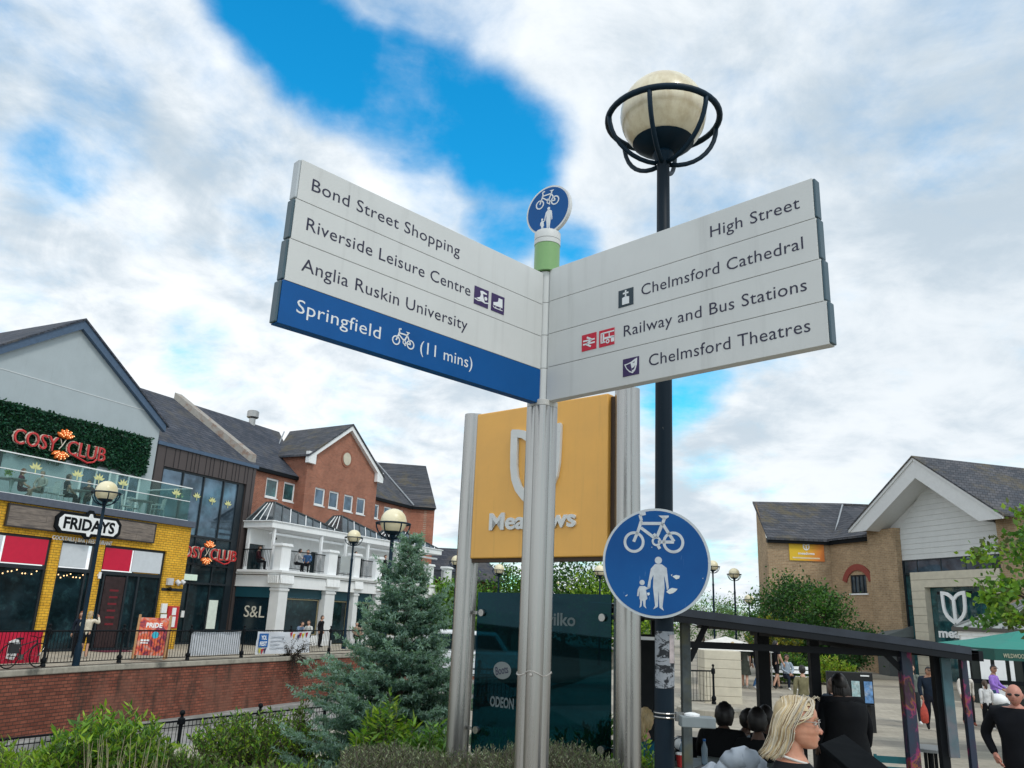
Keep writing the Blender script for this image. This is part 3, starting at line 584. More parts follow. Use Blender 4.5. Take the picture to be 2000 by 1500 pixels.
def tinted():
    m = bpy.data.materials.new('tinted_glass'); m.use_nodes = True; g = NT(m.node_tree); g.n.remove(g.n['Principled BSDF']); t = g.add('ShaderNodeBsdfTransparent'); t.inputs[0].default_value = (.05, .20, .24, 1)
    gl = g.add('ShaderNodeBsdfGlossy'); gl.inputs['Roughness'].default_value = .02; gl.inputs[0].default_value = (.30, .62, .78, 1); fr = g.add('ShaderNodeFresnel'); fr.inputs[0].default_value = 1.45
    d = g.add('ShaderNodeBsdfDiffuse'); d.inputs[0].default_value = (.004, .03, .035, 1); a = g.add('ShaderNodeMixShader'); a.inputs[0].default_value = .10; g.l.new(t.outputs[0], a.inputs[1]); g.l.new(d.outputs[0], a.inputs[2])
    x = g.add('ShaderNodeMixShader'); g.l.new(fr.outputs[0], x.inputs[0]); g.l.new(a.outputs[0], x.inputs[1]); g.l.new(gl.outputs[0], x.inputs[2]); g.l.new(x.outputs[0], g.n['Material Output'].inputs[0]); return m
mb = MB(); mb.box(.20, 1.71, -.036, -.024, 1.28 - MZ, 2.705 - MZ); gp = mb.build('glass_panel', tinted(), mo)
for X in (.265, 1.63):
    for Z in (1.48, 2.515):
        mb = MB(); mb.cyl((X, -.06, Z - MZ), (X, -.037, Z - MZ), .032, n=18); mb.cyl((X, -.023, Z - MZ), (X, .02, Z - MZ), .02, n=10); mb.box(min(X, .1 if X < 1 else 1.75), max(X, .1 if X < 1 else 1.75), 0, .02, Z - MZ - .015, Z - MZ + .015); mb.build('glass_bolt', STEEL, mo, smooth=True, autosmooth=True)
FROST = M('frosted_letter', (.085, .11, .115), .7, var=.2, scale=14)
text('wilko', FROST, gp, .98, 1.345, 2.435 - MZ, 2.54 - MZ, -.0375, .001, bold=.02)
text('ODEON', FROST, gp, .41, .69, 1.70 - MZ, 1.785 - MZ, -.0375, .001, bold=.03)
mb = MB(); mb.disc((.54, 2.015 - MZ), .105, -.0385, -.0365, n=30, sz=.72); mb.build('logo_oval', M('oval_grey', (.15, .17, .17), .7), gp)
text('Boots', NAVY, gp, .465, .615, 1.985 - MZ, 2.055 - MZ, -.0395, .001, bold=.01, M=Matrix.Translation((.54, 0, 2.0 - MZ)) @ Matrix.Rotation(R(-12), 4, 'Y') @ Matrix.Translation((-.54, 0, -(2.0 - MZ))))
# ================================================================== leaf writer
def nrm(a): return a / np.maximum(1e-9, np.linalg.norm(a, axis=1, keepdims=True))
def leaves(name, P, size, mats, parent, aspect=.45, D=None, spread=1., mi=None, fold=.25, jitter=.35, extra=None):
    """one mesh of small pointed leaves at points P, growing along D (plus spread)"""
    P = np.asarray(P, float); n = len(P); rd = RNG.normal(size=(n, 3))
    D = rd if D is None else np.asarray(D, float) + rd * spread
    D = nrm(D); S = nrm(np.cross(D, RNG.normal(size=(n, 3)))); N = np.cross(S, D)
    L = np.asarray(size) * (1 + jitter * RNG.uniform(-1, 1, n)); L = L[:, None]; Wd = L * aspect * .5
    b = P; t = P + D * L; m = P + D * L * .45 - N * L * fold * .3
    l = m + S * Wd + N * L * fold * .35; r = m - S * Wd + N * L * fold * .35
    V = np.stack([b, l, t, r], 1).reshape(-1, 3); ar = np.arange(n) * 4
    F = np.stack([ar, ar + 1, ar + 2, ar + 3], 1)
    me = bpy.data.meshes.new(name); me.vertices.add(len(V)); me.vertices.foreach_set('co', V.ravel()); me.loops.add(4 * n); me.loops.foreach_set('vertex_index', F.ravel().astype(np.int32))
    me.polygons.add(n); me.polygons.foreach_set('loop_start', (ar).astype(np.int32)); me.polygons.foreach_set('loop_total', np.full(n, 4, np.int32))
    ms = mats if isinstance(mats, (list, tuple)) else [mats]
    for q in ms: me.materials.append(q)
    if len(ms) > 1: me.polygons.foreach_set('material_index', (RNG.integers(0, len(ms), n) if mi is None else mi).astype(np.int32))
    me.update(calc_edges=True); me.validate(); o = bpy.data.objects.new(name, me); COL.objects.link(o)
    if parent: o.parent = parent
    return o
IVY = [leafmat('ivy_dark', (.012, .055, .036)), leafmat('ivy_mid', (.022, .095, .060)), leafmat('ivy_light', (.04, .13, .075))]
def clearglass(name, tint, diff, k):
    m = bpy.data.materials.new(name); m.use_nodes = True; g = NT(m.node_tree); g.n.remove(g.n['Principled BSDF']); t = g.add('ShaderNodeBsdfTransparent'); t.inputs[0].default_value = rgb(tint)
    gl = g.add('ShaderNodeBsdfGlossy'); gl.inputs['Roughness'].default_value = .02; fr = g.add('ShaderNodeFresnel'); fr.inputs[0].default_value = 1.22
    d = g.add('ShaderNodeBsdfDiffuse'); d.inputs[0].default_value = rgb(diff); a = g.add('ShaderNodeMixShader'); a.inputs[0].default_value = k; g.l.new(t.outputs[0], a.inputs[1]); g.l.new(d.outputs[0], a.inputs[2])
    x = g.add('ShaderNodeMixShader'); g.l.new(fr.outputs[0], x.inputs[0]); g.l.new(a.outputs[0], x.inputs[1]); g.l.new(gl.outputs[0], x.inputs[2]); g.l.new(x.outputs[0], g.n['Material Output'].inputs[0]); return m
BALGLASS = clearglass('balustrade_glass', (.72, .86, .84), (.30, .42, .40), .06)


class Bld:
    def __init__(s, name, label, cat, u0, v0=0., z0=0., group=None, root=None):
        s.r = root or left(name, label, cat, u0, v0, z0, group); s.T = Matrix.Translation((-u0, -v0, -z0))
    def p(s, mb, name, mat, parent=None, **k): return mb.xf(s.T).build(name, mat, parent or s.r, **k)
    def t(s, str_, mat, x0, x1, z0, z1, y, parent=None, **k): return text(str_, mat, parent or s.r, x0, x1, z0, z1, y, M=s.T @ k.pop('M', Matrix.Identity(4)), **k)


RED_P = M('red_panel_paint', (.60, .006, .045), .4, var=.05); WHT_PAN = M('shop_panel_white', (.62, .66, .70), .45, var=.05)
FASC = M('fascia_grey', (.085, .10, .135), .5, var=.15); RENDER = M('white_render', (.40, .455, .48), .8, var=.05, scale=1.2, streak=.10)
BARGE = M('barge_blue_grey', (.060, .105, .175), .5, var=.15)
# ---------------------------------------------------------------- yellow shop
sh = Bld('shop_building', 'single storey yellow brick restaurant front with red and white panels and roof terrace', 'building', -4.5)
wins = [(-6.95, -4.08, 0, 4.25), (-3.68, -2.06, 0, 4.2), (-1.72, 1.50, 0, 4.2), (-11.4, -7.5, 0, 4.25)]
mb = MB(); mb.wall(-13, 2.70, -.05, 5.38, 0, .3, wins); mb.box(2.40, 2.70, .3, 3.0, -.05, 5.38); sh.p(mb, 'wall', YELBRICK)
mb = MB(); mb.box(-13, 2.78, -.16, .5, 5.38, 5.66); mb.box(2.3, 2.78, .5, 2.95, 5.38, 5.66); sh.p(mb, 'fascia', FASC, bevel=.01)
mb = MB(); mb.box(-13, 2.3, .5, 3.0, 5.45, 5.62); sh.p(mb, 'terrace_floor', M('deck_grey', (.25, .25, .24), .8, var=.15))
for (a, b, c, d), pans, mull in zip(wins, ([(-6.82, -6.02, 0), (-5.92, -4.2, 1)], [(-3.6, -2.42, 0)], [(-1.62, -.27, 1), (-.18, 1.36, 0)], [(-11.3, -9.5, 1), (-9.4, -7.6, 0)]), ((-6.0,), (-2.35,), (-1.45, -.3, .28), (-9.5,))):
    mb = MB(); mb.frame(a, b, c, d, .10, .22, .10); mb.box(a + .1, b - .1, .09, .2, 3.02, 3.16)
    for m_ in mull: mb.box(m_ - .045, m_ + .045, .085, .2, c + .1, 3.02)
    fr = sh.p(mb, 'shop_window', DARKFR)
    mb = MB(); mb.box(a + .1, b - .1, .17, .19, c + .1, 3.02); sh.p(mb, 'pane', DGLASS, fr)
    for (x0, x1, rd) in pans:
        mb = MB(); mb.box(x0, x1, .07, .12, 3.2, d - .1); sh.p(mb, 'coloured_panel', RED_P if rd else WHT_PAN, bevel=.008)
mb = MB(); mb.box(-1.35, -.36, .11, .15, .12, 2.95); sh.p(mb, 'door', M('dark_door', (.03, .014, .015), .4, var=.3))
mb = MB()
for i in range(6): mb.box(-1.05 + .02 * (i % 2), -.62, .105, .112, 2.35 - i * .27, 2.43 - i * .27)
sh.p(mb, 'door_sign', M('dim_red_sign', (.16, .006, .014), .6))
mb = MB(); mb.box(1.5, 2.72, -.03, -.002, 2.50, 2.62); sh.p(mb, 'dark_band', DARKFR)
BULB = M('fairy_bulb', (1., .62, .30), emis=1.6)
for (a, b, z) in ((-6.0, -4.5, 2.9), (-3.55, -2.5, 2.88), (2.9, 3.9, 2.3)):
    mb = MB()
    for i in range(9): mb.ball((a + (b - a) * i / 8 + RNG.uniform(-.04, .04), .05 if a < 2 else 2.8, z - .06 * math.sin(i * 1.3) - .05 * (i % 2)), .028, 6, 4)
    q = left('fairy_lights', 'string of small warm bulbs in the ' + ('left shop window' if a < -5 else 'narrow middle shop window' if a < 0 else 'dark club doorway'), 'string lights', a, .0, z, 'fairy lights in the windows'); mb.xf(Matrix.Translation((-a, 0, -z))).build('bulbs', BULB, q)
# balustrade
mb = MB(); k = 0
for u in np.arange(-12.6, 2.2, 1.42): mb.box(u, min(u + 1.405, 2.42), .045, .057, 5.665, 7.16)
mb.box(2.41, 2.422, .07, 2.9, 5.665, 7.16); bal = sh.p(mb, 'balustrade', BALGLASS)
mb = MB(); mb.box(-13, 2.45, .025, .08, 7.16, 7.205); mb.box(2.39, 2.44, .08, 2.95, 7.16, 7.205); mb.tube([(-13, .03, 6.56), (2.4, .03, 6.56)], .018, 6); mb.box(-13, 2.44, .03, .075, 5.655, 5.70); sh.p(mb, 'handrail', WHITEP, bal)
PALEYEL = M('pale_yellow_decal', (.66, .66, .30), .6)
def fan(mb, u, z, s, y, mi=0):
    for k in range(5):
        a = R(90 + (k - 2) * 33); d = (math.cos(a), math.sin(a)); c = (u + d[0] * s * .55, z + d[1] * s * .5)
        mb.flat([(u + d[0] * s * .12, z + d[1] * s * .12), (c[0] + d[1] * s * .17, c[1] - d[0] * s * .17), (u + d[0] * s, z + d[1] * s), (c[0] - d[1] * s * .17, c[1] + d[0] * s * .17)], y - .0008 * k, y + .004, mi)
    mb.stroke((u, z + s * .2), (u + s * .05, z - s * .45), s * .12, y - .001, y + .004, mi)
mb = MB()
for i, u in enumerate((-5.35, -3.55, -2.55, -1.35, 1.55, -7.2)): fan(mb, u, 6.72 + .02 * i % .05, .30, .036)
sh.p(mb, 'flower_decal', PALEYEL, bal)
# wall lights and camera
for (u, z, l) in ((-1.83, 2.95, 'small white cylinder wall light on the narrow yellow pillar'),):
    q = left('wall_light', l, 'wall light', u, 0, z); mb = MB(); mb.cyl((0, -.12, -.12), (0, -.12, .14), .06, n=12); mb.box(-.03, .03, -.08, -.002, -.03, .05); mb.build('lamp_body', WHITEP, q)
q = left('security_lights', 'cluster of white floodlights and camera on the yellow corner pillar', 'security light', 2.1, 0, 2.85); mb = MB(); mb.box(-.42, -.12, -.16, -.03, -.1, .2); mb.cyl((.05, -.16, .1), (.12, -.3, -.05), .09, .11, 12); mb.cyl((.34, -.14, .12), (.42, -.26, .0), .09, .10, 12); mb.box(.1, .3, -.1, -.002, .0, .08); mb.build('lamp_head', M('grey_white_plastic', (.55, .55, .55), .4), q); mb = MB(); mb.ball((-.22, -.12, -.27), .09, 12, 8); mb.build('dome_camera', BLACK, q)
# FRIDAYS sign
si = left('shop_sign', 'long grey timber sign board with black and white badge lettered FRIDAYS', 'sign', -2.8, 0, 4.5)
mb = MB(); PLK = M('weathered_plank', (.20, .165, .14), .75, var=.35, scale=3.5, stretch=(1, 1, 7), tint=(.10, .085, .08), bump=.3)
for r_ in range(3):
    x = -3.34
    while x < 3.34: w = min(RNG.uniform(1.3, 2.4), 3.34 - x); mb.box(x + .004, x + w - .004, -.13 - RNG.uniform(0, .012), -.05, .02 + r_ * .25, .02 + r_ * .25 + .244); x += w
mb.build('timber_board', PLK, si)
mb = MB(); mb.frame(-3.39, 3.39, -.03, .82, -.15, -.04, .05); mb.build('board_frame', M('frame_dark_brown', (.03, .025, .022), .6), si)
OCT = lambda w, h, c: [(-w, -h + c), (-w + c, -h), (w - c, -h), (w, -h + c), (w, h - c), (w - c, h), (-w + c, h), (-w, h - c)]
bz = .365; sc_ = Matrix.Translation((.0, 0, bz))
mb = MB(); mb.flat(OCT(1.50, .42, .22), -.24, -.15); mb.flat([(-.25, .40), (.25, .40), (.08, .60), (-.08, .60)], -.239, -.15); mb.flat([(-.25, -.40), (.25, -.40), (.08, -.55), (-.08, -.55)], -.239, -.15); bd = mb.xf(sc_).build('badge', BLACK, si)
mb = MB(); mb.flat(OCT(1.36, .32, .18), -.255, -.241); mb.flat([(-.12, .30), (.12, .30), (.05, .46), (-.05, .46)], -.2545, -.2405); mb.flat([(-.12, -.30), (.12, -.30), (.05, -.44), (-.05, -.44)], -.2545, -.2405); mb.xf(sc_).build('badge_face', WHITEP, bd)
text('FRIDAYS', BLACK, bd, -1.16, 1.18, bz - .21, bz + .22, -.262, .01, bold=.035, M=Matrix.Identity(4))
text('COCKTAILS | BAR | RESTAURANT', M('white_letters', (.80, .80, .78), .5), si, -1.36, 1.36, -.31, -.15, -.04, .03, bold=.012)

# ---------------------------------------------------------------- white gable building
gb = Bld('gable_building', 'white rendered gable building with dark blue roof edge and planted green wall', 'building', -2.6, 3.)
mb = MB(); A = -2.62
mb.flat([(-7.9, 5.5), (2.58, 5.5), (2.58, 10.42), (A, 14.0), (-7.9, 10.42)], 3.0, 3.3); mb.box(2.28, 2.58, 3.3, 8, 5.3, 10.3); gb.p(mb, 'wall', RENDER)
mb = MB()
for s in (-1, 1):
    p = lambda t, dz: (A + s * t, 14.12 - t * .684 + dz)
    mb.flat([p(0, .10), p(5.36, .10), p(5.36, -.32), p(0, -.38)], 2.78, 2.99 + .001 * s)
gb.p(mb, 'barge_board', BARGE)
mb = MB()
for s in (-1, 1): e = lambda t: (A + s * t, 14.25 - t * .684); (x0, z0), (x1, z1) = e(0), e(5.5); mb.add([(x0, 2.72, z0), (x1, 2.72, z1), (x1, 11.5, z1), (x0, 11.5, z0), (x0, 2.72, z0 - .1), (x1, 2.72, z1 - .1), (x1, 11.5, z1 - .1), (x0, 11.5, z0 - .1)], [(0, 1, 2, 3), (4, 7, 6, 5), (0, 4, 5, 1), (1, 5, 6, 2), (2, 6, 7, 3), (3, 7, 4, 0)])
gb.p(mb, 'roof', SLATE)
mb = MB(); mb.box(-7.8, 2.5, 2.985, 2.998, 10.95, 10.985); mb.box(-7.8, 2.5, 2.985, 2.998, 5.62, 5.7); gb.p(mb, 'render_joint', M('joint_pale', (.62, .65, .66), .6))
# terrace doors under the green wall
for (a, b) in ((-8.4, -6.5), (-6.3, -4.9), (-1.3, .25), (.55, 1.9)):
    mb = MB(); mb.frame(a, b, 5.66, 7.72, 2.93, 2.998, .10); mb.box((a + b) / 2 - .04, (a + b) / 2 + .04, 2.925, 2.99, 5.76, 7.62); w = gb.p(mb, 'terrace_door', WHITEP if a > -3 else DARKFR); mb = MB(); mb.box(a + .1, b - .1, 2.96, 2.985, 5.76, 7.62); gb.p(mb, 'pane', SKYGLASS if a > -3 else DGLASS, w)
P = np.column_stack([RNG.uniform(-9, 2.08, 15000), RNG.uniform(2.82, 2.95, 15000), RNG.uniform(7.6, 9.70, 15000)]); lowz = 7.72 + .22 * np.sin(P[:, 0] * 2.3) * np.sin(P[:, 0] * 5.1) + np.where(P[:, 0] > -2.2, .12, -.15); P = P[P[:, 2] > lowz]; P -= np.array([-2.6, 3, 0])
gw = left('green_wall', 'panel of dense dark green planting on the white gable above the terrace', 'green wall', -2.6, 3., 0.)
mb = MB(); mb.box(-6.4, 4.66, -.12, -.004, 7.85, 9.68); mb.build('backing', M('ivy_backing', (.008, .025, .015), .9, var=.4), gw); leaves('foliage', P, .14, IVY, gw, .6, D=np.tile([0, -1, -.5], (len(P), 1)), spread=.8)
# COSY CLUB signs
CRED = M('club_red', (.56, .035, .035), .35, var=.15, scale=3); CCRM = M('club_cream', (.66, .60, .50), .45); CORG = M('club_orange', (.75, .16, .02), .4, var=.3, scale=9)
def cosy(name, label, u0, u1, z0, h, v):
    r_ = left(name, label, 'sign', (u0 + u1) / 2, v, z0); w = (u1 - u0) / 2
    for (s_, xa, xb) in (('COSY', -w, -.10 * w), ('CLUB', .12 * w, w)):
        text(s_, CCRM, r_, xa - .04, xb + .02, 0 - .0, h, -.08, .06, bold=.022, name='letter_outline'); text(s_, CRED, r_, xa, xb, -.01, h * 1.0, -.16, .07, bold=-.004)
    mb = MB(); mb.tube([(.28 * w, -.15, -.02 * h), (.42 * w, -.15, -.16 * h), (.60 * w, -.15, -.34 * h), (.74 * w, -.15, -.20 * h), (.80 * w, -.15, .05 * h)], [.05 * h * 1.4] * 5, 8); mb.build('swash', CRED, r_)
    for sg in (1, -1):
        mb = MB(); z = .55 * h + sg * .42 * h; u = sg * .02 * w
        for k in range(5): a = R(90 * sg + (k - 2) * 30); p0 = (u + .1 * h * math.cos(a), -.17, z + .1 * h * math.sin(a)); p1 = (u + .50 * h * math.cos(a), -.17, z + .50 * h * math.sin(a)); p2 = (u + .72 * h * math.cos(a), -.15, z + .72 * h * math.sin(a)); mb.tube([p0, p1, p2], [.05 * h, .16 * h, .05 * h], 8)
        fl_ = mb.build('flower', CORG, r_, smooth=True)
        mb = MB()
        for k in range(5):
            a = R(90 * sg + (k - 2) * 30)
            for t in (.3, .45, .6): mb.ball((u + t * h * math.cos(a), -.17 - .17 * h, z + t * h * math.sin(a)), .035 * h, 6, 4)
        mb.build('bulbs', BULB, fl_)
    mb = MB()
    for sg in (1, -1): mb.tube([(-.06 * w, -.12, .2 * h), (0, -.12, .5 * h), (.06 * w * sg, -.12, .95 * h)], .035 * h, 6)
    mb.build('stem', CCRM, r_); return r_
cosy('club_sign', 'red and orange COSY CLUB lettering with flowers on the green wall', -4.76, -.40, 8.05, .62, 2.84)

# ---------------------------------------------------------------- brown clad block
cb = Bld('clad_building', 'dark brown metal clad block with tall glazed front', 'building', 6.2, 3.)
CLAD = M('brown_cladding', (.085, .068, .066), .5, .3, var=.10, scale=1.2)
mb = MB(); mb.wall(2.66, 9.66, -.05, 9.52, 3.05, 3.4, [(3.24, 9.02, -.05, 8.53)]); mb.box(9.36, 9.66, 3.4, 8, -.05, 9.52); cl = cb.p(mb, 'cladding', CLAD)
mb = MB()
for u in (2.69, 3.22, 3.8, 4.1, 4.62, 4.92, 5.16, 5.42, 5.9, 6.2, 6.45, 6.9, 7.1, 7.4, 7.85, 8.1, 8.35, 8.8): mb.box(u - .012, u + .012, 3.03, 3.06, 8.55 if u > 3.3 else 5.6, 9.52)
mb.box(9.02, 9.04, 3.03, 3.06, 0, 9.5); mb.box(9.40, 9.425, 3.03, 3.06, 0, 9.5); mb.box(9.02, 9.66, 3.035, 3.06, 2.95, 2.98); cb.p(mb, 'seam', M('seam_dark', (.015, .015, .018), .6), cl)
mb = MB(); mb.box(2.62, 9.74, 2.95, 3.6, 9.52, 9.70); cb.p(mb, 'parapet', BARGE)
mb = MB(); mb.frame(3.24, 9.02, 0, 8.53, 3.16, 3.30, .09)
for u in (4.66, 6.08, 7.5): mb.box(u - .04, u + .04, 3.16, 3.30, .09, 8.44)
for z in (5.35, 3.95, 3.0): mb.box(3.33, 8.93, 3.14, 3.31, z - .05, z + .05)
mb.box(8.55, 8.93, 3.15, 3.3, .09, 8.44); wf = cb.p(mb, 'window_frame', DARKFR)
mb = MB(); mb.box(3.33, 8.93, 3.23, 3.25, 5.40, 8.44); cb.p(mb, 'upper_pane', SKYGLASS, wf)
mb = MB(); mb.box(3.33, 8.93, 3.22, 3.26, 3.99, 5.30); cb.p(mb, 'spandrel', M('spandrel_teal', (.010, .028, .038), .25), wf)
mb = MB(); mb.box(3.33, 8.93, 3.23, 3.25, .09, 3.94); cb.p(mb, 'lower_pane', DGLASS, wf)
mb = MB()
for u, z in ((4.62, 7.15), (5.75, 7.3), (6.85, 7.22), (8.0, 7.2)): fan(mb, u, z, .30, 3.20)
cb.p(mb, 'flower_decal', PALEYEL, wf)
mb = MB(); mb.box(7.55, 8.15, 3.10, 3.15, .75, 2.2); cb.p(mb, 'menu_board', M('lit_menu_board', (.55, .62, .56), .5, emis=.25), bevel=.01); mb = MB(); mb.box(5.85, 6.1, 3.18, 3.225, 1.3, 1.62); cb.p(mb, 'paper_notice', WHITEP)
mb = MB(); mb.box(4.9, 6.4, 3.02, 3.12, 3.12, 3.42); cb.p(mb, 'lit_box_sign', M('pale_lit_box', (.55, .68, .58), .5, emis=.3), bevel=.01)
cosy('club_sign', 'red COSY CLUB lettering with flowers on the glazed front beside the yellow corner', 4.5, 8.72, 4.25, .56, 2.93)

# ---------------------------------------------------------------- red brick building behind
bb = Bld('brick_building', 'large red brick building with slate roofs and a white edged gable behind the white terrace', 'building', 19.6, 4.4)
wl_ = [(12.93, 14.05, 8.46, 9.66), (14.55, 15.64, 8.46, 9.66)]; wr_ = [(24.45, 25.2, 8.55, 9.62), (25.85, 26.85, 8.55, 9.62), (27.5, 28.5, 8.55, 9.62)]
mb = MB(); mb.wall(9.7, 15.7, 3.5, 10.05, 5.2, 5.5, wl_); mb.wall(23.5, 29.6, 3.5, 10.05, 5.2, 5.5, wr_)
gw_ = [(16.65, 17.7, 8.47, 9.62), (18.15, 19.2, 8.47, 9.62), (19.79, 20.84, 8.47, 9.62), (21.27, 22.3, 8.47, 9.62)]
mb.wall(15.62, 23.5, 3.5, 11.4, 4.4, 4.7, gw_); mb.flat([(15.62, 11.4), (23.5, 11.4), (23.4, 11.5), (19.6, 14.15), (15.7, 11.5)], 4.4, 4.7); mb.box(15.62, 15.92, 4.7, 7, 3.5, 11.5); mb.box(23.2, 23.5, 4.7, 7, 3.5, 11.5)
EC = Vector((29.6, 5.2)); ED = Vector((math.cos(R(49)), -math.sin(R(49)))); EN = Vector((-ED.y, ED.x))
e2 = EC + ED * 1.9
mb.add([(EC.x, EC.y, 3.5), (e2.x, e2.y, 3.5), (e2.x, e2.y, 10.05), (EC.x, EC.y, 10.05)], [(0, 1, 2, 3)]); e3 = e2 + EN * 7; mb.add([(e2.x, e2.y, 3.5), (e3.x, e3.y, 3.5), (e3.x, e3.y, 10.05), (e2.x, e2.y, 10.05)], [(0, 1, 2, 3)])
bb.p(mb, 'wall', REDBRICK)
for (a, b, c, d), v in [(w, 5.2) for w in wl_ + wr_] + [(w, 4.4) for w in gw_]:
    mb = MB(); mb.frame(a, b, c, d, v + .06, v + .16, .11); mb.box(a - .03, b + .03, v - .04, v + .1, c - .06, c); w = bb.p(mb, 'window', WHITEP); mb = MB(); mb.box(a + .11, b - .11, v + .10, v + .12, c + .11, d - .11); bb.p(mb, 'pane', SKYGLASS if b > 16 else TEALGLASS, w)
mb = MB(); mb.disc((19.63, 12.02), .42, 4.33, 4.398, n=30, sz=1.05); bb.p(mb, 'stone_plaque', CREAM); mb = MB(); mb.ring((19.63, 12.02), .45, .60, 4.36, 4.399, n=30); bb.p(mb, 'plaque_ring', M('brick_ring', (.27, .10, .06), .8))
mb = MB(); mb.box(9.6, 15.7, 4.98, 5.2, 9.9, 10.12); mb.box(23.5, 29.7, 4.98, 5.2, 9.88, 10.1); g0 = EC - EN * .2; g1 = e2 - EN * .2; mb.add([(g0.x, g0.y, 9.88), (g1.x, g1.y, 9.88), (g1.x, g1.y, 10.1), (g0.x, g0.y, 10.1)], [(0, 1, 2, 3)]); bb.p(mb, 'gutter', BLACK)
mb = MB()
for s in (-1, 1): p = lambda t, dz: (19.6 + s * t, 14.42 - t * .70 + dz); mb.flat([p(0, .0), p(4.15, .0), p(4.15, -.32), p(0, -.38)], 4.12, 4.39 + .001 * s)
for x in (15.35, 23.1): mb.box(x, x + .75, 4.13, 4.391, 11.0, 11.75)
bb.p(mb, 'barge_board', WHITEP)
def sheet(mb, pts, th=.12): n = len(pts); mb.add(list(pts) + [(x, y, z - th) for x, y, z in pts], [tuple(range(n)), tuple(range(2 * n - 1, n - 1, -1))] + [(i, i + n, (i + 1) % n + n, (i + 1) % n) for i in range(n)])
mb = MB(); RV, RZ = 9.6, 13.98
sheet(mb, [(-3, 5.0, 10.12), (15.8, 5.0, 10.12), (18.4, RV, RZ), (-3, RV, RZ)]); bb.p(mb, 'main_roof', SLATE)
mb = MB(); sheet(mb, [(19.6, 4.05, 14.5), (19.6, 9.7, 14.3), (15.3, 7.0, 11.52), (15.3, 4.05, 11.52)]); sheet(mb, [(19.6, 4.05, 14.5), (23.9, 4.05, 11.52), (23.9, 7.0, 11.52), (19.6, 9.7, 14.3)]); bb.p(mb, 'gable_roof', SLATEL)
cr1 = EC - ED * 2.68 + EN * 4; cr2 = EC + ED * 1.6 + EN * 4; c0 = EC - EN * .15; c1 = e2 + ED * .1 - EN * .15
mb = MB(); sheet(mb, [(23.2, 5.0, 10.1), (29.62, 5.0, 10.1), (cr1.x, cr1.y, 14.09), (23.2, 9.6, 14.0)]); sheet(mb, [(c0.x, c0.y, 10.1), (c1.x, c1.y, 10.1), (cr2.x, cr2.y, 14.16), (cr1.x, cr1.y, 14.1)]); bb.p(mb, 'wing_roof', SLATEL)
mb = MB(); mb.tube([(29.55, 4.95, 10.18), (cr1.x, cr1.y, 14.15)], .07, 6); mb.tube([(15.3, 7.0, 11.6), (18.9, 9.6, 14.1)], .05, 6); bb.p(mb, 'lead_valley', M('lead_grey', (.30, .32, .34), .6))
mb = MB(); sheet(mb, [(8.8, 9.55, 14.35), (9.35, 9.55, 14.35), (11.9, 5.3, 10.85), (11.35, 5.3, 10.85)], .55); bb.p(mb, 'parapet_coping', M('parapet_stone', (.33, .31, .28), .8, tint=(.25, .16, .12)))
vt = left('roof_vent', 'shiny steel ventilation cowl on the dark slate roof ridge', 'vent', 15.62, RV, RZ); mb = MB(); mb.lathe([(.22, -.3), (.22, .32), (.20, .34)], 16); mb.lathe([(.34, .36), (.40, .42), (.40, .80), (.34, .86)], 18); mb.build('cowl', STEEL, vt, smooth=True, autosmooth=True)

# ---------------------------------------------------------------- white terrace pavilion
pv = Bld('terrace_restaurant', 'white columned restaurant with roof terrace and glass pyramid rooflights', 'building', 18., 0.)
UE = 31.; cols = [(9.22, 9.92), (13.15, 14.0), (15.85, 16.3), (18.15, 18.8), (21.5, 22.2), (24.4, 25.0), (26.4, 27.1), (29.4, 30.2)]
for a, b in cols: mb = MB(); mb.box(a, b, 0, .62, -.05, 3.0); mb.box(a - .05, b + .05, -.06, .66, -.05, .28); mb.box(a - .04, b + .04, -.05, .65, 2.82, 2.94); pv.p(mb, 'column', M('tile_white', (.74, .75, .75), .35, var=.05, scale=2), bevel=.012)
mb = MB(); mb.box(9.15, UE, -.05, .7, 3.0, 3.6); mb.box(9.15, 9.85, .7, 3.05, 3.0, 3.6); pv.p(mb, 'frieze', WHITEP)
mb = MB(); mb.box(9.05, UE, -.16, .7, 3.64, 3.74); mb.box(8.97, UE, -.24, 2.9, 3.74, 3.88); mb.box(9.05, 9.9, .7, 3.0, 3.64, 3.74); pv.p(mb, 'cornice', WHITEP, bevel=.015)
for a, b in cols:
    mb = MB()
    for i in range(9): x = a - .12 + (b - a + .24) * i / 8.; mb.cyl((x, -.2, 3.2), (x, -.1, 3.62), .045, .075, 8)
    mb.box(a - .15, b + .15, -.15, -.052, 3.22, 3.60); pv.p(mb, 'ribbed_bracket', WHITEP)
mb = MB(); mb.box(9.04, 9.148, 0, .7, 3.22, 3.6)
for i in range(6): y = .02 + i * .12; mb.cyl((9.02, y, 3.2), (8.98, y, 3.62), .05, .08, 8)
pv.p(mb, 'ribbed_bracket', WHITEP)
TEALP = M('teal_blind', (.006, .06, .085), .5, var=.1); GILT = M('gilt_frame', (.36, .30, .17), .4, .3)
bays = [(9.92, 13.15), (14.0, 15.85), (16.3, 18.15), (18.8, 21.5), (22.2, 24.4), (25.0, 26.4), (27.1, 29.4)]
for a, b in bays:
    mb = MB(); mb.box(a, b, .28, .34, 2.50, 3.0); pv.p(mb, 'blind', TEALP)
    mb = MB(); mb.frame(a + .08, b - .1, .0 if a > 13.9 and a < 15 else .55, 2.46, .36, .44, .055); w = pv.p(mb, 'window_frame', GILT); mb = MB(); mb.box(a, b, .41, .43, 0, 2.5); pv.p(mb, 'pane', DGLASS, w)
    mb = MB(); mb.box(a + .01, b - .01, .30, .40, -.05, .53 if not (a > 13.9 and a < 15) else .02); pv.p(mb, 'stall_riser', WHITEP)
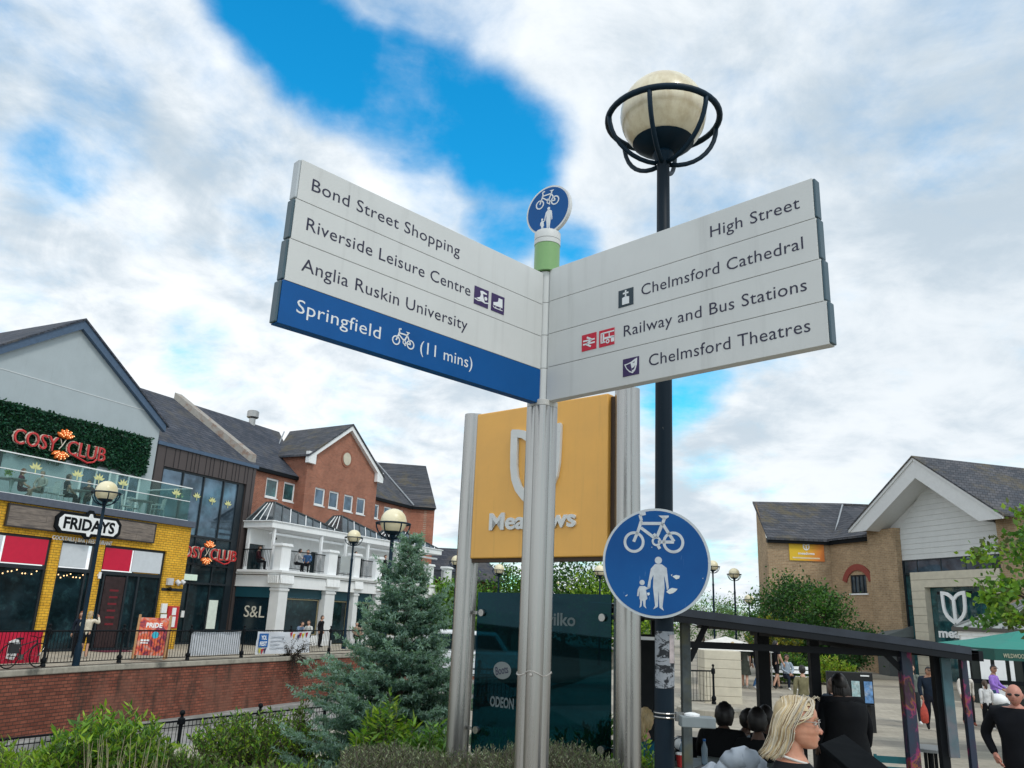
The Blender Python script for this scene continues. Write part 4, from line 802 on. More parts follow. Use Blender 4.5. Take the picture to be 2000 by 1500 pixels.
mb = MB(); mb.box(9.24, 9.30, .63, 3.0, -.02, 2.45); pn = pv.p(mb, 'side_panel', M('side_dark_teal', (.004, .016, .026), .2, var=.1)); mb = MB(); mb.box(9.20, 9.29, .63, 3.0, 2.45, 3.0); pv.p(mb, 'blind', TEALP)
SM = Matrix.Translation((9.23, 2.45, 0)) @ Matrix.Rotation(R(-90), 4, 'Z')
text('S&L', M('cream_letters', (.70, .66, .56), .5), pn, 0.22, 1.62, 1.42, 2.02, -.01, .02, M=pv.T @ SM, bold=-.004)
text('ST', M('brown_letters', (.16, .05, .03), .6), pv.r, 18.3 - 18, 19.15 - 18, 3.18, 3.45, -.06, .03, bold=.06)
peds = [(9.2, 9.95), (13.3, 14.1), (15.8, 16.4), (18.1, 18.8), (21.5, 22.2), (24.5, 25.2), (27.1, 27.8), (29.6, 30.3)]
for a, b in peds:
    mb = MB(); mb.box(a, b, .12, .62, 3.882, 5.15); mb.box(a - .08, b + .08, .04, .70, 5.15, 5.23); mb.box(a - .05, b + .05, .07, .67, 5.23, 5.30); pv.p(mb, 'pedestal', WHITEP, bevel=.012)
    mb = MB(); mb.box((a + b) / 2 - .07, (a + b) / 2 + .07, 1.05, 1.19, 3.9, 6.13)
    if a < 24: pv.p(mb, 'canopy_post', WHITEP)
for (a, b) in zip(peds, peds[1:]):
    mb = MB(); x0, x1 = a[1], b[0]; mb.box(x0, x1, .4, .44, 4.95, 5.0); mb.box(x0, x1, .4, .44, 4.02, 4.05)
    for x in np.arange(x0 + .1, x1, .11): mb.box(x - .008, x + .008, .412, .428, 4.05, 4.95)
    pv.p(mb, 'terrace_rail', BLACK)
mb = MB()
for y in np.arange(.95, 2.9, .11): mb.box(9.28, 9.296, y, y + .016, 4.05, 4.95)
mb.box(9.27, 9.31, .9, 2.95, 4.95, 5.0); pv.p(mb, 'terrace_rail', BLACK)
dr = [(9.4, 10.6), (12.0, 12.75), (14.7, 15.3), (15.9, 16.5), (17.0, 17.6), (19.2, 20.2), (21.5, 23), (24, 25.5)]
mb = MB(); mb.wall(9.3, 27.4, 3.88, 6.13, 2.6, 2.8, [(a, b, 3.9, 5.3) for a, b in dr]); pv.p(mb, 'upper_wall', WHITEP); mb = MB(); mb.box(9.3, 27.4, 2.75, 2.78, 3.9, 5.3); pv.p(mb, 'upper_pane', DGLASS)
mb = MB(); mb.box(9.2, 27.6, .97, 3.04, 6.14, 6.47); mb.box(9.12, 27.7, .9, 3.04, 6.47, 6.53); mb.box(9.5, 27.5, 1.25, 1.4, 5.8, 5.92); pv.p(mb, 'canopy', WHITEP, bevel=.015)
PYG = glass('rooflight_glass', (.035, .05, .06), .08)
for (a, b, ap, az_) in ((9.3, 15.4, 10.35, 7.66), (15.5, 21.0, 16.6, 7.66), (21.1, 27.3, 22.7, 7.64)):
    zb = 6.55; c = [(a, 1.05, zb), (b, 1.05, zb), (b, 3.0, zb), (a, 3.0, zb)]; t0, t1 = Vector((ap, 2.0, az_)), Vector((ap + .02, 2.7, az_))
    mb = MB(); mb.add(c + [t0, t1], [(0, 1, 4), (1, 2, 5, 4), (2, 3, 5), (3, 0, 4, 5)]); rl = pv.p(mb, 'rooflight', PYG); mb = MB()
    for i in range(1, 9):                     # bars run up the long front slope, parallel to its left edge
        q = i / 9; p0 = Vector(c[0]).lerp(Vector(c[1]), q); p1 = t0.lerp(Vector(c[1]), q); mb.tube([p0 + Vector((0, -.02, .02)), p1 + Vector((0, -.02, .02))], .03, 5, mi=i % 2)
    for e in ((c[0], t0), (c[1], t0), (c[3], t1), (t0, t1)): mb.tube([Vector(e[0]) + Vector((0, 0, .03)), Vector(e[1]) + Vector((0, 0, .03))], .05, 5, mi=1)
    for i in range(1, 4): q = i / 4; mb.tube([Vector(c[3]).lerp(Vector(c[0]), q) + Vector((0, 0, .02)), t1.lerp(t0, q) + Vector((0, 0, .02))], .03, 5)
    pv.p(mb, 'glazing_bar', [WHITEP, M('bar_grey', (.05, .06, .065), .5)], rl)
for (u, l) in ((11.2, 'oval black bulkhead light under the white canopy'),):
    q = left('bulkhead_light', l, 'light', u, 2.5, 5.75); mb = MB(); mb.ball((0, 0, 0), .2, 14, 8, sc=(1, .4, .45)); mb.build('lamp_case', BLACK, q)
mb = MB(); mb.box(14.35, 15.35, .06, .10, 4.1, 5.05); pn = pv.p(mb, 'terrace_screen', clearglass('screen_glass', (.8, .85, .85), (.6, .62, .62), .5))
# far house beyond the terrace
fh = thing('far_house', 'distant red brick house with dark slate roof beyond the white terrace', 'house', (-3.5, 66, .2))
mb = MB(); mb.box(-9, 3.2, 0, 8, 0, 5.0); mb.build('wall', REDBRICK, fh); mb = MB(); sheet(mb, [(-9.3, -.4, 4.9), (3.6, -.4, 4.9), (1.2, 4, 7.6), (-9.3, 4, 7.6)]); sheet(mb, [(3.6, -.4, 4.9), (3.6, 8.4, 4.9), (1.2, 4, 7.6)]); mb.build('roof', SLATE, fh); mb = MB(); mb.box(-3.3, -2.7, 2.5, 3.1, 6.5, 8.3); mb.build('chimney', CREAM, fh)
# ================================================================== right side: mall, tan building, kiosk, parasol, shelter
MA = R(-74); K_M = Vector((19.06, 48., .35)); UM = Vector((math.cos(MA), math.sin(MA), 0)); VM = Vector((-UM.y, UM.x, 0))
def FM(s, v, z=0.): return K_M + UM * s + VM * v + Vector((0, 0, z))
class BldM(Bld):
    def __init__(s, name, label, cat, s0, v0=0., z0=0.): s.r = thing(name, label, cat, FM(s0, v0, z0), MA); s.T = Matrix.Translation((-s0, -v0, -z0))
# local z is 0.35 below the heights measured from plaza zero
mz = lambda z: z - .35
CLADW = M('white_cladding', (.60, .61, .60), .6, var=.05, scale=1.5, streak=.08); TRIMW = M('white_trim', (.64, .645, .64), .55, var=.04)
ml_ = BldM('mall_entrance', 'white clad gabled shopping centre entrance with tall glazing and stone surround', 'building', 8.3)
mb = MB(); mb.flat([(5.6, mz(6.1)), (12.6, mz(6.1)), (12.6, mz(7.8)), (8.36, mz(10.7)), (3.9, mz(7.95)), (5.6, mz(7.7))], .07, .12); ml_.p(mb, 'gable_wall', TRIMW)
mb = MB()
pr = [(5.68, 6.06), (11.9, 6.06), (11.9, 7.2), (8.36, 10.2), (5.68, 7.75)]
zz = 6.06
def span(z):       # width of the gable at height z
    return (5.68 if z < 7.62 else 5.68 + (z - 7.62) * .975), (11.75 if z < 7.3 else 11.75 - (z - 7.3) * 1.12)
while zz < 10.1:
    z1 = min(zz + .265, 10.1); a0, b0 = span(zz); a1, b1 = span(z1)
    if b1 - a1 < .05: break
    mb.add([(a0, -.035, mz(zz)), (b0, -.035, mz(zz)), (b1, -.012, mz(z1)), (a1, -.012, mz(z1)), (a0, .1, mz(zz)), (b0, .1, mz(zz))], [(0, 1, 2, 3), (4, 5, 1, 0)]); zz = z1
ml_.p(mb, 'cladding', CLADW)
mb = MB()
for (s_, so, si_) in ((-1, 5.05, 3.75), (1, 4.75, 3.6)):
    ap = 8.36; P = lambda t, dz: (ap + s_ * t, mz(10.86 - t * (.62 if s_ < 0 else .70) + dz))
    mb.flat([P(0, 0), P(so, 0), (P(so, 0)[0], P(so, 0)[1] - .12), (P(so - 1.25, 0)[0], P(so, 0)[1] - .12), P(0, -.98)], -1.2, -1.1 + .001 * s_)
    mb.flat([P(-.02, .07), P(so + .05, .07), P(so + .05, -.10), P(-.02, -.10)], -1.26, -1.2)
    q0, q1 = P(0, -.98), P(so - 1.25, -.98); q1 = (q1[0], max(q1[1], P(so, 0)[1] - .12)); mb.add([(q0[0], -1.1, q0[1]), (q1[0], -1.1, q1[1]), (q1[0], 0.05, q1[1]), (q0[0], .05, q0[1])], [(0, 1, 2, 3)])
ml_.p(mb, 'barge_board', TRIMW)
mb = MB()
for s_, so, k_ in ((-1, 5.12, .62), (1, 4.85, .70)):
    (x0, z0), (x1, z1) = (8.36, mz(11.0)), (8.36 + s_ * so, mz(11.0 - so * k_)); sheet(mb, [(x0, -1.3, z0), (x1, -1.3, z1), (x1, 12, z1), (x0, 12, z0)], .09)
ml_.p(mb, 'roof', SLATEL)
mb = MB(); mb.wall(3.6, 5.66, mz(.1), mz(7.72), -.35, .3); mb.box(3.55, 5.67, -.39, .3, mz(2.0), mz(2.12)); ml_.p(mb, 'brick_pier', TANBRICK); mb = MB(); mb.wall(11.9, 15.5, mz(.1), mz(7.6), -.3, .3); ml_.p(mb, 'brick_pier', TANBRICK)
mb = MB(); mb.box(5.68, 11.9, .04, .10, mz(.2), mz(6.05)); ml_.p(mb, 'glazing', TEALGLASS)
mb = MB(); mb.box(5.8, 11.9, -.005, .03, mz(5.42), mz(6.0)); ml_.p(mb, 'upper_glazing', SKYGLASS)
mb = MB()
for u in (6.66, 8.2, 9.7, 11.2): mb.box(u - .03, u + .03, -.03, .05, mz(5.4), mz(6.05))
for z in (5.36, 3.8): mb.box(5.68, 6.5, -.03, .05, mz(z) - .03, mz(z) + .03)
mb.box(5.66, 5.75, -.04, .06, mz(.2), mz(6.05)); mb.box(5.68, 11.9, -.04, .06, mz(6.0), mz(6.06)); ml_.p(mb, 'mullion', DARKFR)
mb = MB(); mb.wall(6.45, 11.8, mz(.2), mz(5.40), -.32, .02, [(7.32, 10.9, mz(.15), mz(4.66))]); st = ml_.p(mb, 'stone_surround', CREAM)
mb = MB()
for i in range(1, 12): mb.box(6.445, 7.325, -.326, -.318, mz(.2 + i * .39) - .008, mz(.2 + i * .39) + .008)
mb.box(6.445, 11.8, -.326, -.318, mz(5.02), mz(5.036)); ml_.p(mb, 'stone_joint', M('joint_brown', (.22, .19, .14), .8), st)  # thin joint lines, darker than the stone
mb = MB(); tulip(mb, 8.42, mz(3.02), 1.42, 1.40, -.42, -.36, .17); ml_.p(mb, 'emblem', WHITEP)
mb = MB(); mb.box(8.15, 8.5, -.38, -.33, mz(4.30), mz(4.44)); mb.box(9.8, 10.2, -.38, -.33, mz(4.30), mz(4.44)); ml_.p(mb, 'emblem_bracket', BLACK)
ml_.t('meadows', WHITEP, 7.98, 10.9, mz(2.34), mz(2.74), -.36, depth=.04, bold=.03)

tb = thing('tan_building', 'tan brick building with lichen slate roof behind the bushy tree', 'building', (17., 48., .2)); tp = lambda mb, n, m, par=None, **k: mb.xf(Matrix.Translation((-17, -48, -.2))).build(n, m, par or tb, **k)
mb = MB(); mb.box(15.38, 19.25, 48, 48.3, .1, 7.3); mb.add([(15.38, 48, .1), (15.78, 51.2, .1), (15.78, 51.2, 10.1), (15.38, 48, 7.3)], [(1, 0, 3, 2)]); tp(mb, 'wall', TANBRICK)
mb = MB(); mb.box(15.32, 19.15, 47.75, 47.995, 7.22, 7.5); a = FM(.1, -.22); b = FM(3.6, -.22); mb.add([(a.x, a.y, 7.2), (b.x, b.y, 7.2), (b.x, b.y, 7.5), (a.x, a.y, 7.5)], [(0, 1, 2, 3)]); tp(mb, 'gutter', BLACK)
mb = MB(); sheet(mb, [(15.30, 47.7, 7.5), (19.3, 47.7, 7.5), (21.5, 51.5, 10.25), (24.6, 51.5, 10.25), (24.6, 52, 10.25), (15.82, 52, 10.2)]); c0, c1 = FM(-.4, -.3, 0), FM(4, -.3, 0); sheet(mb, [(c0.x, c0.y, 7.55), (c1.x, c1.y, 7.55), (24.6, 50.5, 10.0), (21.2, 51., 10.0)]); tp(mb, 'roof', SLATEL)
mb = MB(); mb.tube([(19.2, 47.75, 7.6), (21.3, 51.2, 10.1)], .06, 5); tp(mb, 'lead_valley', M('lead_grey', (.30, .32, .34), .6))
tw = BldM('side_wing', 'tan brick wing with red arched window between the tan building and white gable', 'building', 1.8)
mb = MB(); mb.wall(-.0, 3.6, mz(.1), mz(7.4), 0, .3, [(1.55, 2.85, mz(4.45), mz(5.45))]); tw.p(mb, 'wall', TANBRICK)
mb = MB(); n = 18; arc = lambda r, i: (2.2 + r * math.cos(R(20 + 140 * i / n)), mz(4.72) + r * math.sin(R(20 + 140 * i / n)))
for i in range(n): p, q, r_, s_ = arc(.98, i), arc(.98, i + 1), arc(1.32, i + 1), arc(1.32, i); mb.flat([p, q, r_, s_], -.07, .0)
tw.p(mb, 'brick_arch', M('arch_red', (.26, .055, .04), .8, var=.15))
mb = MB(); mb.frame(1.55, 2.85, mz(4.45), mz(5.45), .05, .15, .07)
for i in (1, 2, 3): u = 1.55 + 1.3 * i / 4; mb.box(u - .025, u + .025, .04, .14, mz(4.5), mz(5.4))
w_ = tw.p(mb, 'window', DARKFR); mb = MB(); mb.box(1.6, 2.8, .09, .11, mz(4.5), mz(5.42)); tw.p(mb, 'pane', SKYGLASS, w_); mb = MB(); mb.box(1.45, 2.95, -.06, .06, mz(4.37), mz(4.45)); tw.p(mb, 'sill', WHITEP, w_)
# orange banner
bn = thing('wall_banner', 'yellow to orange banner with white emblem on the tan brick wall', 'banner', (17.65, 47.97, 6.26))
def bannermat():
    m = bpy.data.materials.new('banner_print'); m.use_nodes = True; g = NT(m.node_tree); b = g.n['Principled BSDF']; sp = g.add('ShaderNodeSeparateXYZ'); g.put(sp, 0, g.add('ShaderNodeTexCoord').outputs['Object'])
    f = g.rng(g.math('ADD', sp.outputs[0], g.math('MULTIPLY', sp.outputs[2], -.5)), -.9, .95); g.put(b, 'Base Color', g.mix(f, (.78, .50, .02, 1), (.72, .20, .04, 1))); b.inputs['Roughness'].default_value = .5; return m
mb = MB(); mb.box(-1.02, 1.02, -.03, .02, .0, 1.0); pl = mb.build('banner_sheet', bannermat(), bn)
mb = MB(); tulip(mb, -.20, .62, .36, .32, -.045, -.032, .06); mb.build('emblem', WHITEP, pl); text('meadows', WHITEP, pl, -.52, .45, .36, .50, -.045, .01, bold=.03); mb = MB(); mb.box(-.85, .75, -.036, -.031, .12, .2); mb.build('caption_line', M('caption_cream', (.75, .62, .40), .6), pl)
# side shed right of tan wall base
sd_ = thing('grey_hut', 'small grey hut roof at the foot of the tan brick pier', 'hut', (20.6, 43, .35)); mb = MB(); mb.box(-1.2, .4, -.6, .6, 0, 1.9); mb.build('wall', M('hut_grey', (.10, .11, .11), .8), sd_); mb = MB(); mb.add([(-1.4, -.7, 1.9), (.6, -.7, 1.9), (.6, .7, 1.9), (-1.4, .7, 1.9), (.5, -.7, 2.6), (.5, .7, 2.6)], [(0, 1, 4), (1, 2, 5, 4), (2, 3, 5), (3, 0, 4, 5)]); mb.build('roof', M('hut_roof', (.13, .15, .15), .8), sd_)

# kiosk
kz = 24.; ks = thing('kiosk', 'white slatted kiosk with striped grey metal roof beside the green parasol', 'kiosk', (21.2, 31.85, .0), R(-28)); ks.scale = (1.3, 1.3, .97)
mb = MB(); L = 2.75
sg_ = [(0, -.08)]
mb.add([(-L, -2.0, 2.85), (L, -2.0, 2.85), (L, 2.0, 2.85), (-L, 2.0, 2.85), (-.4, 0, 4.25), (.4, 0, 4.25)], [(0, 1, 5, 4), (1, 2, 5), (2, 3, 4, 5), (3, 0, 4)]); rf = mb.build('roof', M('zinc_roof', (.30, .32, .31), .5, .2, var=.12), ks)
mb = MB()
for i in range(19): x = -L + 2 * L * i / 18; xt = max(-.4, min(.4, x * .15)); mb.tube([(x, -2.0, 2.88), (xt, -.01, 4.26)], .035, 4, mi=0)
for i in range(9): y = -2 + 4 * i / 8; mb.tube([(-L, y, 2.88), (-.4, 0, 4.26)], .035, 4)
mb.build('roof_rib', M('zinc_dark', (.13, .14, .14), .5), rf)
mb = MB(); mb.box(-L - .05, L + .05, -2.08, 2.08, 2.70, 2.85); mb.build('gutter', M('gutter_brown', (.06, .055, .05), .7), ks)
mb = MB(); mb.box(-L + .15, L - .15, -1.9, 1.9, 2.16, 2.70); mb.box(-L + .1, L - .1, -1.95, 1.95, 2.54, 2.70); mb.build('frieze', WHITEP, ks)
mb = MB()
for x in (-2.2, -1.75, -1.3, -.85, -.3, .2): mb.box(x, x + .28, -1.93, -1.9, 2.26, 2.47)
mb.build('frieze_panel', M('frieze_dark', (.035, .045, .03), .6), ks)
mb = MB(); x = -L + .2
while x < L - .2: mb.box(x, x + (.26 if int(x * 7) % 3 == 0 else .10), -1.88, -1.78, .0, 2.2); x += .36
for y in np.arange(-1.7, 1.8, .36): mb.box(-L + .2, -L + .3, y, y + .2, 0, 2.2)
mb.build('slat', WHITEP, ks); mb = MB(); mb.box(-L + .35, L - .3, -1.72, 1.7, 0, 2.2); mb.build('core', M('kiosk_dark', (.018, .026, .022), .6), ks)
mb = MB(); mb.box(-2.8, 2.8, -1.97, -1.93, .85, 1.0); mb.build('counter_rail', BLACK, ks)

# parasol
PGR = M('parasol_green', (.004, .21, .16), .6, var=.08); PGD = M('parasol_valance', (.004, .075, .06), .65, var=.1)
pa = thing('parasol', 'large green square parasol lettered on its valance in front of the white kiosk', 'parasol', (12.35, 20., -.2)); 
mb = MB(); c = [(-1.6, -1.6), (1.6, -1.6), (1.6, 1.6), (-1.6, 1.6)]; vs = [(0, 0, 2.84)]; n = 6
mb2 = []
for k in range(4):
    a, b = Vector((*c[k], 2.43)), Vector((*c[(k + 1) % 4], 2.43))
    for i in range(n):
        p, q = a.lerp(b, i / n), a.lerp(b, (i + 1) / n); sag = lambda v, t: v + Vector((0, 0, -.05 * math.sin(PI * t)))
        top = Vector((0, 0, 2.84)); pm, qm = p.lerp(top, .5) - Vector((0, 0, .04)), q.lerp(top, .5) - Vector((0, 0, .04)); mb.add([sag(p, 0), sag(q, 0), qm, pm], [(0, 1, 2, 3)]); mb.add([pm, qm, top], [(0, 1, 2)])
mb.build('canopy', PGR, pa)
mb = MB()
for k in range(4): a, b = Vector((*c[k], 2.43)), Vector((*c[(k + 1) % 4], 2.43)); d = Vector((0, 0, -.24)); o_ = Vector((0, 0, 0)); mb.add([a, b, b + d, a + d], [(0, 1, 2, 3)])
va = mb.build('valance', PGD, pa); YEL = M('valance_letters', (.52, .42, .10), .6); text('WILDWOOD', YEL, va, -.62, .12, 2.25, 2.36, -1.612, .01, bold=.02); text('WILDWOOD', M('valance_letters_pale', (.45, .45, .33), .6), va, -1.42, -.9, 2.25, 2.34, -1.612, .01)
mb = MB(); mb.cyl((0, 0, 0), (0, 0, 2.8), .04, n=10); mb.build('pole', LAMPBLK, pa)
for k in range(8): a = R(45 * k); mb = MB(); mb.tube([(0, 0, 2.35), (1.5 * math.cos(a), 1.5 * math.sin(a), 2.45)], .014, 5); mb.build('rib', LAMPBLK, pa)
mb = MB(); mb.box(-.4, .4, -.4, .4, 0, .08); mb.build('base_plate', BLACK, pa)

# ---------------------------------------------------------------- shelter
sl = thing('timber_shelter', 'black timber shelter with sloping corrugated roof and painted posts over dark tables', 'shelter', (3., 8., .2)); so = Matrix.Translation((-3., -8., -.2))
SBLK = M('shelter_black', (.005, .007, .010), .6, spec=.25, var=.3, scale=4); SROOF = M('shelter_roof', (.022, .028, .038), .5, spec=.3, var=.2, scale=2, bump=.2)
def graffiti():
    m = bpy.data.materials.new('graffiti_paint'); m.use_nodes = True; g = NT(m.node_tree); b = g.n['Principled BSDF']; co = g.add('ShaderNodeTexCoord').outputs['Object']
    mp = g.add('ShaderNodeMapping'); g.put(mp, 'Vector', co); mp.inputs['Scale'].default_value = (5, 5, 3); n = g.noise(mp.outputs[0], 1.1, 5, .6, .5)
    r_ = g.add('ShaderNodeValToRGB'); e = r_.color_ramp; e.elements[0].position = .36; e.elements[0].color = (.012, .03, .06, 1); e.elements[1].position = .74; e.elements[1].color = (.02, .012, .03, 1)
    for p, c_ in ((.50, (.02, .022, .05, 1)), (.545, (.22, .012, .10, 1)), (.575, (.25, .09, .015, 1)), (.60, (.06, .015, .05, 1)), (.64, (.04, .012, .02, 1)), (.70, (.10, .12, .015, 1))): q = e.elements.new(p); q.color = c_
    g.put(r_, 0, n); g.put(b, 'Base Color', r_.outputs[0]); b.inputs['Roughness'].default_value = .5; return m
GRAF = graffiti(); GREYP = M('post_grey_green', (.06, .075, .08), .6, var=.4, scale=9, tint=(.10, .10, .05))
rz = lambda x: 2.605 - .078 * (x - 1.68) - .004 * (x - 1.68) ** 2
def rpt(x, y): return (x, y, rz(x) + .02 * (y - 8))
mb = MB(); xs = [1.15 + i * .055 for i in range(60)]; ysr = [7.75, 9.5, 11.3]
vs = [(x, y, rz(x) + (.014 if i % 2 else 0) + .02 * (y - 8)) for y in ysr for i, x in enumerate(xs)]; n = len(xs)
mb.add(vs, [(j * n + i, j * n + i + 1, (j + 1) * n + i + 1, (j + 1) * n + i) for j in range(2) for i in range(n - 1)])
mb.add([(x, y, z - .03) for x, y, z in vs], [(j * n + i, (j + 1) * n + i, (j + 1) * n + i + 1, j * n + i + 1) for j in range(2) for i in range(n - 1)]); mb.xf(so).build('roof_sheet', SROOF, sl)
mb = MB()
for yy in (7.70, 11.28):
    pts = [(x, yy, rz(x) - .05 + .02 * (yy - 8)) for x in xs[::3]]; w = .045
    for zt, zb_, mi_, e_ in ((.075, .008, 1, -.006), (.008, -.05, 0, 0)):
      for a, b in zip(pts, pts[1:]): mb.add([(a[0], a[1] + e_, a[2] + zt), (b[0], b[1] + e_, b[2] + zt), (b[0], b[1] + e_, b[2] + zb_), (a[0], a[1] + e_, a[2] + zb_), (a[0], a[1] + w, a[2] + zt), (b[0], b[1] + w, b[2] + zt), (b[0], b[1] + w, b[2] + zb_), (a[0], a[1] + w, a[2] + zb_)], [(3, 2, 1, 0), (0, 1, 5, 4), (7, 6, 2, 3), (4, 5, 6, 7)], mi_)
mb.box(4.38, 4.42, 7.75, 11.25, 2.27, 2.36); mb.xf(so).build('fascia', [SBLK, M('shelter_slate', (.030, .037, .050), .55, spec=.3, var=.3, scale=5)], sl)
mb = MB(); mb.box(1.70, 3.80, 7.98, 8.05, 2.275, 2.335); mb.box(1.30, 1.36, 8.05, 10.9, 2.50, 2.56)
for x in (1.7, 2.6, 3.3, 4.2): mb.box(x, x + .06, 8.0, 11.2, rz(x) - .09, rz(x) - .035)
for (x, s_) in ((1.78, 1), (3.78, -1)): mb.tube([(x, 8.02, 2.16), (x + .17 * s_, 8.02, rz(x) - .10)], .035, 4)
mb.xf(so).build('beam', SBLK, sl)
for (x, y, w, mt, n_) in ((1.74, 8.0, .085, GREYP, 'post'), (3.36, 10.9, .15, SBLK, 'post'), (4.02, 10.9, .12, SBLK, 'post'), (3.81, 8.0, .10, GRAF, 'post'), (4.13, 8.06, .075, SBLK, 'post'), (4.385, 8.05, .06, GRAF, 'post'), (1.98, 10.9, .10, SBLK, 'post')):
    mb = MB(); mb.box(x - w / 2, x + w / 2, y - w / 2, y + w / 2, .1, rz(x) - .06 + .02 * (y - 8)); mb.xf(so).build(n_, mt, sl, bevel=.006)
mb = MB(); mb.box(4.125, 4.215, 7.94, 7.97, 1.42, 2.28); mb.xf(so).build('painted_board', M('board_teal', (.05, .11, .13), .6, var=.4, scale=6, tint=(.16, .14, .16)), sl, bevel=.004)
mb = MB(); mb.box(1.28, 1.82, 9.4, 9.46, .25, 2.36); mb.xf(so).build('back_screen', M('screen_black', (.006, .009, .012), .8), sl)
mb = MB(); mb.box(1.2, 1.62, 7.99, 8.02, 2.33, 2.36); mb.xf(so).build('white_strip', WHITEP, sl)
# ================================================================== vegetation
BARK = M('bark', (.085, .062, .045), .9, var=.35, scale=14, bump=.5)
G_DARK = leafmat('leaf_dark', (.026, .075, .022)); G_MID = leafmat('leaf_mid', (.06, .15, .026)); G_LIT = leafmat('leaf_light', (.14, .27, .035)); G_YEL = leafmat('leaf_yellow', (.26, .24, .025)); G_LIME = leafmat('leaf_lime', (.25, .37, .035)); G_OLV = leafmat('leaf_olive', (.095, .12, .04))
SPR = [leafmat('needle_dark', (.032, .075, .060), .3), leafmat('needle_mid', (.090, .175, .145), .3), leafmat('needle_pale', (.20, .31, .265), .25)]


def spruce(x, y, zb, h, r0):
    root = thing('blue_spruce', 'young blue spruce standing left of the orange monument sign', 'tree', (x, y, zb)); rn = random.Random(5)
    mb = MB(); mb.tube([(0, 0, -.2), (.01, 0, h * .5), (-.02, 0, h)], [.055, .03, .008], 8); mb.build('trunk', BARK, root, smooth=True)
    tw = []; wood = MB()                                  # twigs: start, end, tone
    def twig(a, b, tone): tw.append((a, b, tone))
    z = .10; k = 0
    while z < h - .04:
        t = z / h; L0 = r0 * (1 - t) ** .74 * (1.12 if k % 2 else .9) + .05; n = max(5, int(8 * (1 - t) + 4)); k += 1
        for i in range(n):
            a = 2 * PI * (i + rn.uniform(-.35, .35)) / n + k * .7; L = L0 * rn.uniform(.68, 1.12)
            if t < .30 and math.cos(a) < -.3: L *= 1.34
            el = R(8 + 45 * t ** 1.6 + rn.uniform(-8, 8)); d = Vector((math.cos(a), math.sin(a), 0)); pts = []
            for j in range(7): s = j / 6; pts.append(Vector((0, 0, z)) + d * L * s * math.cos(el) + Vector((0, 0, L * (s * math.sin(el) - .18 * (1 - t) * s * (1 - s) * 2 + .08 * s * s))))
            wood.tube([pts[0], pts[3], pts[5]], [.011 * (1.3 - t), .006, .003], 4, cap=False)
            sd_ = Vector((-d.y, d.x, 0))
            for j in range(1, 7):
                s = j / 6; p = pts[j]; twig(pts[j - 1], p, s)
                if j >= 2 or L > .5:
                    sl_ = (L * .42) * (1.12 - s) + .045
                    for sg in (1, -1):
                        q = p + (sd_ * sg * .8 + d * .62 + Vector((0, 0, .12 + rn.uniform(-.2, .25)))).normalized() * sl_ * rn.uniform(.7, 1.15); twig(p, q, s)
                        if sl_ > .15:
                            for f in (.45, .75):
                                m = p.lerp(q, f)
                                for s2 in (1, -1): twig(m, m + (d * .8 + sd_ * sg * (.35 + .5 * s2) + Vector((0, 0, .1))).normalized() * sl_ * .42 * rn.uniform(.7, 1.2), s)
        z += .185 * (1 - .35 * t) * rn.uniform(.85, 1.1) * (h / 2.8)
    twig(Vector((0, 0, h - .3)), Vector((-.02, 0, h + .02)), .7)
    wood.build('branch_wood', BARK, root)
    A = np.array([t[0] for t in tw]); Bn = np.array([t[1] for t in tw]); tone = np.array([t[2] for t in tw]); ln = np.linalg.norm(Bn - A, axis=1)
    cnt = np.maximum(5, (ln * 190).astype(int)); idx = np.repeat(np.arange(len(tw)), cnt); s = RNG.uniform(0, 1, len(idx)); P = A[idx] + (Bn - A)[idx] * s[:, None]; D = nrm((Bn - A)[idx]) * .75
    o = nrm(RNG.normal(size=(len(idx), 3)) + np.array([0, 0, .25])); D = D + o * .95
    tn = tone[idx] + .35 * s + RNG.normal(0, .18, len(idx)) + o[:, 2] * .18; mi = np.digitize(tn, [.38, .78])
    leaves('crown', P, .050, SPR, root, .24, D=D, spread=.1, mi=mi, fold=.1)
    print('spruce needles', len(idx))
spruce(-1.27, 11., .60, 2.90, 1.10)


def bush(name, label, cat, loc, w, d, h, nst, lps, size, mats, aspect=.32, lean=.55, stem=.006, group=None, kind=None, up=.5, seed=1, wts=None, part='foliage'):
    root = thing(name, label, cat, loc, 0, group); rn = np.random.default_rng(seed); P = []; D = []; mb = MB()
    for i in range(nst):
        a = rn.uniform(0, 2 * PI); q = math.sqrt(rn.uniform(0, 1)); b = Vector((w * .35 * q * math.cos(a), d * .35 * q * math.sin(a), 0)); hh = h * (1 - .45 * q * q) * rn.uniform(.72, 1.08)
        e = Vector((w * .5 * q * math.cos(a) * (.75 + lean * .5) + rn.normal(0, .03), d * .5 * q * math.sin(a) * (.75 + lean * .5), hh)); m = b.lerp(e, .5) + Vector((0, 0, hh * .12))
        mb.tube([b, m, e], [stem, stem * .7, stem * .3], 4, cap=False)
        for j in range(lps):
            t = .12 + .88 * (j + rn.uniform(0, 1)) / lps; p = (b.lerp(m, t * 2) if t < .5 else m.lerp(e, t * 2 - 1)); P.append(p); aa = rn.uniform(0, 2 * PI); D.append((math.cos(aa), math.sin(aa), up + .5 * t))
    mb.build('stem', BARK if stem > .004 else G_OLV, root); leaves(part, np.array(P), size, mats, root, aspect, D=np.array(D), spread=.35, mi=None if wts is None else rn.choice(len(mats), len(P), p=wts)); return root
gz = ground_z
bush('leafy_shrub', 'bright green leafy shrub with long pointed leaves in front of the lower railing', 'shrub', (-4.02, 9.1, .55), 1.30, 1.1, .86, 170, 28, .10, [G_MID, G_LIT, G_LIME], .24, seed=3)
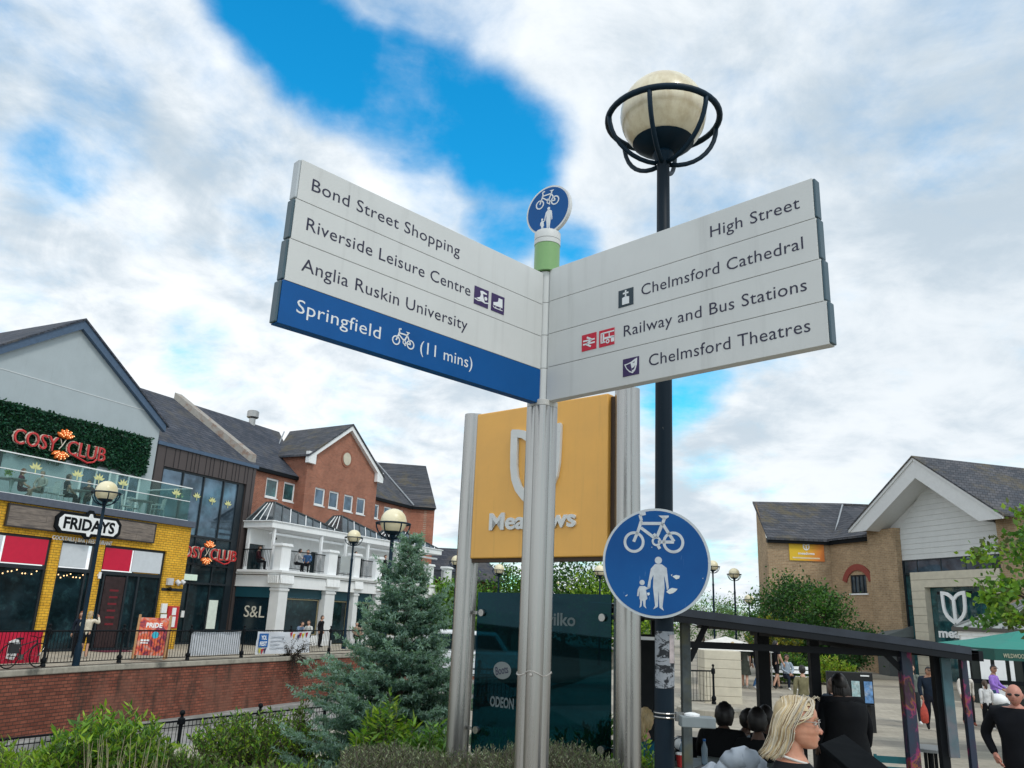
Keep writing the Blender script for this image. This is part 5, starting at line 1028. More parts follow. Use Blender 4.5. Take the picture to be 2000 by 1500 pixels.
bush('leafy_shrub', 'yellow green low shrub at the bottom left corner below the railing', 'shrub', (-4.75, 8.6, .5), 1.1, .9, .66, 90, 22, .085, [G_LIT, G_LIME, G_LIME], .26, seed=4)
bush('rounded_shrub', 'broad mid green shrub between the leafy shrub and the blue spruce', 'shrub', (-2.95, 10.9, .6), 1.75, 1.2, .62, 260, 24, .062, [G_MID, G_LIT, G_LIME, G_OLV], .34, seed=5)
bush('tall_shoot', 'single tall leafy shoot rising beside the blue spruce above the rounded shrub', 'plant', (-2.42, 10.8, .7), .22, .2, .82, 12, 26, .075, [G_LIT, G_OLV], .28, seed=6)
bush('leafy_plant', 'green leafy plant with drooping leaves under the right side of the blue spruce', 'plant', (-.72, 9.6, .6), .8, .6, .72, 70, 22, .12, [G_MID, G_LIT], .22, seed=7, up=.2)
bush('leafy_plant', 'green leafy plant with drooping leaves against the middle of the blue spruce', 'plant', (-1.25, 9.9, .6), .7, .5, .95, 60, 24, .12, [G_MID, G_LIT, G_LIME], .22, seed=8, up=.15)
bush('olive_shrub', 'dull olive shrub with dry stalks between the two green shrubs', 'shrub', (-3.35, 9.4, .5), 1.3, .9, .52, 160, 20, .055, [G_OLV, G_MID, G_OLV, G_LIT], .3, seed=9)
bush('ground_plant', 'low yellow green plants at the foot of the blue spruce', 'plant', (-1.9, 8.6, .55), 1.5, .8, .48, 130, 18, .06, [G_LIME, G_LIT, G_OLV], .3, seed=10)
bush('box_shrub', 'bright green small leaved shrub between steel post and lamp post', 'shrub', (1.22, 7.6, .62), .62, .6, .92, 160, 26, .05, [G_MID, G_LIT, G_LIME], .5, seed=11)
st_ = thing('dry_stalks', 'bunch of pale dry grass stalks in front of the olive shrub', 'dry grass', (-3.55, 8.5, .55)); mb = MB()
for i in range(46): a = Vector((RNG.uniform(-.35, .4), RNG.uniform(-.2, .2), 0)); mb.tube([a, a + Vector((RNG.uniform(-.12, .12), RNG.uniform(-.1, .1), RNG.uniform(.35, .72)))], [.004, .002], 4, cap=False)
mb.build('stalk', M('straw', (.34, .30, .19), .8), st_)
LAV = [leafmat('sage_dark', (.055, .075, .040), .4), leafmat('sage_mid', (.13, .165, .090), .35), leafmat('sage_pale', (.24, .27, .17), .3)]
hd = thing('grey_hedge', 'low grey green hedge with thin twiggy sprigs around the pole base', 'hedge', (.05, 6.25, .70)); P = []; D = []; mb = MB()
for i in range(2600):
    x = RNG.uniform(-1.15, .85); y = RNG.uniform(-.35, .4); top = .86 + .05 * math.sin(x * 4) - .22 * max(0, (abs(x + .1) - .62)) + RNG.normal(0, .03) - .1 * (y / .4) ** 2; b = Vector((x, y, top - RNG.uniform(.13, .3))); tip = Vector((x + RNG.normal(0, .03), y + RNG.normal(0, .03), top))
    mb.tube([b, tip], [.0028, .0016], 3, cap=False)
    for j in range(11): t = (j + RNG.uniform()) / 11; P.append(b.lerp(tip, t)); a = RNG.uniform(0, 2 * PI); D.append((math.cos(a), math.sin(a), 1.0))
mb.build('sprig', M('twig_brown', (.12, .10, .075), .9), hd); leaves('foliage', np.array(P), .030, LAV, hd, .22, D=np.array(D), spread=.3)
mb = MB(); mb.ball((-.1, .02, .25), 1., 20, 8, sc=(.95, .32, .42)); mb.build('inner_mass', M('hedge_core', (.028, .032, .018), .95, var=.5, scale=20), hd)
gc = []; gd = []
for i in range(17000):
    x = RNG.uniform(-7.5, 1.3); y = RNG.uniform(4.8, 17)
    if x < rail_x(y) + .6: continue
    gc.append((x, y, gz(x, y) - .02)); gd.append((0, 0, 1.))
tag(leaves('ground_cover', np.array(gc), .10, [G_MID, G_LIT, G_OLV, G_LIME], None, .2, D=np.array(gd), spread=.55, jitter=.6), 'low green ground cover plants on the planted bank', 'ground cover', kind='stuff')
wp = thing('wall_plant', 'dark twiggy plant growing out of the brick wall below the bunting banner', 'plant', (-9.0, 36.7, .5)); P = []; D = []; mb = MB()
for i in range(70):
    a = RNG.uniform(-1, 1); dn = RNG.uniform(0, 1) < .65; e = Vector((a * 1.0 + .25, -.25 * abs(a) - .15, RNG.uniform(-1.5, -.2) if dn else RNG.uniform(.2, .75))); b = Vector((a * .3, 0, 0)); m = b.lerp(e, .5) + Vector((0, -.18, .15)); mb.tube([b, m, e], [.012, .008, .003], 4, cap=False)
    for j in range(14): t = (j + RNG.uniform()) / 14; P.append((b.lerp(m, 2 * t) if t < .5 else m.lerp(e, 2 * t - 1)) + Vector(RNG.normal(0, .05, 3))); D.append(RNG.normal(size=3))
mb.build('stem', M('twig_dark', (.03, .025, .022), .9), wp); leaves('foliage', np.array(P), .075, [leafmat('dull_leaf', (.030, .034, .022)), leafmat('dull_leaf_red', (.055, .030, .022))], wp, .5, D=np.array(D))


def tree(name, label, loc, trunk_h, blobs, n, size, mats, tr=.14, group=None, seed=1, clumps=60, sig=.16, aspect=.55, wts=None, cat='tree', lean=(0, 0)):
    root = thing(name, label, cat, loc, 0, group); rn = np.random.default_rng(seed); C = []; S = []
    vol = np.array([b[3] * b[4] * b[5] for b in blobs]); pick = rn.choice(len(blobs), clumps, p=vol / vol.sum())
    for k in pick:
        b = blobs[k]; v = rn.normal(size=3); v /= np.linalg.norm(v); r_ = rn.uniform(.45, 1.) ** .5; C.append(np.array(b[:3]) + v * r_ * np.array(b[3:])); S.append(min(b[3:]) * sig * rn.uniform(.7, 1.5))
    C = np.array(C); S = np.array(S); id_ = rn.integers(0, clumps, n); off = rn.normal(size=(n, 3)) * S[id_][:, None] * np.array([1.25, 1.25, .75]); P = C[id_] + off; P[:, 2] = np.maximum(P[:, 2], .15)
    cz = np.mean([b[2] for b in blobs]); ctr = np.array([np.mean([b[0] for b in blobs]), np.mean([b[1] for b in blobs]), cz * .8]); D = nrm(P - ctr) * .6 + np.array([0, 0, -.15])
    shade = rn.normal(0, .5, clumps)[id_] + rn.normal(0, .45, n); mi = np.clip(np.digitize(shade, np.linspace(-.8, .8, len(mats) + 1)[1:-1]), 0, len(mats) - 1)
    mb = MB(); top = Vector((lean[0], lean[1], trunk_h)); mb.tube([(0, 0, -.3), (lean[0] * .4, lean[1] * .4, trunk_h * .5), top], [tr * 1.25, tr, tr * .75], 9)
    for k in range(0, clumps, max(1, clumps // 16)): e = Vector(C[k]); m = top.lerp(e, .5) + Vector((0, 0, .12 * (e - top).length)); mb.tube([top + Vector((0, 0, -.1)), m, e], [tr * .5, tr * .28, tr * .08], 6, cap=False)
    mb.build('trunk', BARK, root, smooth=True); leaves('crown', P, size, mats, root, aspect, D=D, spread=.9, mi=mi); return root
tree('bushy_tree', 'large dense dark green bushy tree in front of the tan brick building', (14.8, 40, .35), 1.2, [(-.5, 0, 2.75, 1.9, 1.8, 1.55), (1.3, .2, 1.55, 1.5, 1.5, 1.15), (-1.6, 0, 1.9, 1.1, 1.4, 1.4), (.2, -.6, 1.1, 2.2, 1.4, 1.0)], 26000, .15, [G_DARK, G_DARK, G_DARK, G_MID, G_MID], .16, seed=11, clumps=170, sig=.22)
tree('maple_tree', 'light green leafy tree overhanging the right edge beside the white kiosk', (9.6, 13.4, .1), 2.2, [(-1.3, -.2, 3.5, .65, .7, .55), (-1.55, -.3, 2.95, .55, .7, .35), (-.9, .1, 2.75, .8, .8, .45), (-.7, 0, 4.0, .8, .8, .6), (.3, .2, 3.6, 1.2, 1.2, 1.1)], 6500, .105, [G_MID, G_LIT, G_LIT, G_LIME, G_OLV], .10, seed=12, clumps=110, sig=.17, aspect=.7, lean=(-.3, 0))
for i, (x, y, r_, h, lb) in enumerate(((-3.6, 60, 2.0, 5.0, 'distant green tree just right of the left steel post'), (.6, 66, 2.8, 6.9, 'distant loose green tree behind the fluted pole'), (4.6, 63, 3.0, 7.2, 'distant dark green tree under the middle of the orange panel'), (8.2, 60, 2.6, 6.9, 'distant bright green tree beside the round blue sign'))):
    tree('distant_tree', lb, (x, y, .3), h * .35, [(0, 0, h * .55, r_, r_, h * .34), (r_ * .5, 0, h * .42, r_ * .8, r_, h * .3), (-r_ * .5, .3, h * .40, r_ * .8, r_, h * .28)], 9500, .27, [[G_MID, G_LIT, G_LIT], [G_DARK, G_MID, G_LIT], [G_DARK, G_DARK, G_MID], [G_MID, G_LIT, G_LIME]][i], .15, 'trees beyond the far railing', 20 + i, 70, .24)
for i, (x, y, r_, h, lb) in enumerate(((13.2, 74, 3.0, 4.2, 'far feathery tree above the shelter roof, left of the two lamps'), (18.2, 76, 3.2, 4.8, 'far feathery tree behind the two lamps above the shelter'), (23.0, 78, 3.0, 5.0, 'far feathery tree between the lamps and the tan building'))):
    tree('feathery_tree', lb, (x, y, .3), h * .4, [(0, 0, h * .6, r_, r_, h * .38), (r_ * .6, 0, h * .5, r_ * .7, r_, h * .3), (-r_ * .6, 0, h * .45, r_ * .7, r_, h * .28)], 3600, .24, [G_MID, G_LIT, leafmat('leaf_grey', (.10, .15, .09))], .12, 'far trees over the shelter', 30 + i, 60, .22, .35)
bush('yellow_shrub', 'yellow flowering shrub showing above the shelter roof', 'shrub', (12.3, 38, .8), 2.6, 1.5, 2.2, 120, 30, .17, [G_YEL, G_YEL, G_OLV, G_MID], .4, seed=13)
bush('green_hedge', 'rounded green hedge behind the people on the plaza bench', 'hedge', (11.6, 34.6, .25), 2.4, 1.3, 1.35, 150, 28, .14, [G_DARK, G_MID, G_LIT], .35, seed=14)
bush('lime_hedge', 'bright yellow green hedge right of the green hedge', 'hedge', (13.6, 35, .25), 2.3, 1.2, 1.15, 150, 28, .13, [G_LIME, G_LIME, G_YEL, G_LIT], .35, seed=15)
# plants seen through the glass panel
bush('glass_shrub', 'dark green shrub behind the tinted glass directory panel', 'shrub', (1.1, 9.6, .5), 1.3, .9, .95, 120, 24, .08, [G_MID, G_LIT], .4, seed=16)
# ================================================================== street objects
railing('plaza_railing', 'black railing with ball finials seen through the tinted glass panel', [(-2.4, 25), (2.6, 27)], -.2, 1.15, 1.9, .07)
railing('steps_railing', 'short black railing beside the pale stone pillar', [(5.9, 27.6), (7.0, 28.0)], .0, 1.05, 1.16, .045)
sp_ = thing('stone_pillar', 'broad pale banded stone pillar behind the shelter', 'pillar', (7.5, 29.2, -.1)); mb = MB()
for i in range(6): mb.box(-.62, .62, -.5, .5, i * .29 + .008, (i + 1) * .29)
mb.build('stone_block', CREAM, sp_, bevel=.012); mb = MB(); mb.box(-.6, .6, -.48, .48, 0, 1.72); mb.build('joint_core', M('joint_brown', (.22, .19, .14), .8), sp_)  # darker core shows as joint lines between the blocks
pl_ = thing('planter_rim', 'low curved brick and stone planter rim at the foot of the pale pillar', 'planter', (6.6, 27.0, -.25)); mb = MB(); mb.lathe([(1.0, 0), (1.0, .22), (.95, .25), (.7, .25)], 28); mb.build('rim', COPING, pl_)
te = thing('white_gazebo', 'white canopy top showing behind the shelter beam', 'canopy', (8.9, 33.5, .3)); mb = MB(); pts = [(-1.5, -1.2, 1.25), (1.5, -1.2, 1.25), (1.5, 1.2, 1.25), (-1.5, 1.2, 1.25)]
mb.add(pts + [(0, 0, 1.75), (0, -.6, 1.42), (-.9, -.2, 1.50), (.9, -.2, 1.50)], [(0, 1, 5), (0, 5, 6), (5, 1, 7), (5, 7, 4), (6, 5, 4), (1, 2, 7), (7, 2, 4), (2, 3, 4), (3, 6, 4), (3, 0, 6)]); mb.build('canopy', M('canvas_white', (.72, .70, .65), .8), te, smooth=True)
for x in (-1.4, 1.4): mb = MB(); mb.cyl((x, -1.15, 0), (x, -1.15, 1.3), .03, n=8); mb.build('pole', STEEL, te)
ab = thing('poster_stand', 'black panel stand with two blue posters on the plaza', 'poster stand', (9.9, 24.2, .0), R(-6)); mb = MB(); mb.box(-.62, .62, -.1, .1, .45, 1.35); mb.build('panel', BLACKM, ab, bevel=.02); mb = MB(); mb.box(-.55, -.45, -.3, .3, -.2, .5); mb.box(.45, .55, -.3, .3, -.2, .5); mb.build('foot', BLACKM, ab)
for i, x in enumerate((.02, .36)): mb = MB(); mb.box(x, x + .22, -.125, -.101, .55, 1.12); mb.build('poster', M('poster_blue%d' % i, ((.30, .45, .46), (.12, .26, .50))[i], .4, var=.6, scale=9, tint=(.6, .6, .58)), ab)
mb = MB(); mb.box(.28, .52, -.113, -.101, 1.25, 1.285); mb.build('title_strip', WHITEP, ab)
# tables and chairs
def bistro(label, loc, r, h, mat, group=None):
    t = thing('bistro_table', label, 'table', loc, 0, group); mb = MB(); mb.lathe([(r, h - .03), (r, h - .004), (r - .01, h)], 28); mb.build('table_top', mat, t); mb = MB()
    mb.cyl((0, 0, .04), (0, 0, h - .03), .028, n=8)
    for s_ in (-.05, .05): mb.box(s_ - .012, s_ + .012, -.012, .012, .05, h - .04)
    mb.lathe([(r * .6, 0), (r * .6, .02), (.05, .05)], 18); mb.build('pedestal', BLACK, t); return t
bistro('round grey topped bistro table on the plaza between the painted shelter posts', (4.27, 8.6, .42), .22, 1.0, M('table_grey', (.20, .215, .22), .35))
def slat_chair(label, loc, rz_, mat, cat='chair', group=None):
    c = thing('garden_chair', label, cat, loc, rz_, group); mb = MB()
    for i in range(5): mb.box(-.21, .21, -.2 + i * .085, -.2 + i * .085 + .065, .44, .458)
    mb.build('seat', mat, c); mb = MB()
    for i in range(4): mb.box(-.21, .21, .205, .222, .56 + i * .095, .56 + i * .095 + .062)
    mb.build('backrest', mat, c)
    for x in (-.2, .2):
        for y in (-.19, .21): mb = MB(); mb.box(x - .013, x + .013, y - .013, y + .013, 0, .92 if y > 0 else .44); mb.build('leg', mat, c)
    return c
slat_chair('teal slatted folding chair beside the graffiti painted post', (4.0, 8.9, .40), R(172), M('teal_chair_paint', (.010, .17, .20), .45))
bt = thing('menu_board', 'black tilted board on a stand just behind the face of the blonde woman', 'board', (2.1, 4.95, .83)); q_ = [Vector(v) - Vector((2.1, 4.95, .83)) for v in ((1.845, 5.0, 1.837), (2.11, 5.3, 1.86), (2.123, 4.7, 1.753), (1.858, 4.4, 1.729))]; nn_ = (q_[1] - q_[0]).cross(q_[3] - q_[0]).normalized() * .03
mb = MB(); mb.add(q_ + [v - nn_ for v in q_], [(0, 1, 2, 3), (7, 6, 5, 4), (0, 4, 5, 1), (1, 5, 6, 2), (2, 6, 7, 3), (3, 7, 4, 0)]); mb.build('board_panel', M('board_black', (.003, .004, .005), .8, spec=.05), bt, bevel=.006)
mb = MB(); c_ = sum(q_, Vector()) / 4; mb.tube([(c_.x, c_.y, 0), (c_.x, c_.y, c_.z - .02)], .03, 8); mb.lathe([(.24, 0), (.22, .025), (.04, .05)], 20, (c_.x, c_.y, 0)); mb.build('stand', BLACK, bt)
def dark_table(label, loc, rz_=0.):
    t = thing('shelter_table', label, 'table', loc, rz_); mb = MB(); mb.box(-.55, .55, -.35, .35, .70, .74); mb.build('table_top', M('table_grey_green', (.10, .12, .11), .5), t, bevel=.005)
    for x in (-.48, .48): mb = MB(); mb.box(x - .03, x + .03, -.3, .3, 0, .70); mb.build('leg', BLACK, t)
    return t
dark_table('dark table with bottles and cups under the left end of the shelter', (2.05, 8.75, .42)); dark_table('dark table between the seated people under the shelter', (2.72, 9.15, .38))
BOTM = clearglass('bottle_plastic', (.62, .75, .85), (.45, .55, .62), .35)
for i, (x, y, l) in enumerate(((1.83, 8.62, 'clear water bottle, left of three on the shelter table'), (1.90, 8.66, 'clear water bottle, middle of three on the shelter table'), (2.06, 8.68, 'clear water bottle nearest the grey shelter post'))):
    b = thing('water_bottle', l, 'bottle', (x, y, 1.162), 0, 'water bottles on the shelter table'); mb = MB(); mb.lathe([(.03, 0), (.033, .02), (.033, .15), (.014, .20), (.014, .215)], 12); mb.build('body', BOTM, b, smooth=True); mb = MB(); mb.lathe([(.016, .215), (.016, .235)], 10); mb.build('cap', BLUE, b)
cu = thing('paper_cup', 'red paper cup at the edge of the shelter table', 'cup', (1.78, 8.5, 1.162)); mb = MB(); mb.lathe([(.03, 0), (.042, .11)], 14); mb.build('cup_body', M('cup_red', (.42, .02, .02), .5), cu); mb = MB(); mb.lathe([(.045, .11), (.045, .122), (.03, .128)], 14); mb.build('lid', WHITEP, cu)
ba = thing('patterned_ball', 'small white ball with dark stripes behind the bottles', 'ball', (1.86, 8.95, 1.31)); mb = MB(); mb.ball((0, 0, 0), .065, 16, 10); mb.build('ball_skin', WHITEP, ba, smooth=True); mb = MB()
for k in range(3): mb.tube([(.064 * math.cos(i * .4) * .92, .03 * (k - 1) + .0, .064 * math.sin(i * .4) * .92) for i in range(16)], .006, 5, closed=True)
mb.build('stripe', BLACK, ba); mb = MB(); mb.box(-.08, .08, -.08, .08, -.148, -.066); mb.build('stand', BLACKM, ba)
# terrace furniture on the shop roof (local street frame, z above promenade)
WCH = M('white_chair_metal', (.68, .70, .68), .45)
def terr_chair(label, u, v, rz_, src=None):
    if src: q = dup(src, FL(u, v, 5.62), ROT_L + rz_, label, 'white chairs on the roof terrace'); return q
    c = thing('terrace_chair', label, 'chair', FL(u, v, 5.62), ROT_L + rz_, 'white chairs on the roof terrace'); mb = MB(); mb.box(-.23, .23, -.22, .22, .43, .46); mb.build('seat', WCH, c); mb = MB()
    for i in range(7): x = -.2 + i * .4 / 6; mb.tube([(x, .21, .46), (x * 1.05, .27, .92)], .009, 5, cap=False)
    mb.tube([(-.22, .27, .92), (0, .29, .96), (.22, .27, .92)], .016, 6); mb.tube([(-.24, -.2, .66), (-.24, .22, .68)], .014, 5); mb.tube([(.24, -.2, .66), (.24, .22, .68)], .014, 5); mb.build('backrest', WCH, c)
    for x in (-.2, .2):
        for y in (-.2, .2): mb = MB(); mb.tube([(x, y, .66 if y < 0 else .44), (x * 1.15, y * 1.15, 0)], .014, 5); mb.build('leg', WCH, c)
    return c
c0 = terr_chair('white metal chair between the two seated diners on the terrace', -3.85, 1.1, R(-95))
terr_chair('white metal chair below the lamp globe on the terrace', -1.35, .55, R(160), c0); terr_chair('empty white metal chair left of the right hand terrace table', .05, 1.3, R(60), c0); terr_chair('empty white metal chair at the right end of the terrace facing left', 1.25, .75, R(-110), c0); terr_chair('white metal chair behind the right hand terrace table', .75, 1.7, R(0), c0); terr_chair('white metal chair under the man in dark clothes', -3.25, 1.2, R(-100), c0)
TT = M('terrace_table_top', (.33, .32, .29), .4)
def terr_table(label, u, v):
    t = thing('terrace_table', label, 'table', FL(u, v, 5.62), ROT_L, 'round tables on the roof terrace'); mb = MB(); mb.lathe([(.50, .70), (.50, .735), (.47, .74)], 24); mb.build('table_top', TT, t); mb = MB(); mb.lathe([(.26, 0), (.24, .03), (.06, .06), (.05, .45), (.12, .70)], 14); mb.build('pedestal', WCH, t)
for l, u, v in (('round terrace table with a small plant at the far left', -5.55, 1.0), ('round terrace table between the diner in dark clothes and the lamp', -2.45, 1.0), ('empty round terrace table at the right', .45, .95)): terr_table(l, u, v)
q = thing('table_plant', 'small potted plant on the left terrace table', 'plant', FL(-5.75, 1.0, 6.36)); mb = MB(); mb.lathe([(.05, 0), (.07, .12)], 12); mb.build('pot', WHITEP, q); leaves('foliage', RNG.normal(0, .06, (160, 3)) + np.array([0, 0, .2]), .08, [G_LIT, G_LIME], q, .4)
# white tables inside the lower terrace, A-board, banners, bicycle, notices
ao = thing('a_board', 'wooden A-board with orange and purple cocktail poster lettered PRIDE', 'A-board', (-12.52, 30.55, .45), R(14))
def poster():
    m = bpy.data.materials.new('cocktail_poster'); m.use_nodes = True; g = NT(m.node_tree); b = g.n['Principled BSDF']; co = g.add('ShaderNodeTexCoord').outputs['Object']; n = g.noise(co, 4.2, 2, .5, .8); r_ = g.add('ShaderNodeValToRGB'); e = r_.color_ramp; e.elements[0].position = .3; e.elements[0].color = (.12, .012, .04, 1); e.elements[1].position = .72; e.elements[1].color = (.70, .34, .20, 1)
    for p, c_ in ((.42, (.22, .02, .05, 1)), (.50, (.62, .07, .03, 1)), (.58, (.70, .16, .05, 1)), (.64, (.55, .22, .22, 1))): q = e.elements.new(p); q.color = c_
    g.put(r_, 0, n); g.put(b, 'Base Color', r_.outputs[0]); b.inputs['Roughness'].default_value = .4; return m
LN = Matrix.Rotation(R(-11), 4, 'X')
mb = MB(); mb.box(-.48, .48, -.012, .012, .12, 1.42); pn = mb.xf(LN @ Matrix.Translation((0, -.32, 0))).build('poster_panel', poster(), ao); TL = LN @ Matrix.Translation((0, -.32, 0))
text('PRIDE', WHITEP, pn, -.26, .28, 1.08, 1.24, -.016, .004, bold=.03, M=TL)
mb = MB(); mb.disc((.1, .82), .12, -.017, -.013, n=20); mb.xf(TL).build('glass_picture', M('cocktail_cyan', (.02, .42, .55), .4), pn); mb = MB(); mb.box(-.36, -.06, -.017, -.013, .60, .66); mb.box(-.36, -.1, -.017, -.013, .52, .56); mb.xf(TL).build('caption_line', WHITEP, pn)
for x in (-.52, .52): mb = MB(); mb.box(x - .04, x + .04, -.03, .03, 0, 1.52); mb.xf(TL).build('front_leg', WOODL, ao); mb = MB(); mb.box(x - .035, x + .035, -.025, .025, 0, 1.46); mb.xf(Matrix.Rotation(R(11), 4, 'X') @ Matrix.Translation((0, .28, 0))).build('rear_leg', WOODL, ao)
mb = MB(); mb.box(-.46, .46, -.01, .01, .15, 1.4); mb.xf(Matrix.Rotation(R(11), 4, 'X') @ Matrix.Translation((0, .28, 0))).build('rear_panel', M('board_back', (.06, .045, .035), .7), ao)
def wall_pt(t): # point and direction on the promenade railing line
    i = int(t); a, b = Vector(wr[i]), Vector(wr[i + 1]); return a.lerp(b, t - i), (b - a).normalized()
def banner(name, label, p, q, z0, z1, mat, off, back=False, nx=26, sag=.03):
    p, q = Vector((*p, 0)), Vector((*q, 0)); L = (q - p).length; ang = math.atan2(q.y - p.y, q.x - p.x); r_ = thing(name, label, 'banner', (p.x, p.y, z0), ang); mb = MB(); h = z1 - z0; nz = 7
    f = lambda i, j: (L * i / nx, off + .018 * math.sin(i * .9 + j * .6) + .012 * math.sin(j * 2.1 + i * .4), h * j / nz - sag * math.sin(PI * i / nx) * (j / nz))
    mb.add([f(i, j) for j in range(nz + 1) for i in range(nx + 1)], [(j * (nx + 1) + i, j * (nx + 1) + i + 1, (j + 1) * (nx + 1) + i + 1, (j + 1) * (nx + 1) + i) for j in range(nz) for i in range(nx)]); s_ = mb.build('sheet', mat, r_, smooth=True); return r_, s_, L
BANW = M('banner_white', (.66, .68, .72), .6, var=.05, scale=2)
pp_ = [q for q in resample(wr, 3.0, 2.6)]
def near_post(x, y): return min(range(len(pp_)), key=lambda i: (pp_[i] - Vector((x, y))).length)
i0 = near_post(-11.3, 31.2); a_, b_ = pp_[i0], pp_[i0 + 1]
banner('blank_banner', 'plain white banner tied behind the promenade railing', a_.lerp(b_, .03), a_.lerp(b_, .97), .60, 1.46, BANW, .06)
a_, b_ = pp_[i0 + 1], pp_[i0 + 2]
r_, s_, L = banner('bunting_banner', 'white festival banner with blue square and coloured bunting on the railing', a_.lerp(b_, .25), b_.lerp(pp_[i0 + 3] if i0 + 3 < len(pp_) else b_, .45), .56, 1.46, BANW, -.07)
mb = MB(); mb.box(.10, .66, -.115, -.098, .28, .82); sq = mb.build('blue_square', M('banner_blue', (.01, .11, .36), .5), r_); text('YOL', WHITEP, sq, .2, .56, .58, .74, -.118, .003, bold=.03); text('FEST', WHITEP, sq, .16, .6, .34, .50, -.118, .003, bold=.03)
for j, (x, z, c_) in enumerate(((2.1, .84, (.40, .01, .05)), (2.3, .78, (.70, .38, .03)), (2.62, .74, (.03, .03, .10)), (2.75, .82, (.45, .02, .04)), (2.95, .80, (.65, .55, .05)), (3.2, .83, (.35, .01, .04)), (3.4, .72, (.03, .03, .09)), (.12, .22, (.55, .50, .06)), (.28, .20, (.42, .02, .03)), (.45, .22, (.05, .04, .1)))):
    if x + .2 < L: mb = MB(); mb.flat([(x, z), (x + .17, z + .03), (x + .07, z - .2)], -.112, -.098); mb.build('bunting_flag', M('flag_%d' % j, c_, .6), r_)
mb = MB()
for k, (w, z) in enumerate(((.9, .66), (1.0, .50), (.6, .36), (.9, .22))): mb.box(.85, .85 + w, -.105, -.098, z, z + .035)
mb.build('printed_line', M('print_grey', (.42, .45, .50), .6), r_)
i1 = near_post(-13.9, 24.4)
def bicycle(loc, rz_, label):
    b = thing('bicycle', label, 'bicycle', loc, rz_)
    for x in (-.52, .52):
        mb = MB(); mb.tube([(x + .335 * math.cos(2 * PI * i / 28), 0, .34 + .335 * math.sin(2 * PI * i / 28)) for i in range(28)], .018, 6, closed=True); w = mb.build('wheel', BLACKM, b, smooth=True); mb = MB()
        for i in range(14): a = 2 * PI * i / 14; mb.tube([(x, 0, .34), (x + .33 * math.cos(a), 0, .34 + .33 * math.sin(a))], .0025, 3, cap=False)
        mb.cyl((x, -.04, .34), (x, .04, .34), .022, n=8); mb.build('spokes', STEEL, w)
    mb = MB(); F_ = lambda *p, r=.016: mb.tube([(q[0], 0, q[1]) for q in p], r, 7)
    F_((.52, .34), (.40, .68), (.37, .80)); F_((.39, .70), (-.12, .30)); F_((.38, .76), (-.22, .62)); F_((-.12, .30), (-.24, .80)); F_((-.12, .30), (-.52, .34), r=.010); F_((-.22, .62), (-.52, .34), r=.009); mb.build('frame', M('bike_frame', (.02, .022, .025), .35), b)
    mb = MB(); mb.tube([(.34, -.28, .88), (.40, -.1, .86), (.37, 0, .82), (.40, .1, .86), (.34, .28, .88)], .012, 6); mb.build('handlebar', BLACK, b); mb = MB(); mb.ball((-.25, 0, .82), .1, 10, 6, sc=(1.3, .7, .35)); mb.build('saddle', BLACKM, b); mb = MB(); mb.cyl((-.12, -.03, .30), (-.12, .03, .30), .08, n=14); mb.tube([(-.12, -.1, .30), (-.02, -.1, .16)], .01, 5); mb.tube([(-.12, .1, .30), (-.22, .1, .44)], .01, 5); mb.build('crank', STEEL, b); mb = MB(); mb.box(-.68, -.3, -.06, .06, .69, .71); mb.box(-.66, -.36, -.16, -.06, .42, .68); mb.build('rack_bag', M('bag_black', (.02, .022, .025), .7), b)
    return b
d_ = (Vector(wr[3]) - Vector(wr[2])).normalized()
bicycle((-13.95, 25.1, .46), math.atan2(d_.y, d_.x), 'black bicycle leaning on the promenade railing by the red banner')
p_, _t = Vector((-14.55, 23.6)), None
r_, s_, L = banner('red_banner', 'bright red banner with white emblem behind the black bicycle', (-14.9, 24.25), (-14.05, 26.1), .55, 1.50, M('banner_red', (.60, .008, .045), .5, var=.08), .0)
mb = MB(); mb.flat([(.95, .15), (1.18, .1), (1.35, .5), (1.2, .72), (.95, .62)], -.06, -.03); mb.build('white_emblem', WHITEP, r_)
nb = left('notice_board', 'red notice board with white papers on the yellow corner pillar', 'notice board', 2.1, 0, .9); mb = MB(); mb.box(-.1, .52, -.08, -.002, 0, .95); mb.build('board', M('notice_red', (.50, .02, .03), .5), nb)
for (x0, x1, z0, z1) in ((.0, .36, .05, .5), (.12, .34, .56, .88), (-.48, -.2, .62, 1.05)): mb = MB(); mb.box(x0, x1, -.095, -.003 if x0 < -.1 else -.082, z0, z1); mb.build('paper', WHITEP, nb)
nb = left('menu_stand', 'white menu papers on a gold stand behind the A-board', 'menu stand', 1.2, -.7, 0); mb = MB(); mb.box(-.15, .17, -.02, .0, .95, 1.5); mb.build('paper', WHITEP, nb); mb = MB(); mb.box(-.18, .2, 0, .03, .9, 1.55); mb.cyl((0, .02, 0), (0, .02, .95), .025, n=8); mb.lathe([(.2, 0), (.2, .03)], 16); mb.build('stand', M('gold_stand', (.25, .18, .05), .4, .5), nb)
mt = left('door_mat', 'dark red mat outside the yellow shop door', 'mat', -.9, -.6, .004); mb = MB(); mb.box(-.8, .8, -.45, .45, 0, .02); mb.build('mat', M('mat_red', (.12, .01, .03), .9), mt)
ve = thing('parked_van', 'white van roof behind the plaza railing seen through the tinted glass', 'van', (-1.0, 33, -.1), R(10)); mb = MB(); mb.box(-2.3, 2.3, -.9, .9, .35, 1.25); mb.flat([(-2.2, 1.25), (1.2, 1.25), (.7, 1.95), (-2.05, 2.0)], -.85, .85); mb.build('body', M('van_white', (.62, .64, .66), .3, coat=.5), ve, bevel=.08); mb = MB(); mb.flat([(-1.9, 1.3), (.95, 1.3), (.6, 1.82), (-1.85, 1.86)], -.87, .87); mb.build('window', DGLASS, ve)
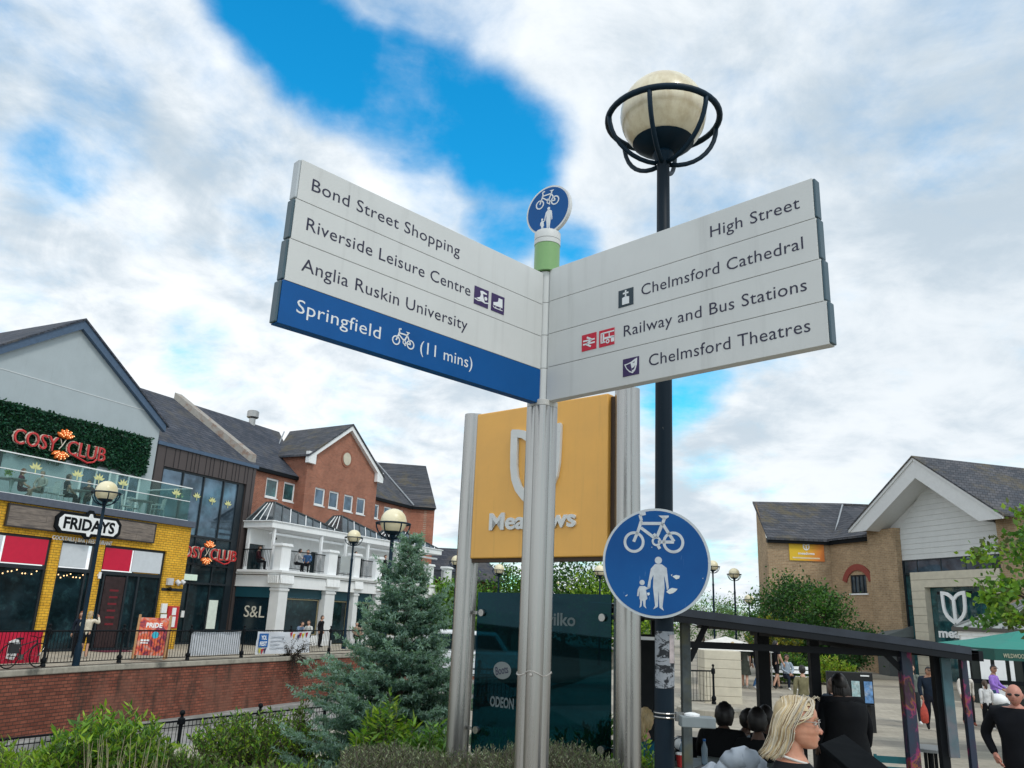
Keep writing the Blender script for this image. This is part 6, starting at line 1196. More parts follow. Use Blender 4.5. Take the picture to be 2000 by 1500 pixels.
for x in (-1.5, 1.4):
    for y in (-.85, .85): mb = MB(); mb.cyl((x, y - .1, .35), (x, y + .1, .35), .35, n=18); mb.build('wheel', BLACKM, ve)
# ================================================================== people
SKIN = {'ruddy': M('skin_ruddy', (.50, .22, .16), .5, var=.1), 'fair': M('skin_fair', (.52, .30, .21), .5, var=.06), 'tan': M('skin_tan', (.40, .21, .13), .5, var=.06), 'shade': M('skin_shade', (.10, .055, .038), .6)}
HAIRM = {'blonde': M('hair_blonde', (.42, .31, .16), .5, var=.35, scale=30, stretch=(3, 3, .5)), 'brown': M('hair_brown', (.055, .030, .018), .5, var=.3, scale=30), 'dark': M('hair_dark', (.010, .008, .008), .5, var=.3), 'red': M('hair_auburn', (.20, .055, .02), .5, var=.3), 'grey': M('hair_grey', (.38, .37, .35), .6, var=.2), 'cap': M('cap_black', (.010, .010, .012), .7)}
EYE = M('eye_dark', (.015, .012, .01), .3); LIP = M('lip', (.30, .10, .085), .5)
_cl = {}
def cloth(c):
    k = tuple(round(x, 3) for x in c)
    if k not in _cl: _cl[k] = M('cloth_%d' % len(_cl), c, .85, var=.22, scale=9, bump=.25, spec=.2)
    return _cl[k]
# joints for a 1 m tall figure facing -Y
BASE = dict(pel=(0, 0, .53), spi=(0, .005, .63), che=(0, 0, .73), nek=(0, .005, .835), hed=(0, -.005, .875),
            shL=(.105, .005, .80), elL=(.135, .03, .645), wrL=(.140, -.01, .505), shR=(-.105, .005, .80), elR=(-.135, .03, .645), wrR=(-.140, -.01, .505),
            hiL=(.052, 0, .50), knL=(.055, -.008, .285), anL=(.056, .012, .045), toL=(.066, -.085, .016), hiR=(-.052, 0, .50), knR=(-.055, -.008, .285), anR=(-.056, .012, .045), toR=(-.066, -.085, .016))
POSES = {
    'stand': {},
    'walk': dict(knL=(.05, -.075, .30), anL=(.05, -.10, .055), toL=(.055, -.195, .035), knR=(-.05, .015, .285), anR=(-.05, .125, .075), toR=(-.055, .05, .016), elL=(.13, .075, .655), wrL=(.13, .05, .515), elR=(-.13, -.02, .65), wrR=(-.125, -.10, .53)),
    'pockets': dict(elL=(.165, .05, .66), wrL=(.115, -.03, .535), elR=(-.165, .05, .66), wrR=(-.115, -.03, .535)),
    'phone': dict(elL=(.17, -.02, .70), wrL=(.10, -.115, .80), elR=(-.15, .03, .66), wrR=(-.10, -.08, .62)),
    'photo': dict(elR=(-.20, -.05, .74), wrR=(-.12, -.17, .865), elL=(.17, .0, .70), wrL=(.16, -.12, .64)),
    'push': dict(elL=(.14, -.02, .67), wrL=(.10, -.16, .60), elR=(-.14, -.02, .67), wrR=(-.10, -.16, .60)),
}
_s = dict(knL=(.075, -.235, .50), anL=(.08, -.23, .26), toL=(.085, -.325, .235), knR=(-.075, -.235, .50), anR=(-.08, -.23, .26), toR=(-.085, -.325, .235), hiL=(.055, -.02, .50), hiR=(-.055, -.02, .50), elL=(.14, -.03, .655), wrL=(.07, -.16, .585), elR=(-.14, -.03, .655), wrR=(-.07, -.16, .585))
POSES['sit'] = _s
POSES['sit_hands'] = dict(_s, wrL=(.02, -.17, .57), wrR=(-.02, -.17, .57))
POSES['sit_cross'] = dict(_s, knL=(-.02, -.25, .545), anL=(-.12, -.25, .40), toL=(-.17, -.31, .36))
POSES['sit_lean'] = dict(_s, che=(0, -.05, .725), nek=(0, -.085, .825), hed=(0, -.105, .86), shL=(.105, -.055, .79), shR=(-.105, -.055, .79), elL=(.15, -.12, .66), wrL=(.04, -.21, .68), elR=(-.15, -.12, .66), wrR=(-.04, -.20, .70))
EDG = [('pel', 'spi', 't'), ('spi', 'che', 't'), ('che', 'nek', 't'), ('nek', 'hed', 'n')] + [(a + s, b + s, k) for s in 'LR' for a, b, k in (('sh', 'el', 's'), ('el', 'wr', 'f'), ('hi', 'kn', 'l'), ('kn', 'an', 'c'), ('an', 'to', 'b'))] + [('che', 'shL', 't'), ('che', 'shR', 't'), ('pel', 'hiL', 'l'), ('pel', 'hiR', 'l')]
RAD = dict(pel=(.085, .062), spi=(.078, .056), che=(.092, .062), nek=(.036, .036), hed=(.036, .036), sh=(.042, .042), el=(.029, .029), wr=(.019, .021), hi=(.058, .06), kn=(.036, .036), an=(.024, .025), to=(.018, .017))


def head_mesh(mb, c, fwd, s, mi_skin, mi_eye, mi_lip, tilt=0., n=20, m=16, big=False):
    """head with brow, nose, mouth, chin and ears; c = centre, s = head height"""
    f = Vector(fwd).normalized(); rt = f.cross(Vector((0, 0, 1))).normalized(); up = rt.cross(f)
    vs = []; 
    for i in range(m + 1):
        t = -PI / 2 + PI * i / m
        for j in range(n):
            a = 2 * PI * j / n; x, y, z = math.cos(t) * math.sin(a), math.cos(t) * math.cos(a), math.sin(t)   # y forward
            w = .36 * (1 - .20 * max(0, -z) ** 1.5 * 1.3); d = .43 if y > 0 else .47
            X, Y, Z = x * w, y * d, z * .5
            if y > 0: Y += .05 * max(0, -z) * y - .03 * max(0, z - .2) * y
            g_ = math.exp(-(x / .16) ** 2) * (y > 0); Y += .10 * g_ * math.exp(-((z + .18) / .16) ** 2) + .03 * g_ * math.exp(-((z + .68) / .16) ** 2)
            Y -= .035 * math.exp(-((abs(x) - .38) / .18) ** 2) * math.exp(-((z - .05) / .13) ** 2) * (y > 0)
            vs.append(Vector(c) + rt * X * s + f * Y * s + up * Z * s)
    mb.add(vs, [(i * n + j, (i + 1) * n + j, (i + 1) * n + (j + 1) % n, i * n + (j + 1) % n) for i in range(m) for j in range(n)], mi_skin)
    P = lambda x, y, z: Vector(c) + (rt * x + f * y + up * z) * s
    for sx in (-1, 1):
        mb.ball(P(.14 * sx, .36, .03), .033 * s, 8, 6, mi_eye); mb.ball(P(.35 * sx, -.03, -.02), .11 * s, 8, 6, mi_skin, (.45, .7, 1.1))
    mb.tube([P(-.11, .375, -.245), P(0, .435, -.24), P(.11, .375, -.245)], .016 * s, 5, mi_lip)


def hair(root, c, fwd, s, style, mat):
    f = Vector(fwd).normalized(); rt = f.cross(Vector((0, 0, 1))).normalized(); up = rt.cross(f); P = lambda x, y, z: Vector(c) + (rt * x + f * y + up * z) * s
    mb = MB(); n, m = 18, 10; vs = []
    if style == 'bald': return
    for i in range(m + 1):
        t = PI / 2 - PI * .74 * i / m
        for j in range(n):
            a = 2 * PI * j / n; front = math.cos(a); tt = max(t, PI / 2 - PI * (.30 if front > .35 else .74 if front < -.15 else .42)); x, y, z = math.cos(tt) * math.sin(a), math.cos(tt) * math.cos(a), math.sin(tt)
            k = (1.26 if style == 'bushy' else 1.09) + (.05 if style == 'bushy' else .03) * math.sin(j * 5.3 + i * 3.7) + .02 * math.sin(j * 2.1 - i * 5); vs.append(P(x * .37 * k, y * .455 * k - .01, z * .5 * k + .015))
    mb.add(vs, [(i * n + j, i * n + (j + 1) % n, (i + 1) * n + (j + 1) % n, (i + 1) * n + j) for i in range(m) for j in range(n)])
    if style in ('long', 'pony'):
        for k in range(9):
            x = (k - 4) / 4 * (.34 if style == 'long' else .07); y0 = -.30 + .22 * abs(k - 4) / 4 if style == 'long' else -.46
            L = (1.05 if style == 'long' else .95); mb.tube([P(x, y0, .15), P(x * 1.12, y0 - .10, -.25), P(x * 1.08, y0 - .12, -.55), P(x * .8, y0 - .08, -.1 - L * .75)], [.09 * s, .12 * s, .11 * s, .03 * s], 6)
    if style == 'cap': mb.flat([(0, 0), (0, 0), (0, 0)], 0, 0) if False else mb.add([P(-.26, .40, .19), P(.26, .40, .19), P(.20, .72, .12), P(-.20, .72, .12), P(-.26, .40, .23), P(.26, .40, .23), P(.20, .72, .15), P(-.20, .72, .15)], [(3, 2, 1, 0), (4, 5, 6, 7), (0, 1, 5, 4), (1, 2, 6, 5), (2, 3, 7, 6), (3, 0, 4, 7)])
    mb.build('cap' if style == 'cap' else 'hair', mat, root, smooth=True)


def person(label, loc, face, h, pose='stand', top=(.02, .02, .03), legs=(.02, .02, .03), shoes=(.02, .02, .02), skin='fair', hr=('dark', 'short'), sleeve=True, shorts=False, skirt=False, long_coat=False, wide=1., group=None, look=0., dz=0., sub=1):
    root = thing('person', label, 'person', (loc[0], loc[1], loc[2] + dz), face, group)
    J = dict(BASE); J.update(POSES[pose]); keys = list(J); W_ = wide
    P = {k: Vector((v[0] * (W_ if k[:2] in ('sh', 'el', 'wr', 'hi') else 1), v[1], v[2])) * h for k, v in J.items()}
    me = bpy.data.meshes.new('b'); me.from_pydata([P[k] for k in keys], [(keys.index(a), keys.index(b)) for a, b, _ in EDG], []); o = bpy.data.objects.new('b', me); COL.objects.link(o)
    o.modifiers.new('s', 'SKIN'); sb = o.modifiers.new('u', 'SUBSURF'); sb.levels = sub; sb.render_levels = sub
    for i, k in enumerate(keys):
        r = RAD[k if k in RAD else k[:2]]; fat = W_ if k in ('pel', 'spi', 'che') else (1 + (W_ - 1) * .5); x = 1.12 if (k[:2] in ('el', 'wr', 'sh') and sleeve) else 1.; x = x * (1.12 if k[:2] in ('kn', 'an') and not (shorts or skirt) else 1.)
        me.skin_vertices[0].data[i].radius = (r[0] * h * fat * x, r[1] * h * fat * x)
        me.skin_vertices[0].data[i].use_root = k == 'pel'
    dg = bpy.context.evaluated_depsgraph_get(); bm_ = bpy.data.meshes.new_from_object(o.evaluated_get(dg)); bpy.data.objects.remove(o); bpy.data.meshes.remove(me)
    mb = MB(); V = [v.co.copy() for v in bm_.vertices]; mb.v = [tuple(v) for v in V]
    slot = {'t': 1, 'n': 0, 's': 1, 'f': 1 if sleeve else 0, 'l': 2, 'c': 0 if (shorts or skirt) else 2, 'b': 3}
    seg = [(P[a], P[b], slot[k], k) for a, b, k in EDG]
    for p in bm_.polygons:
        c = sum((V[i] for i in p.vertices), Vector()) / len(p.vertices); best = None
        for a, b, s_, k in seg:
            ab = b - a; t = max(0, min(1, (c - a).dot(ab) / max(1e-9, ab.length_squared))); dd = (c - a - ab * t).length
            if best is None or dd < best[0]: best = (dd, s_, k, t)
        s_ = best[1]
        if best[2] == 's' and not sleeve and best[3] > .6: s_ = 0
        if best[2] == 't' and c.z > P['nek'].z - .012 * h and math.hypot(c.x - P['nek'].x, c.y - P['nek'].y) < .05 * h: s_ = 0
        if best[2] == 'l' and shorts and best[3] > .85: s_ = 0
        mb.f.append(list(p.vertices)); mb.m.append(s_)
    bpy.data.meshes.remove(bm_)
    ln = look; fw = Vector((math.sin(ln), -math.cos(ln), 0)); hc = P['hed'] + Vector((0, -.012 * h, .048 * h)); hs = .134 * h
    head_mesh(mb, hc, fw, hs, 0, 4, 5)
    for s_ in 'LR':                                   # hands: palm, four fingers and a thumb
        w, e = P['wr' + s_], P['el' + s_]; d = (w - e).normalized(); sx = 1 if s_ == 'L' else -1; side = d.cross(Vector((sx, 0, 0))).normalized(); out = d.cross(side).normalized(); pb = w + d * .012 * h; pe = w + d * .052 * h
        mb.tube([w - d * .01 * h, pb, pe], [.016 * h, .020 * h, .019 * h], 7, 0)
        for q in range(4): b0 = pe + side * (.0105 * (q - 1.5)) * h; L = (.036, .044, .042, .034)[q] * h; bend = out * .012 * h; mb.tube([b0 - d * .006 * h, b0 + d * L * .5 + bend * .4, b0 + d * L * .85 + bend * 1.3], [.0062 * h, .0056 * h, .0042 * h], 5, 0)
        t0 = pb + side * -.017 * h; mb.tube([t0, t0 - side * .016 * h + d * .018 * h, t0 - side * .014 * h + d * .036 * h + out * .006 * h], [.0072 * h, .0064 * h, .005 * h], 5, 0)
    mb.build('body', [SKIN[skin], cloth(top), cloth(legs), cloth(shoes), EYE, LIP], root, smooth=True)
    if hr: hair(root, hc, fw, hs, hr[1], HAIRM[hr[0]])
    if skirt or long_coat:
        lo, r0, r1 = (.30, .10, .15) if skirt else (.34, .125, .165); mb = MB(); n = 20; prof = [(.80, .115)] if long_coat else []
        prof = ([(.815, .085), (.79, .135), (.70, .138)] if long_coat else []) + [(.60, r0), (.50, r0 * 1.12), (lo, r1)]; vs = []
        for z, r in prof:
            for j in range(n): a = 2 * PI * j / n; vs.append((r * W_ * h * math.cos(a), r * .78 * W_ * h * math.sin(a), z * h + .006 * h * math.sin(j * 2.4)))
        mb.add(vs, [(i * n + j, (i + 1) * n + j, (i + 1) * n + (j + 1) % n, i * n + (j + 1) % n) for i in range(len(prof) - 1) for j in range(n)]); mb.build('coat' if long_coat else 'skirt', cloth(legs if skirt else top), root, smooth=True)
    return root
BK = (.008, .009, .012); NVY = (.012, .018, .032)
# promenade pair
person('blonde woman in cream jumper and black shorts seen from behind on the promenade', (-14.62, 30.0, .45), R(185), 1.62, 'photo', (.62, .56, .44), BK, (.6, .58, .52), hr=('blonde', 'long'), shorts=True, look=R(-25))
person('auburn haired woman in dark jacket beside the blonde woman in cream', (-15.0, 30.2, .45), R(20), 1.60, 'stand', NVY, BK, (.03, .03, .03), hr=('red', 'long'))
# shop roof terrace
def on_terrace(u, v, z=5.62): p = FL(u, v, z); return (p.x, p.y, p.z)
TG = 'diners on the shop roof terrace'; TF = ROT_L
SD = -.02 * 1.7
person('diner with red hair in burgundy dress at the left terrace table', on_terrace(-5.0, 1.3), TF + R(40), 1.66, 'sit', (.10, .012, .03), (.10, .012, .03), hr=('red', 'long'), group=TG, dz=-.40, shorts=True, sleeve=False)
person('grey haired diner in pale top and bare legs on the terrace', on_terrace(-4.35, 1.0), TF - R(60), 1.68, 'sit_cross', (.42, .40, .36), (.40, .36, .30), (.3, .3, .3), hr=('grey', 'short'), group=TG, dz=-.40, shorts=True)
person('man in dark clothes leaning back at the middle of the terrace', on_terrace(-3.2, 1.05), TF + R(70), 1.76, 'sit_hands', (.025, .035, .045), BK, hr=('brown', 'short'), group=TG, dz=-.42, sleeve=False)
person('diner in dark top partly hidden behind the lamp globe', on_terrace(-2.0, 1.3), TF - R(60), 1.7, 'sit', (.05, .03, .03), (.06, .05, .04), hr=('brown', 'short'), group=TG, dz=-.41, sleeve=False)
# white restaurant terrace and pavement
def on_up(u, v): p = FL(u, v, 3.88); return (p.x, p.y, p.z)
WG = 'diners on the white restaurant terrace'
person('diner in dark maroon at the left end of the white terrace', on_up(9.75, 2.2), TF + R(30), 1.7, 'sit', (.05, .012, .018), BK, hr=('brown', 'short'), group=WG, dz=-.36)
person('diner in black jacket by the corner pedestal of the white terrace', on_up(10.55, 1.25), TF - R(40), 1.76, 'sit_lean', BK, (.10, .05, .03), hr=('grey', 'short'), group=WG, dz=-.36)
person('diner in white shirt between the first two pedestals', on_up(11.7, 1.2), TF + R(60), 1.74, 'sit_lean', (.62, .62, .62), BK, hr=('dark', 'short'), group=WG, dz=-.36)
person('diner in blue checked shirt beside the diner in white shirt', on_up(12.7, 1.2), TF - R(60), 1.74, 'sit', (.06, .16, .36), BK, hr=('dark', 'short'), group=WG, dz=-.36)
person('person in dark clothes on the white terrace behind the spruce tip', on_up(20.3, 1.0), TF, 1.7, 'stand', BK, BK, hr=('dark', 'short'), group=WG)
person('person in teal clothes standing on the white terrace right of the slim lamp', on_up(17.4, 1.3), TF + R(20), 1.68, 'stand', (.05, .14, .14), (.06, .10, .10), hr=('dark', 'short'), group=WG)
def on_pave(x, y): return (x, y, .45)
PG = 'people seated outside the white restaurant'
person('woman in pale blue top seated behind the bunting banner', on_pave(-10.53, 44.0), R(60), 1.66, 'sit_lean', (.16, .22, .32), BK, hr=('dark', 'short'), group=PG, dz=-.30)
person('person in white shirt and sunglasses seated behind the bunting banner', on_pave(-10.2, 44.7), R(-20), 1.70, 'sit', (.55, .56, .54), BK, hr=('brown', 'short'), group=PG, dz=-.30)
person('man in black suit standing behind the bunting banner', on_pave(-9.75, 45.65), R(75), 1.66, 'stand', BK, BK, hr=('brown', 'short'), group=PG, wide=1.1)
person('fair haired person in pale clothes seated under the white terrace near the spruce', on_pave(-8.02, 49.2), R(-30), 1.66, 'sit', (.55, .45, .36), BK, hr=('blonde', 'long'), group=PG, dz=-.30)
person('person in tan clothes seated next to the fair haired person by the spruce', on_pave(-8.35, 48.6), R(30), 1.66, 'sit', (.28, .20, .14), BK, hr=('brown', 'short'), group=PG, dz=-.30)
# far plaza
def on_g(x, y): return (x, y, ground_z(x, y))
person('woman in pink trousers and black top walking away by the stone pillar', on_g(8.95, 32.7), R(165), 1.66, 'walk', BK, (.50, .16, .22), (.6, .6, .6), hr=('blonde', 'pony'), sleeve=False)
person('woman in dark olive dress with bare legs beside the woman in pink', on_g(9.32, 32.5), R(160), 1.64, 'walk', (.045, .050, .040), (.045, .050, .040), (.5, .5, .5), hr=('brown', 'long'), skirt=True, sleeve=False)
person('man in black jacket and blue jeans walking behind the shelter', on_g(9.75, 32.3), R(100), 1.78, 'walk', BK, (.035, .09, .19), (.5, .5, .52), hr=('dark', 'short'))
person('person in black shorts half hidden behind a shelter post', on_g(10.55, 32.6), R(110), 1.78, 'walk', BK, BK, (.03, .03, .03), hr=('dark', 'short'), shorts=True, sleeve=False)
person('person in denim jacket with pale sleeves sitting on the white bench', (11.1, 33.0, .22), R(8), 1.68, 'sit_hands', (.30, .36, .42), NVY, (.65, .65, .62), hr=('dark', 'cap'), dz=-.40, look=R(10))
person('man in olive shirt and jeans with his back turned in the plaza', on_g(8.3, 23.4), R(175), 1.72, 'stand', (.19, .17, .095), (.015, .04, .08), hr=('dark', 'short'))
person('long haired woman in dark blue jacket beside the man in olive', on_g(6.66, 17.1), R(170), 1.72, 'stand', (.014, .022, .034), BK, hr=('brown', 'long'))
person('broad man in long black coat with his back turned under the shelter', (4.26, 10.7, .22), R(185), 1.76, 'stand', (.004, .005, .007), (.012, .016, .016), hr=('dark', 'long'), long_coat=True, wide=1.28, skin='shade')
person('heavy man in dark jacket and cap walking with a red bag', on_g(12.55, 24.95), R(-12), 1.76, 'walk', (.010, .018, .032), (.012, .015, .025), (.015, .015, .015), hr=('cap', 'cap'), wide=1.28, skin='tan')
person('man in grey green top and white shoes just behind the heavy man', on_g(12.66, 26.2), R(-15), 1.76, 'walk', (.14, .16, .14), (.02, .025, .03), (.65, .65, .65), hr=('brown', 'short'))
person('woman in long white jumper and black leggings near the green parasol', on_g(14.4, 26.4), R(-12), 1.66, 'walk', (.60, .56, .50), BK, (.20, .06, .04), hr=('brown', 'pony'))
person('girl in white top with long brown ponytail turned away near the green parasol', on_g(14.55, 25.6), R(170), 1.42, 'walk', (.60, .60, .60), BK, (.65, .65, .65), hr=('brown', 'pony'))
person('bearded man in purple hoodie and black cap looking down', on_g(15.5, 26.75), R(40), 1.78, 'push', (.30, .17, .56), (.03, .08, .14), (.02, .02, .02), hr=('cap', 'cap'), skin='tan', look=R(-40))
person('child in green top sitting low beside the man in purple hoodie', on_g(14.95, 26.3), R(-20), 1.15, 'stand', (.03, .20, .05), (.02, .03, .03), hr=('blonde', 'short'))
person('bald man in sunglasses and black jacket at the lower right edge', (6.02, 10., .25), R(-38), 1.73, 'pockets', (.006, .007, .010), BK, hr=None, wide=1.3, skin='ruddy')
# red bag
rb = thing('shopping_bag', 'red carrier bag held by the heavy walking man', 'bag', (12.20, 24.7, .02)); mb = MB(); mb.lathe([(.06, 0), (.10, .04), (.11, .22), (.09, .38), (.03, .52), (.012, .62)], 12); mb.xf(Matrix.Diagonal((1.1, .6, 1, 1))).build('bag', M('bag_red', (.42, .05, .03), .45, var=.3, scale=12), rb, smooth=True)
# sunglasses of the bald man, as his own part
for o in [o for o in bpy.data.objects if o.get('label', '').startswith('bald man')]:
    h = 1.73; c = Vector((0, -.017 * h, (.875 + .048) * h)); mb = MB()
    for sx in (-1, 1): mb.ball(c + Vector((.15 * sx, -.395, .03)) * .134 * h, .10 * .134 * h, 12, 7, sc=(1.3, .4, .62))
    mb.tube([c + Vector((-.36, .02, .05)) * .128 * h, c + Vector((-.26, -.36, .05)) * .128 * h, c + Vector((.26, -.36, .05)) * .128 * h, c + Vector((.36, .02, .05)) * .128 * h], .004, 5); mb.build('sunglasses', EYE, o); mb = MB()
    n = 14; mb.tube([c + Vector((.36 * math.sin(a), .42 * math.cos(a), -.10 + .03 * math.sin(a * 7))) * .128 * h for a in [(-1.5 + 3. * i / n) for i in range(n + 1)]], .035 * .128 * h * 2, 6); mb.build('hair', HAIRM['grey'], o)
# seated silhouettes in the shade of the shelter
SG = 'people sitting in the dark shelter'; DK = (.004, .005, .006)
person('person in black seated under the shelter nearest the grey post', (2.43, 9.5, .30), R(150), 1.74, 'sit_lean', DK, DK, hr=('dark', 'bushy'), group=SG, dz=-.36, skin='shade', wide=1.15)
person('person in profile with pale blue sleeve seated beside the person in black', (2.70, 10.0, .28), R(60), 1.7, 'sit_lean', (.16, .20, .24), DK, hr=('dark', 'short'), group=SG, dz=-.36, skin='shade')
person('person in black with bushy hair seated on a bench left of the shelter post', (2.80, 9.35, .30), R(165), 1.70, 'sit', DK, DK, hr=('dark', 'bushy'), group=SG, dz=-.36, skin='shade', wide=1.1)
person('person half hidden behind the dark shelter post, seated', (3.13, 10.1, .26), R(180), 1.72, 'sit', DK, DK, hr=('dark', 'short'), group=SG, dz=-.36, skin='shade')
person('woman with blonde ponytail and teal top sitting behind the lamp post', (1.45, 8.6, .42), R(150), 1.66, 'sit', (.010, .085, .13), DK, hr=('blonde', 'pony'), group=SG, dz=-.40)
for i, (x, y, w, z) in enumerate(((2.45, 9.72, .9, .3), (2.95, 9.6, .9, .28))):
    b = thing('shelter_bench', 'black bench under the shelter, ' + ('left one' if i == 0 else 'right one') + ' beneath the seated people', 'bench', (x, y, z), R(-15)); mb = MB(); mb.box(-w / 2, w / 2, -.15, .15, .40, .44); mb.build('seat', SBLK, b); mb = MB(); mb.box(-w / 2, w / 2, .16, .2, .5, .95); mb.build('backrest', SBLK, b)
    for s_ in (-.38, .38): mb = MB(); mb.box(s_ - .03, s_ + .03, -.12, .18, 0, .40); mb.build('leg', SBLK, b)
be = thing('park_bench', 'white slatted bench in front of the green hedge', 'bench', (11.5, 33.25, .22)); mb = MB()
for i in range(3): mb.box(-.9, .9, -.22 + .15 * i, -.1 + .15 * i, .42, .45)
mb.build('seat', WHITEP, be); mb = MB()
for i in range(2): mb.box(-.9, .9, .22, .25, .55 + .15 * i, .66 + .15 * i)
mb.build('backrest', WHITEP, be)
for s_ in (-.8, .8): mb = MB(); mb.box(s_ - .03, s_ + .03, -.2, .25, 0, .42); mb.build('leg', BLACK, be)
pc = thing('pushchair', 'dark pushchair with white hood in front of the man in purple', 'pushchair', (15.25, 26.0, -.2), R(30)); mb = MB(); mb.ball((0, 0, .55), .3, 14, 8, sc=(.8, 1.2, .8)); mb.build('seat_shell', M('pushchair_cloth', (.02, .03, .035), .8), pc, smooth=True); mb = MB(); mb.ball((0, .12, .82), .28, 14, 8, sc=(.85, 1., .7)); mb.build('hood', WHITEP, pc, smooth=True); mb = MB(); mb.tube([(-.22, .6, 1.0), (-.22, .1, .5), (-.2, -.3, .1)], .015, 6); mb.tube([(.22, .6, 1.0), (.22, .1, .5), (.2, -.3, .1)], .015, 6); mb.tube([(-.22, .6, 1.), (.22, .6, 1.)], .018, 6); mb.build('handle', BLACK, pc)
for x in (-.25, .25):
    for y in (-.32, .3): mb = MB(); mb.cyl((x - .02, y, .1), (x + .02, y, .1), .1, n=14); mb.build('wheel', BLACKM, pc)

# ---------------------------------------------------------------- woman in the foreground
def fg_woman():
    root = thing('person', 'blonde woman in glasses and black top in profile at the bottom of the frame', 'person', (1.47, 4.3, .85), 0.)
    S = .228; c = Vector((.02, .0, 1.195)); sd_ = R(14); f = Vector((math.cos(sd_), -math.sin(sd_), -.02)); mb = MB()
    f = f.normalized(); rt = f.cross(Vector((0, 0, 1))).normalized(); up = rt.cross(f); P = lambda x, y, z: c + (rt * x + f * y + up * z) * S
    # profile table: height (in heads) -> front, back extent and half width
    tab = [(.50, .02, -.06, .03), (.48, .16, -.22, .15), (.44, .25, -.33, .23), (.36, .335, -.41, .30), (.26, .385, -.455, .335), (.16, .40, -.47, .345), (.10, .405, -.47, .345), (.06, .392, -.465, .342), (.03, .375, -.46, .338), (.0, .40, -.455, .335), (-.03, .43, -.45, .33), (-.07, .462, -.44, .325), (-.11, .498, -.43, .32), (-.145, .512, -.415, .315), (-.17, .47, -.40, .31), (-.20, .405, -.385, .30), (-.235, .415, -.36, .295), (-.262, .43, -.33, .29), (-.282, .405, -.31, .283), (-.302, .425, -.28, .275), (-.33, .40, -.24, .265), (-.37, .385, -.18, .25), (-.42, .395, -.10, .22), (-.46, .37, .0, .18), (-.49, .30, .08, .12), (-.50, .2, .14, .06)]
    n = 36; vs = []
    for (z, fr, bk, w) in tab:
        for j in range(n):
            a = 2 * PI * j / n; ca, sa = math.cos(a), math.sin(a); mid = (fr + bk) / 2
            nose = max(0., fr - (.395 - .05 * max(0, -z - .3)));  base = fr - nose if ca > 0 else fr
            y = mid + (base - mid) * ca if ca > 0 else mid + (mid - bk) * ca
            x = w * abs(sa) ** .85 * (1 if sa > 0 else -1)
            if ca > 0: y += nose * math.exp(-(sa / .24) ** 2)
            if ca > 0 and -.02 < z < .11: y -= .035 * math.exp(-((abs(sa) - .42) / .18) ** 2) * math.exp(-((z - .04) / .05) ** 2)
            if ca > 0 and -.2 < z < -.0: y += .012 * math.exp(-((abs(sa) - .62) / .2) ** 2)
            vs.append(P(x, y, z))
    m = len(tab); mb.add(vs, [(i * n + j, (i + 1) * n + j, (i + 1) * n + (j + 1) % n, i * n + (j + 1) % n) for i in range(m - 1) for j in range(n)][::1], 0); mb.f = [q[::-1] for q in mb.f]
    # neck and shoulders, one surface
    prof = [(1.125, .048, .054, -.018), (1.09, .049, .055, -.02), (1.055, .053, .062, -.022), (1.02, .07, .08, -.02), (.99, .12, .10, -.01), (.965, .18, .12, 0), (.92, .205, .13, 0), (.80, .19, .135, 0), (.62, .17, .125, 0), (.46, .19, .16, 0)]
    vs = []; k = 28
    for z, w, d, sh in prof:
        for j in range(k): a = 2 * PI * j / k; vs.append(Vector((0, 0, z)) + rt * w * math.cos(a) + f * (d * math.sin(a) + sh))
    b0 = len(mb.v); mb.add(vs, [(i * k + j, i * k + (j + 1) % k, (i + 1) * k + (j + 1) % k, (i + 1) * k + j) for i in range(len(prof) - 1) for j in range(k)], 1)
    nf = len(mb.f); ring = (len(prof) - 1) * k
    for q in range(nf - ring, nf - ring + 3 * k): mb.m[q] = 0
    for s_ in (-1, 1):
        sh = Vector((0, 0, .945)) + rt * .175 * s_; el = sh + rt * .06 * s_ + f * .05 + Vector((0, 0, -.27)); wr = el + f * .22 - rt * .08 * s_ + Vector((0, 0, -.04)); mb.tube([sh, sh.lerp(el, .5), el, wr], [.062, .055, .045, .034], 12, 1); th = Vector((0, 0, .46)) + rt * .09 * s_; kn = th + f * .42; mb.tube([th, kn, kn + Vector((0, 0, -.42))], [.085, .065, .045], 10, 1)
        d = (wr - el).normalized(); mb.tube([wr, wr + d * .05, wr + d * .09], [.026, .034, .03], 8, 0)
        for q in range(4): b = wr + d * .085 + rt * (q - 1.5) * .017; mb.tube([b, b + d * .04 + Vector((0, 0, -.008)), b + d * .065 + Vector((0, 0, -.028))], [.009, .008, .006], 6, 0)
        mb.tube([wr + d * .03 - rt * .03 * s_, wr + d * .06 - rt * .045 * s_, wr + d * .085 - rt * .04 * s_], [.011, .01, .008], 6, 0)
    # ear, eye, brow, lips on both sides
    for s_ in (-1, 1):
        x = .335 * s_; ear = [P(x, -.10, .03), P(x * 1.06, -.155, .05), P(x * 1.08, -.185, .0), P(x * 1.05, -.165, -.08), P(x * 1.0, -.12, -.16), P(x, -.095, -.12)]; mb.tube(ear, .017 * S * 1.6, 7, 0); mb.ball(P(x * 1.0, -.13, -.05), .055 * S, 10, 7, 0, (.6, .7, 1.5))
        mb.ball(P(.175 * s_, .325, .035), .045 * S, 12, 8, 4); mb.ball(P(.185 * s_, .352, .035), .024 * S, 10, 6, 5)
        mb.tube([P(.09 * s_, .375, .055), P(.17 * s_, .372, .066), P(.255 * s_, .30, .05)], .012 * S, 6, 0); mb.tube([P(.07 * s_, .405, .125), P(.17 * s_, .392, .15), P(.28 * s_, .31, .115)], .011 * S, 6, 3); mb.tube([P(.26 * s_, .31, -.02), P(.19 * s_, .36, -.015), P(.10 * s_, .37, -.01)], .008 * S, 5, 0)
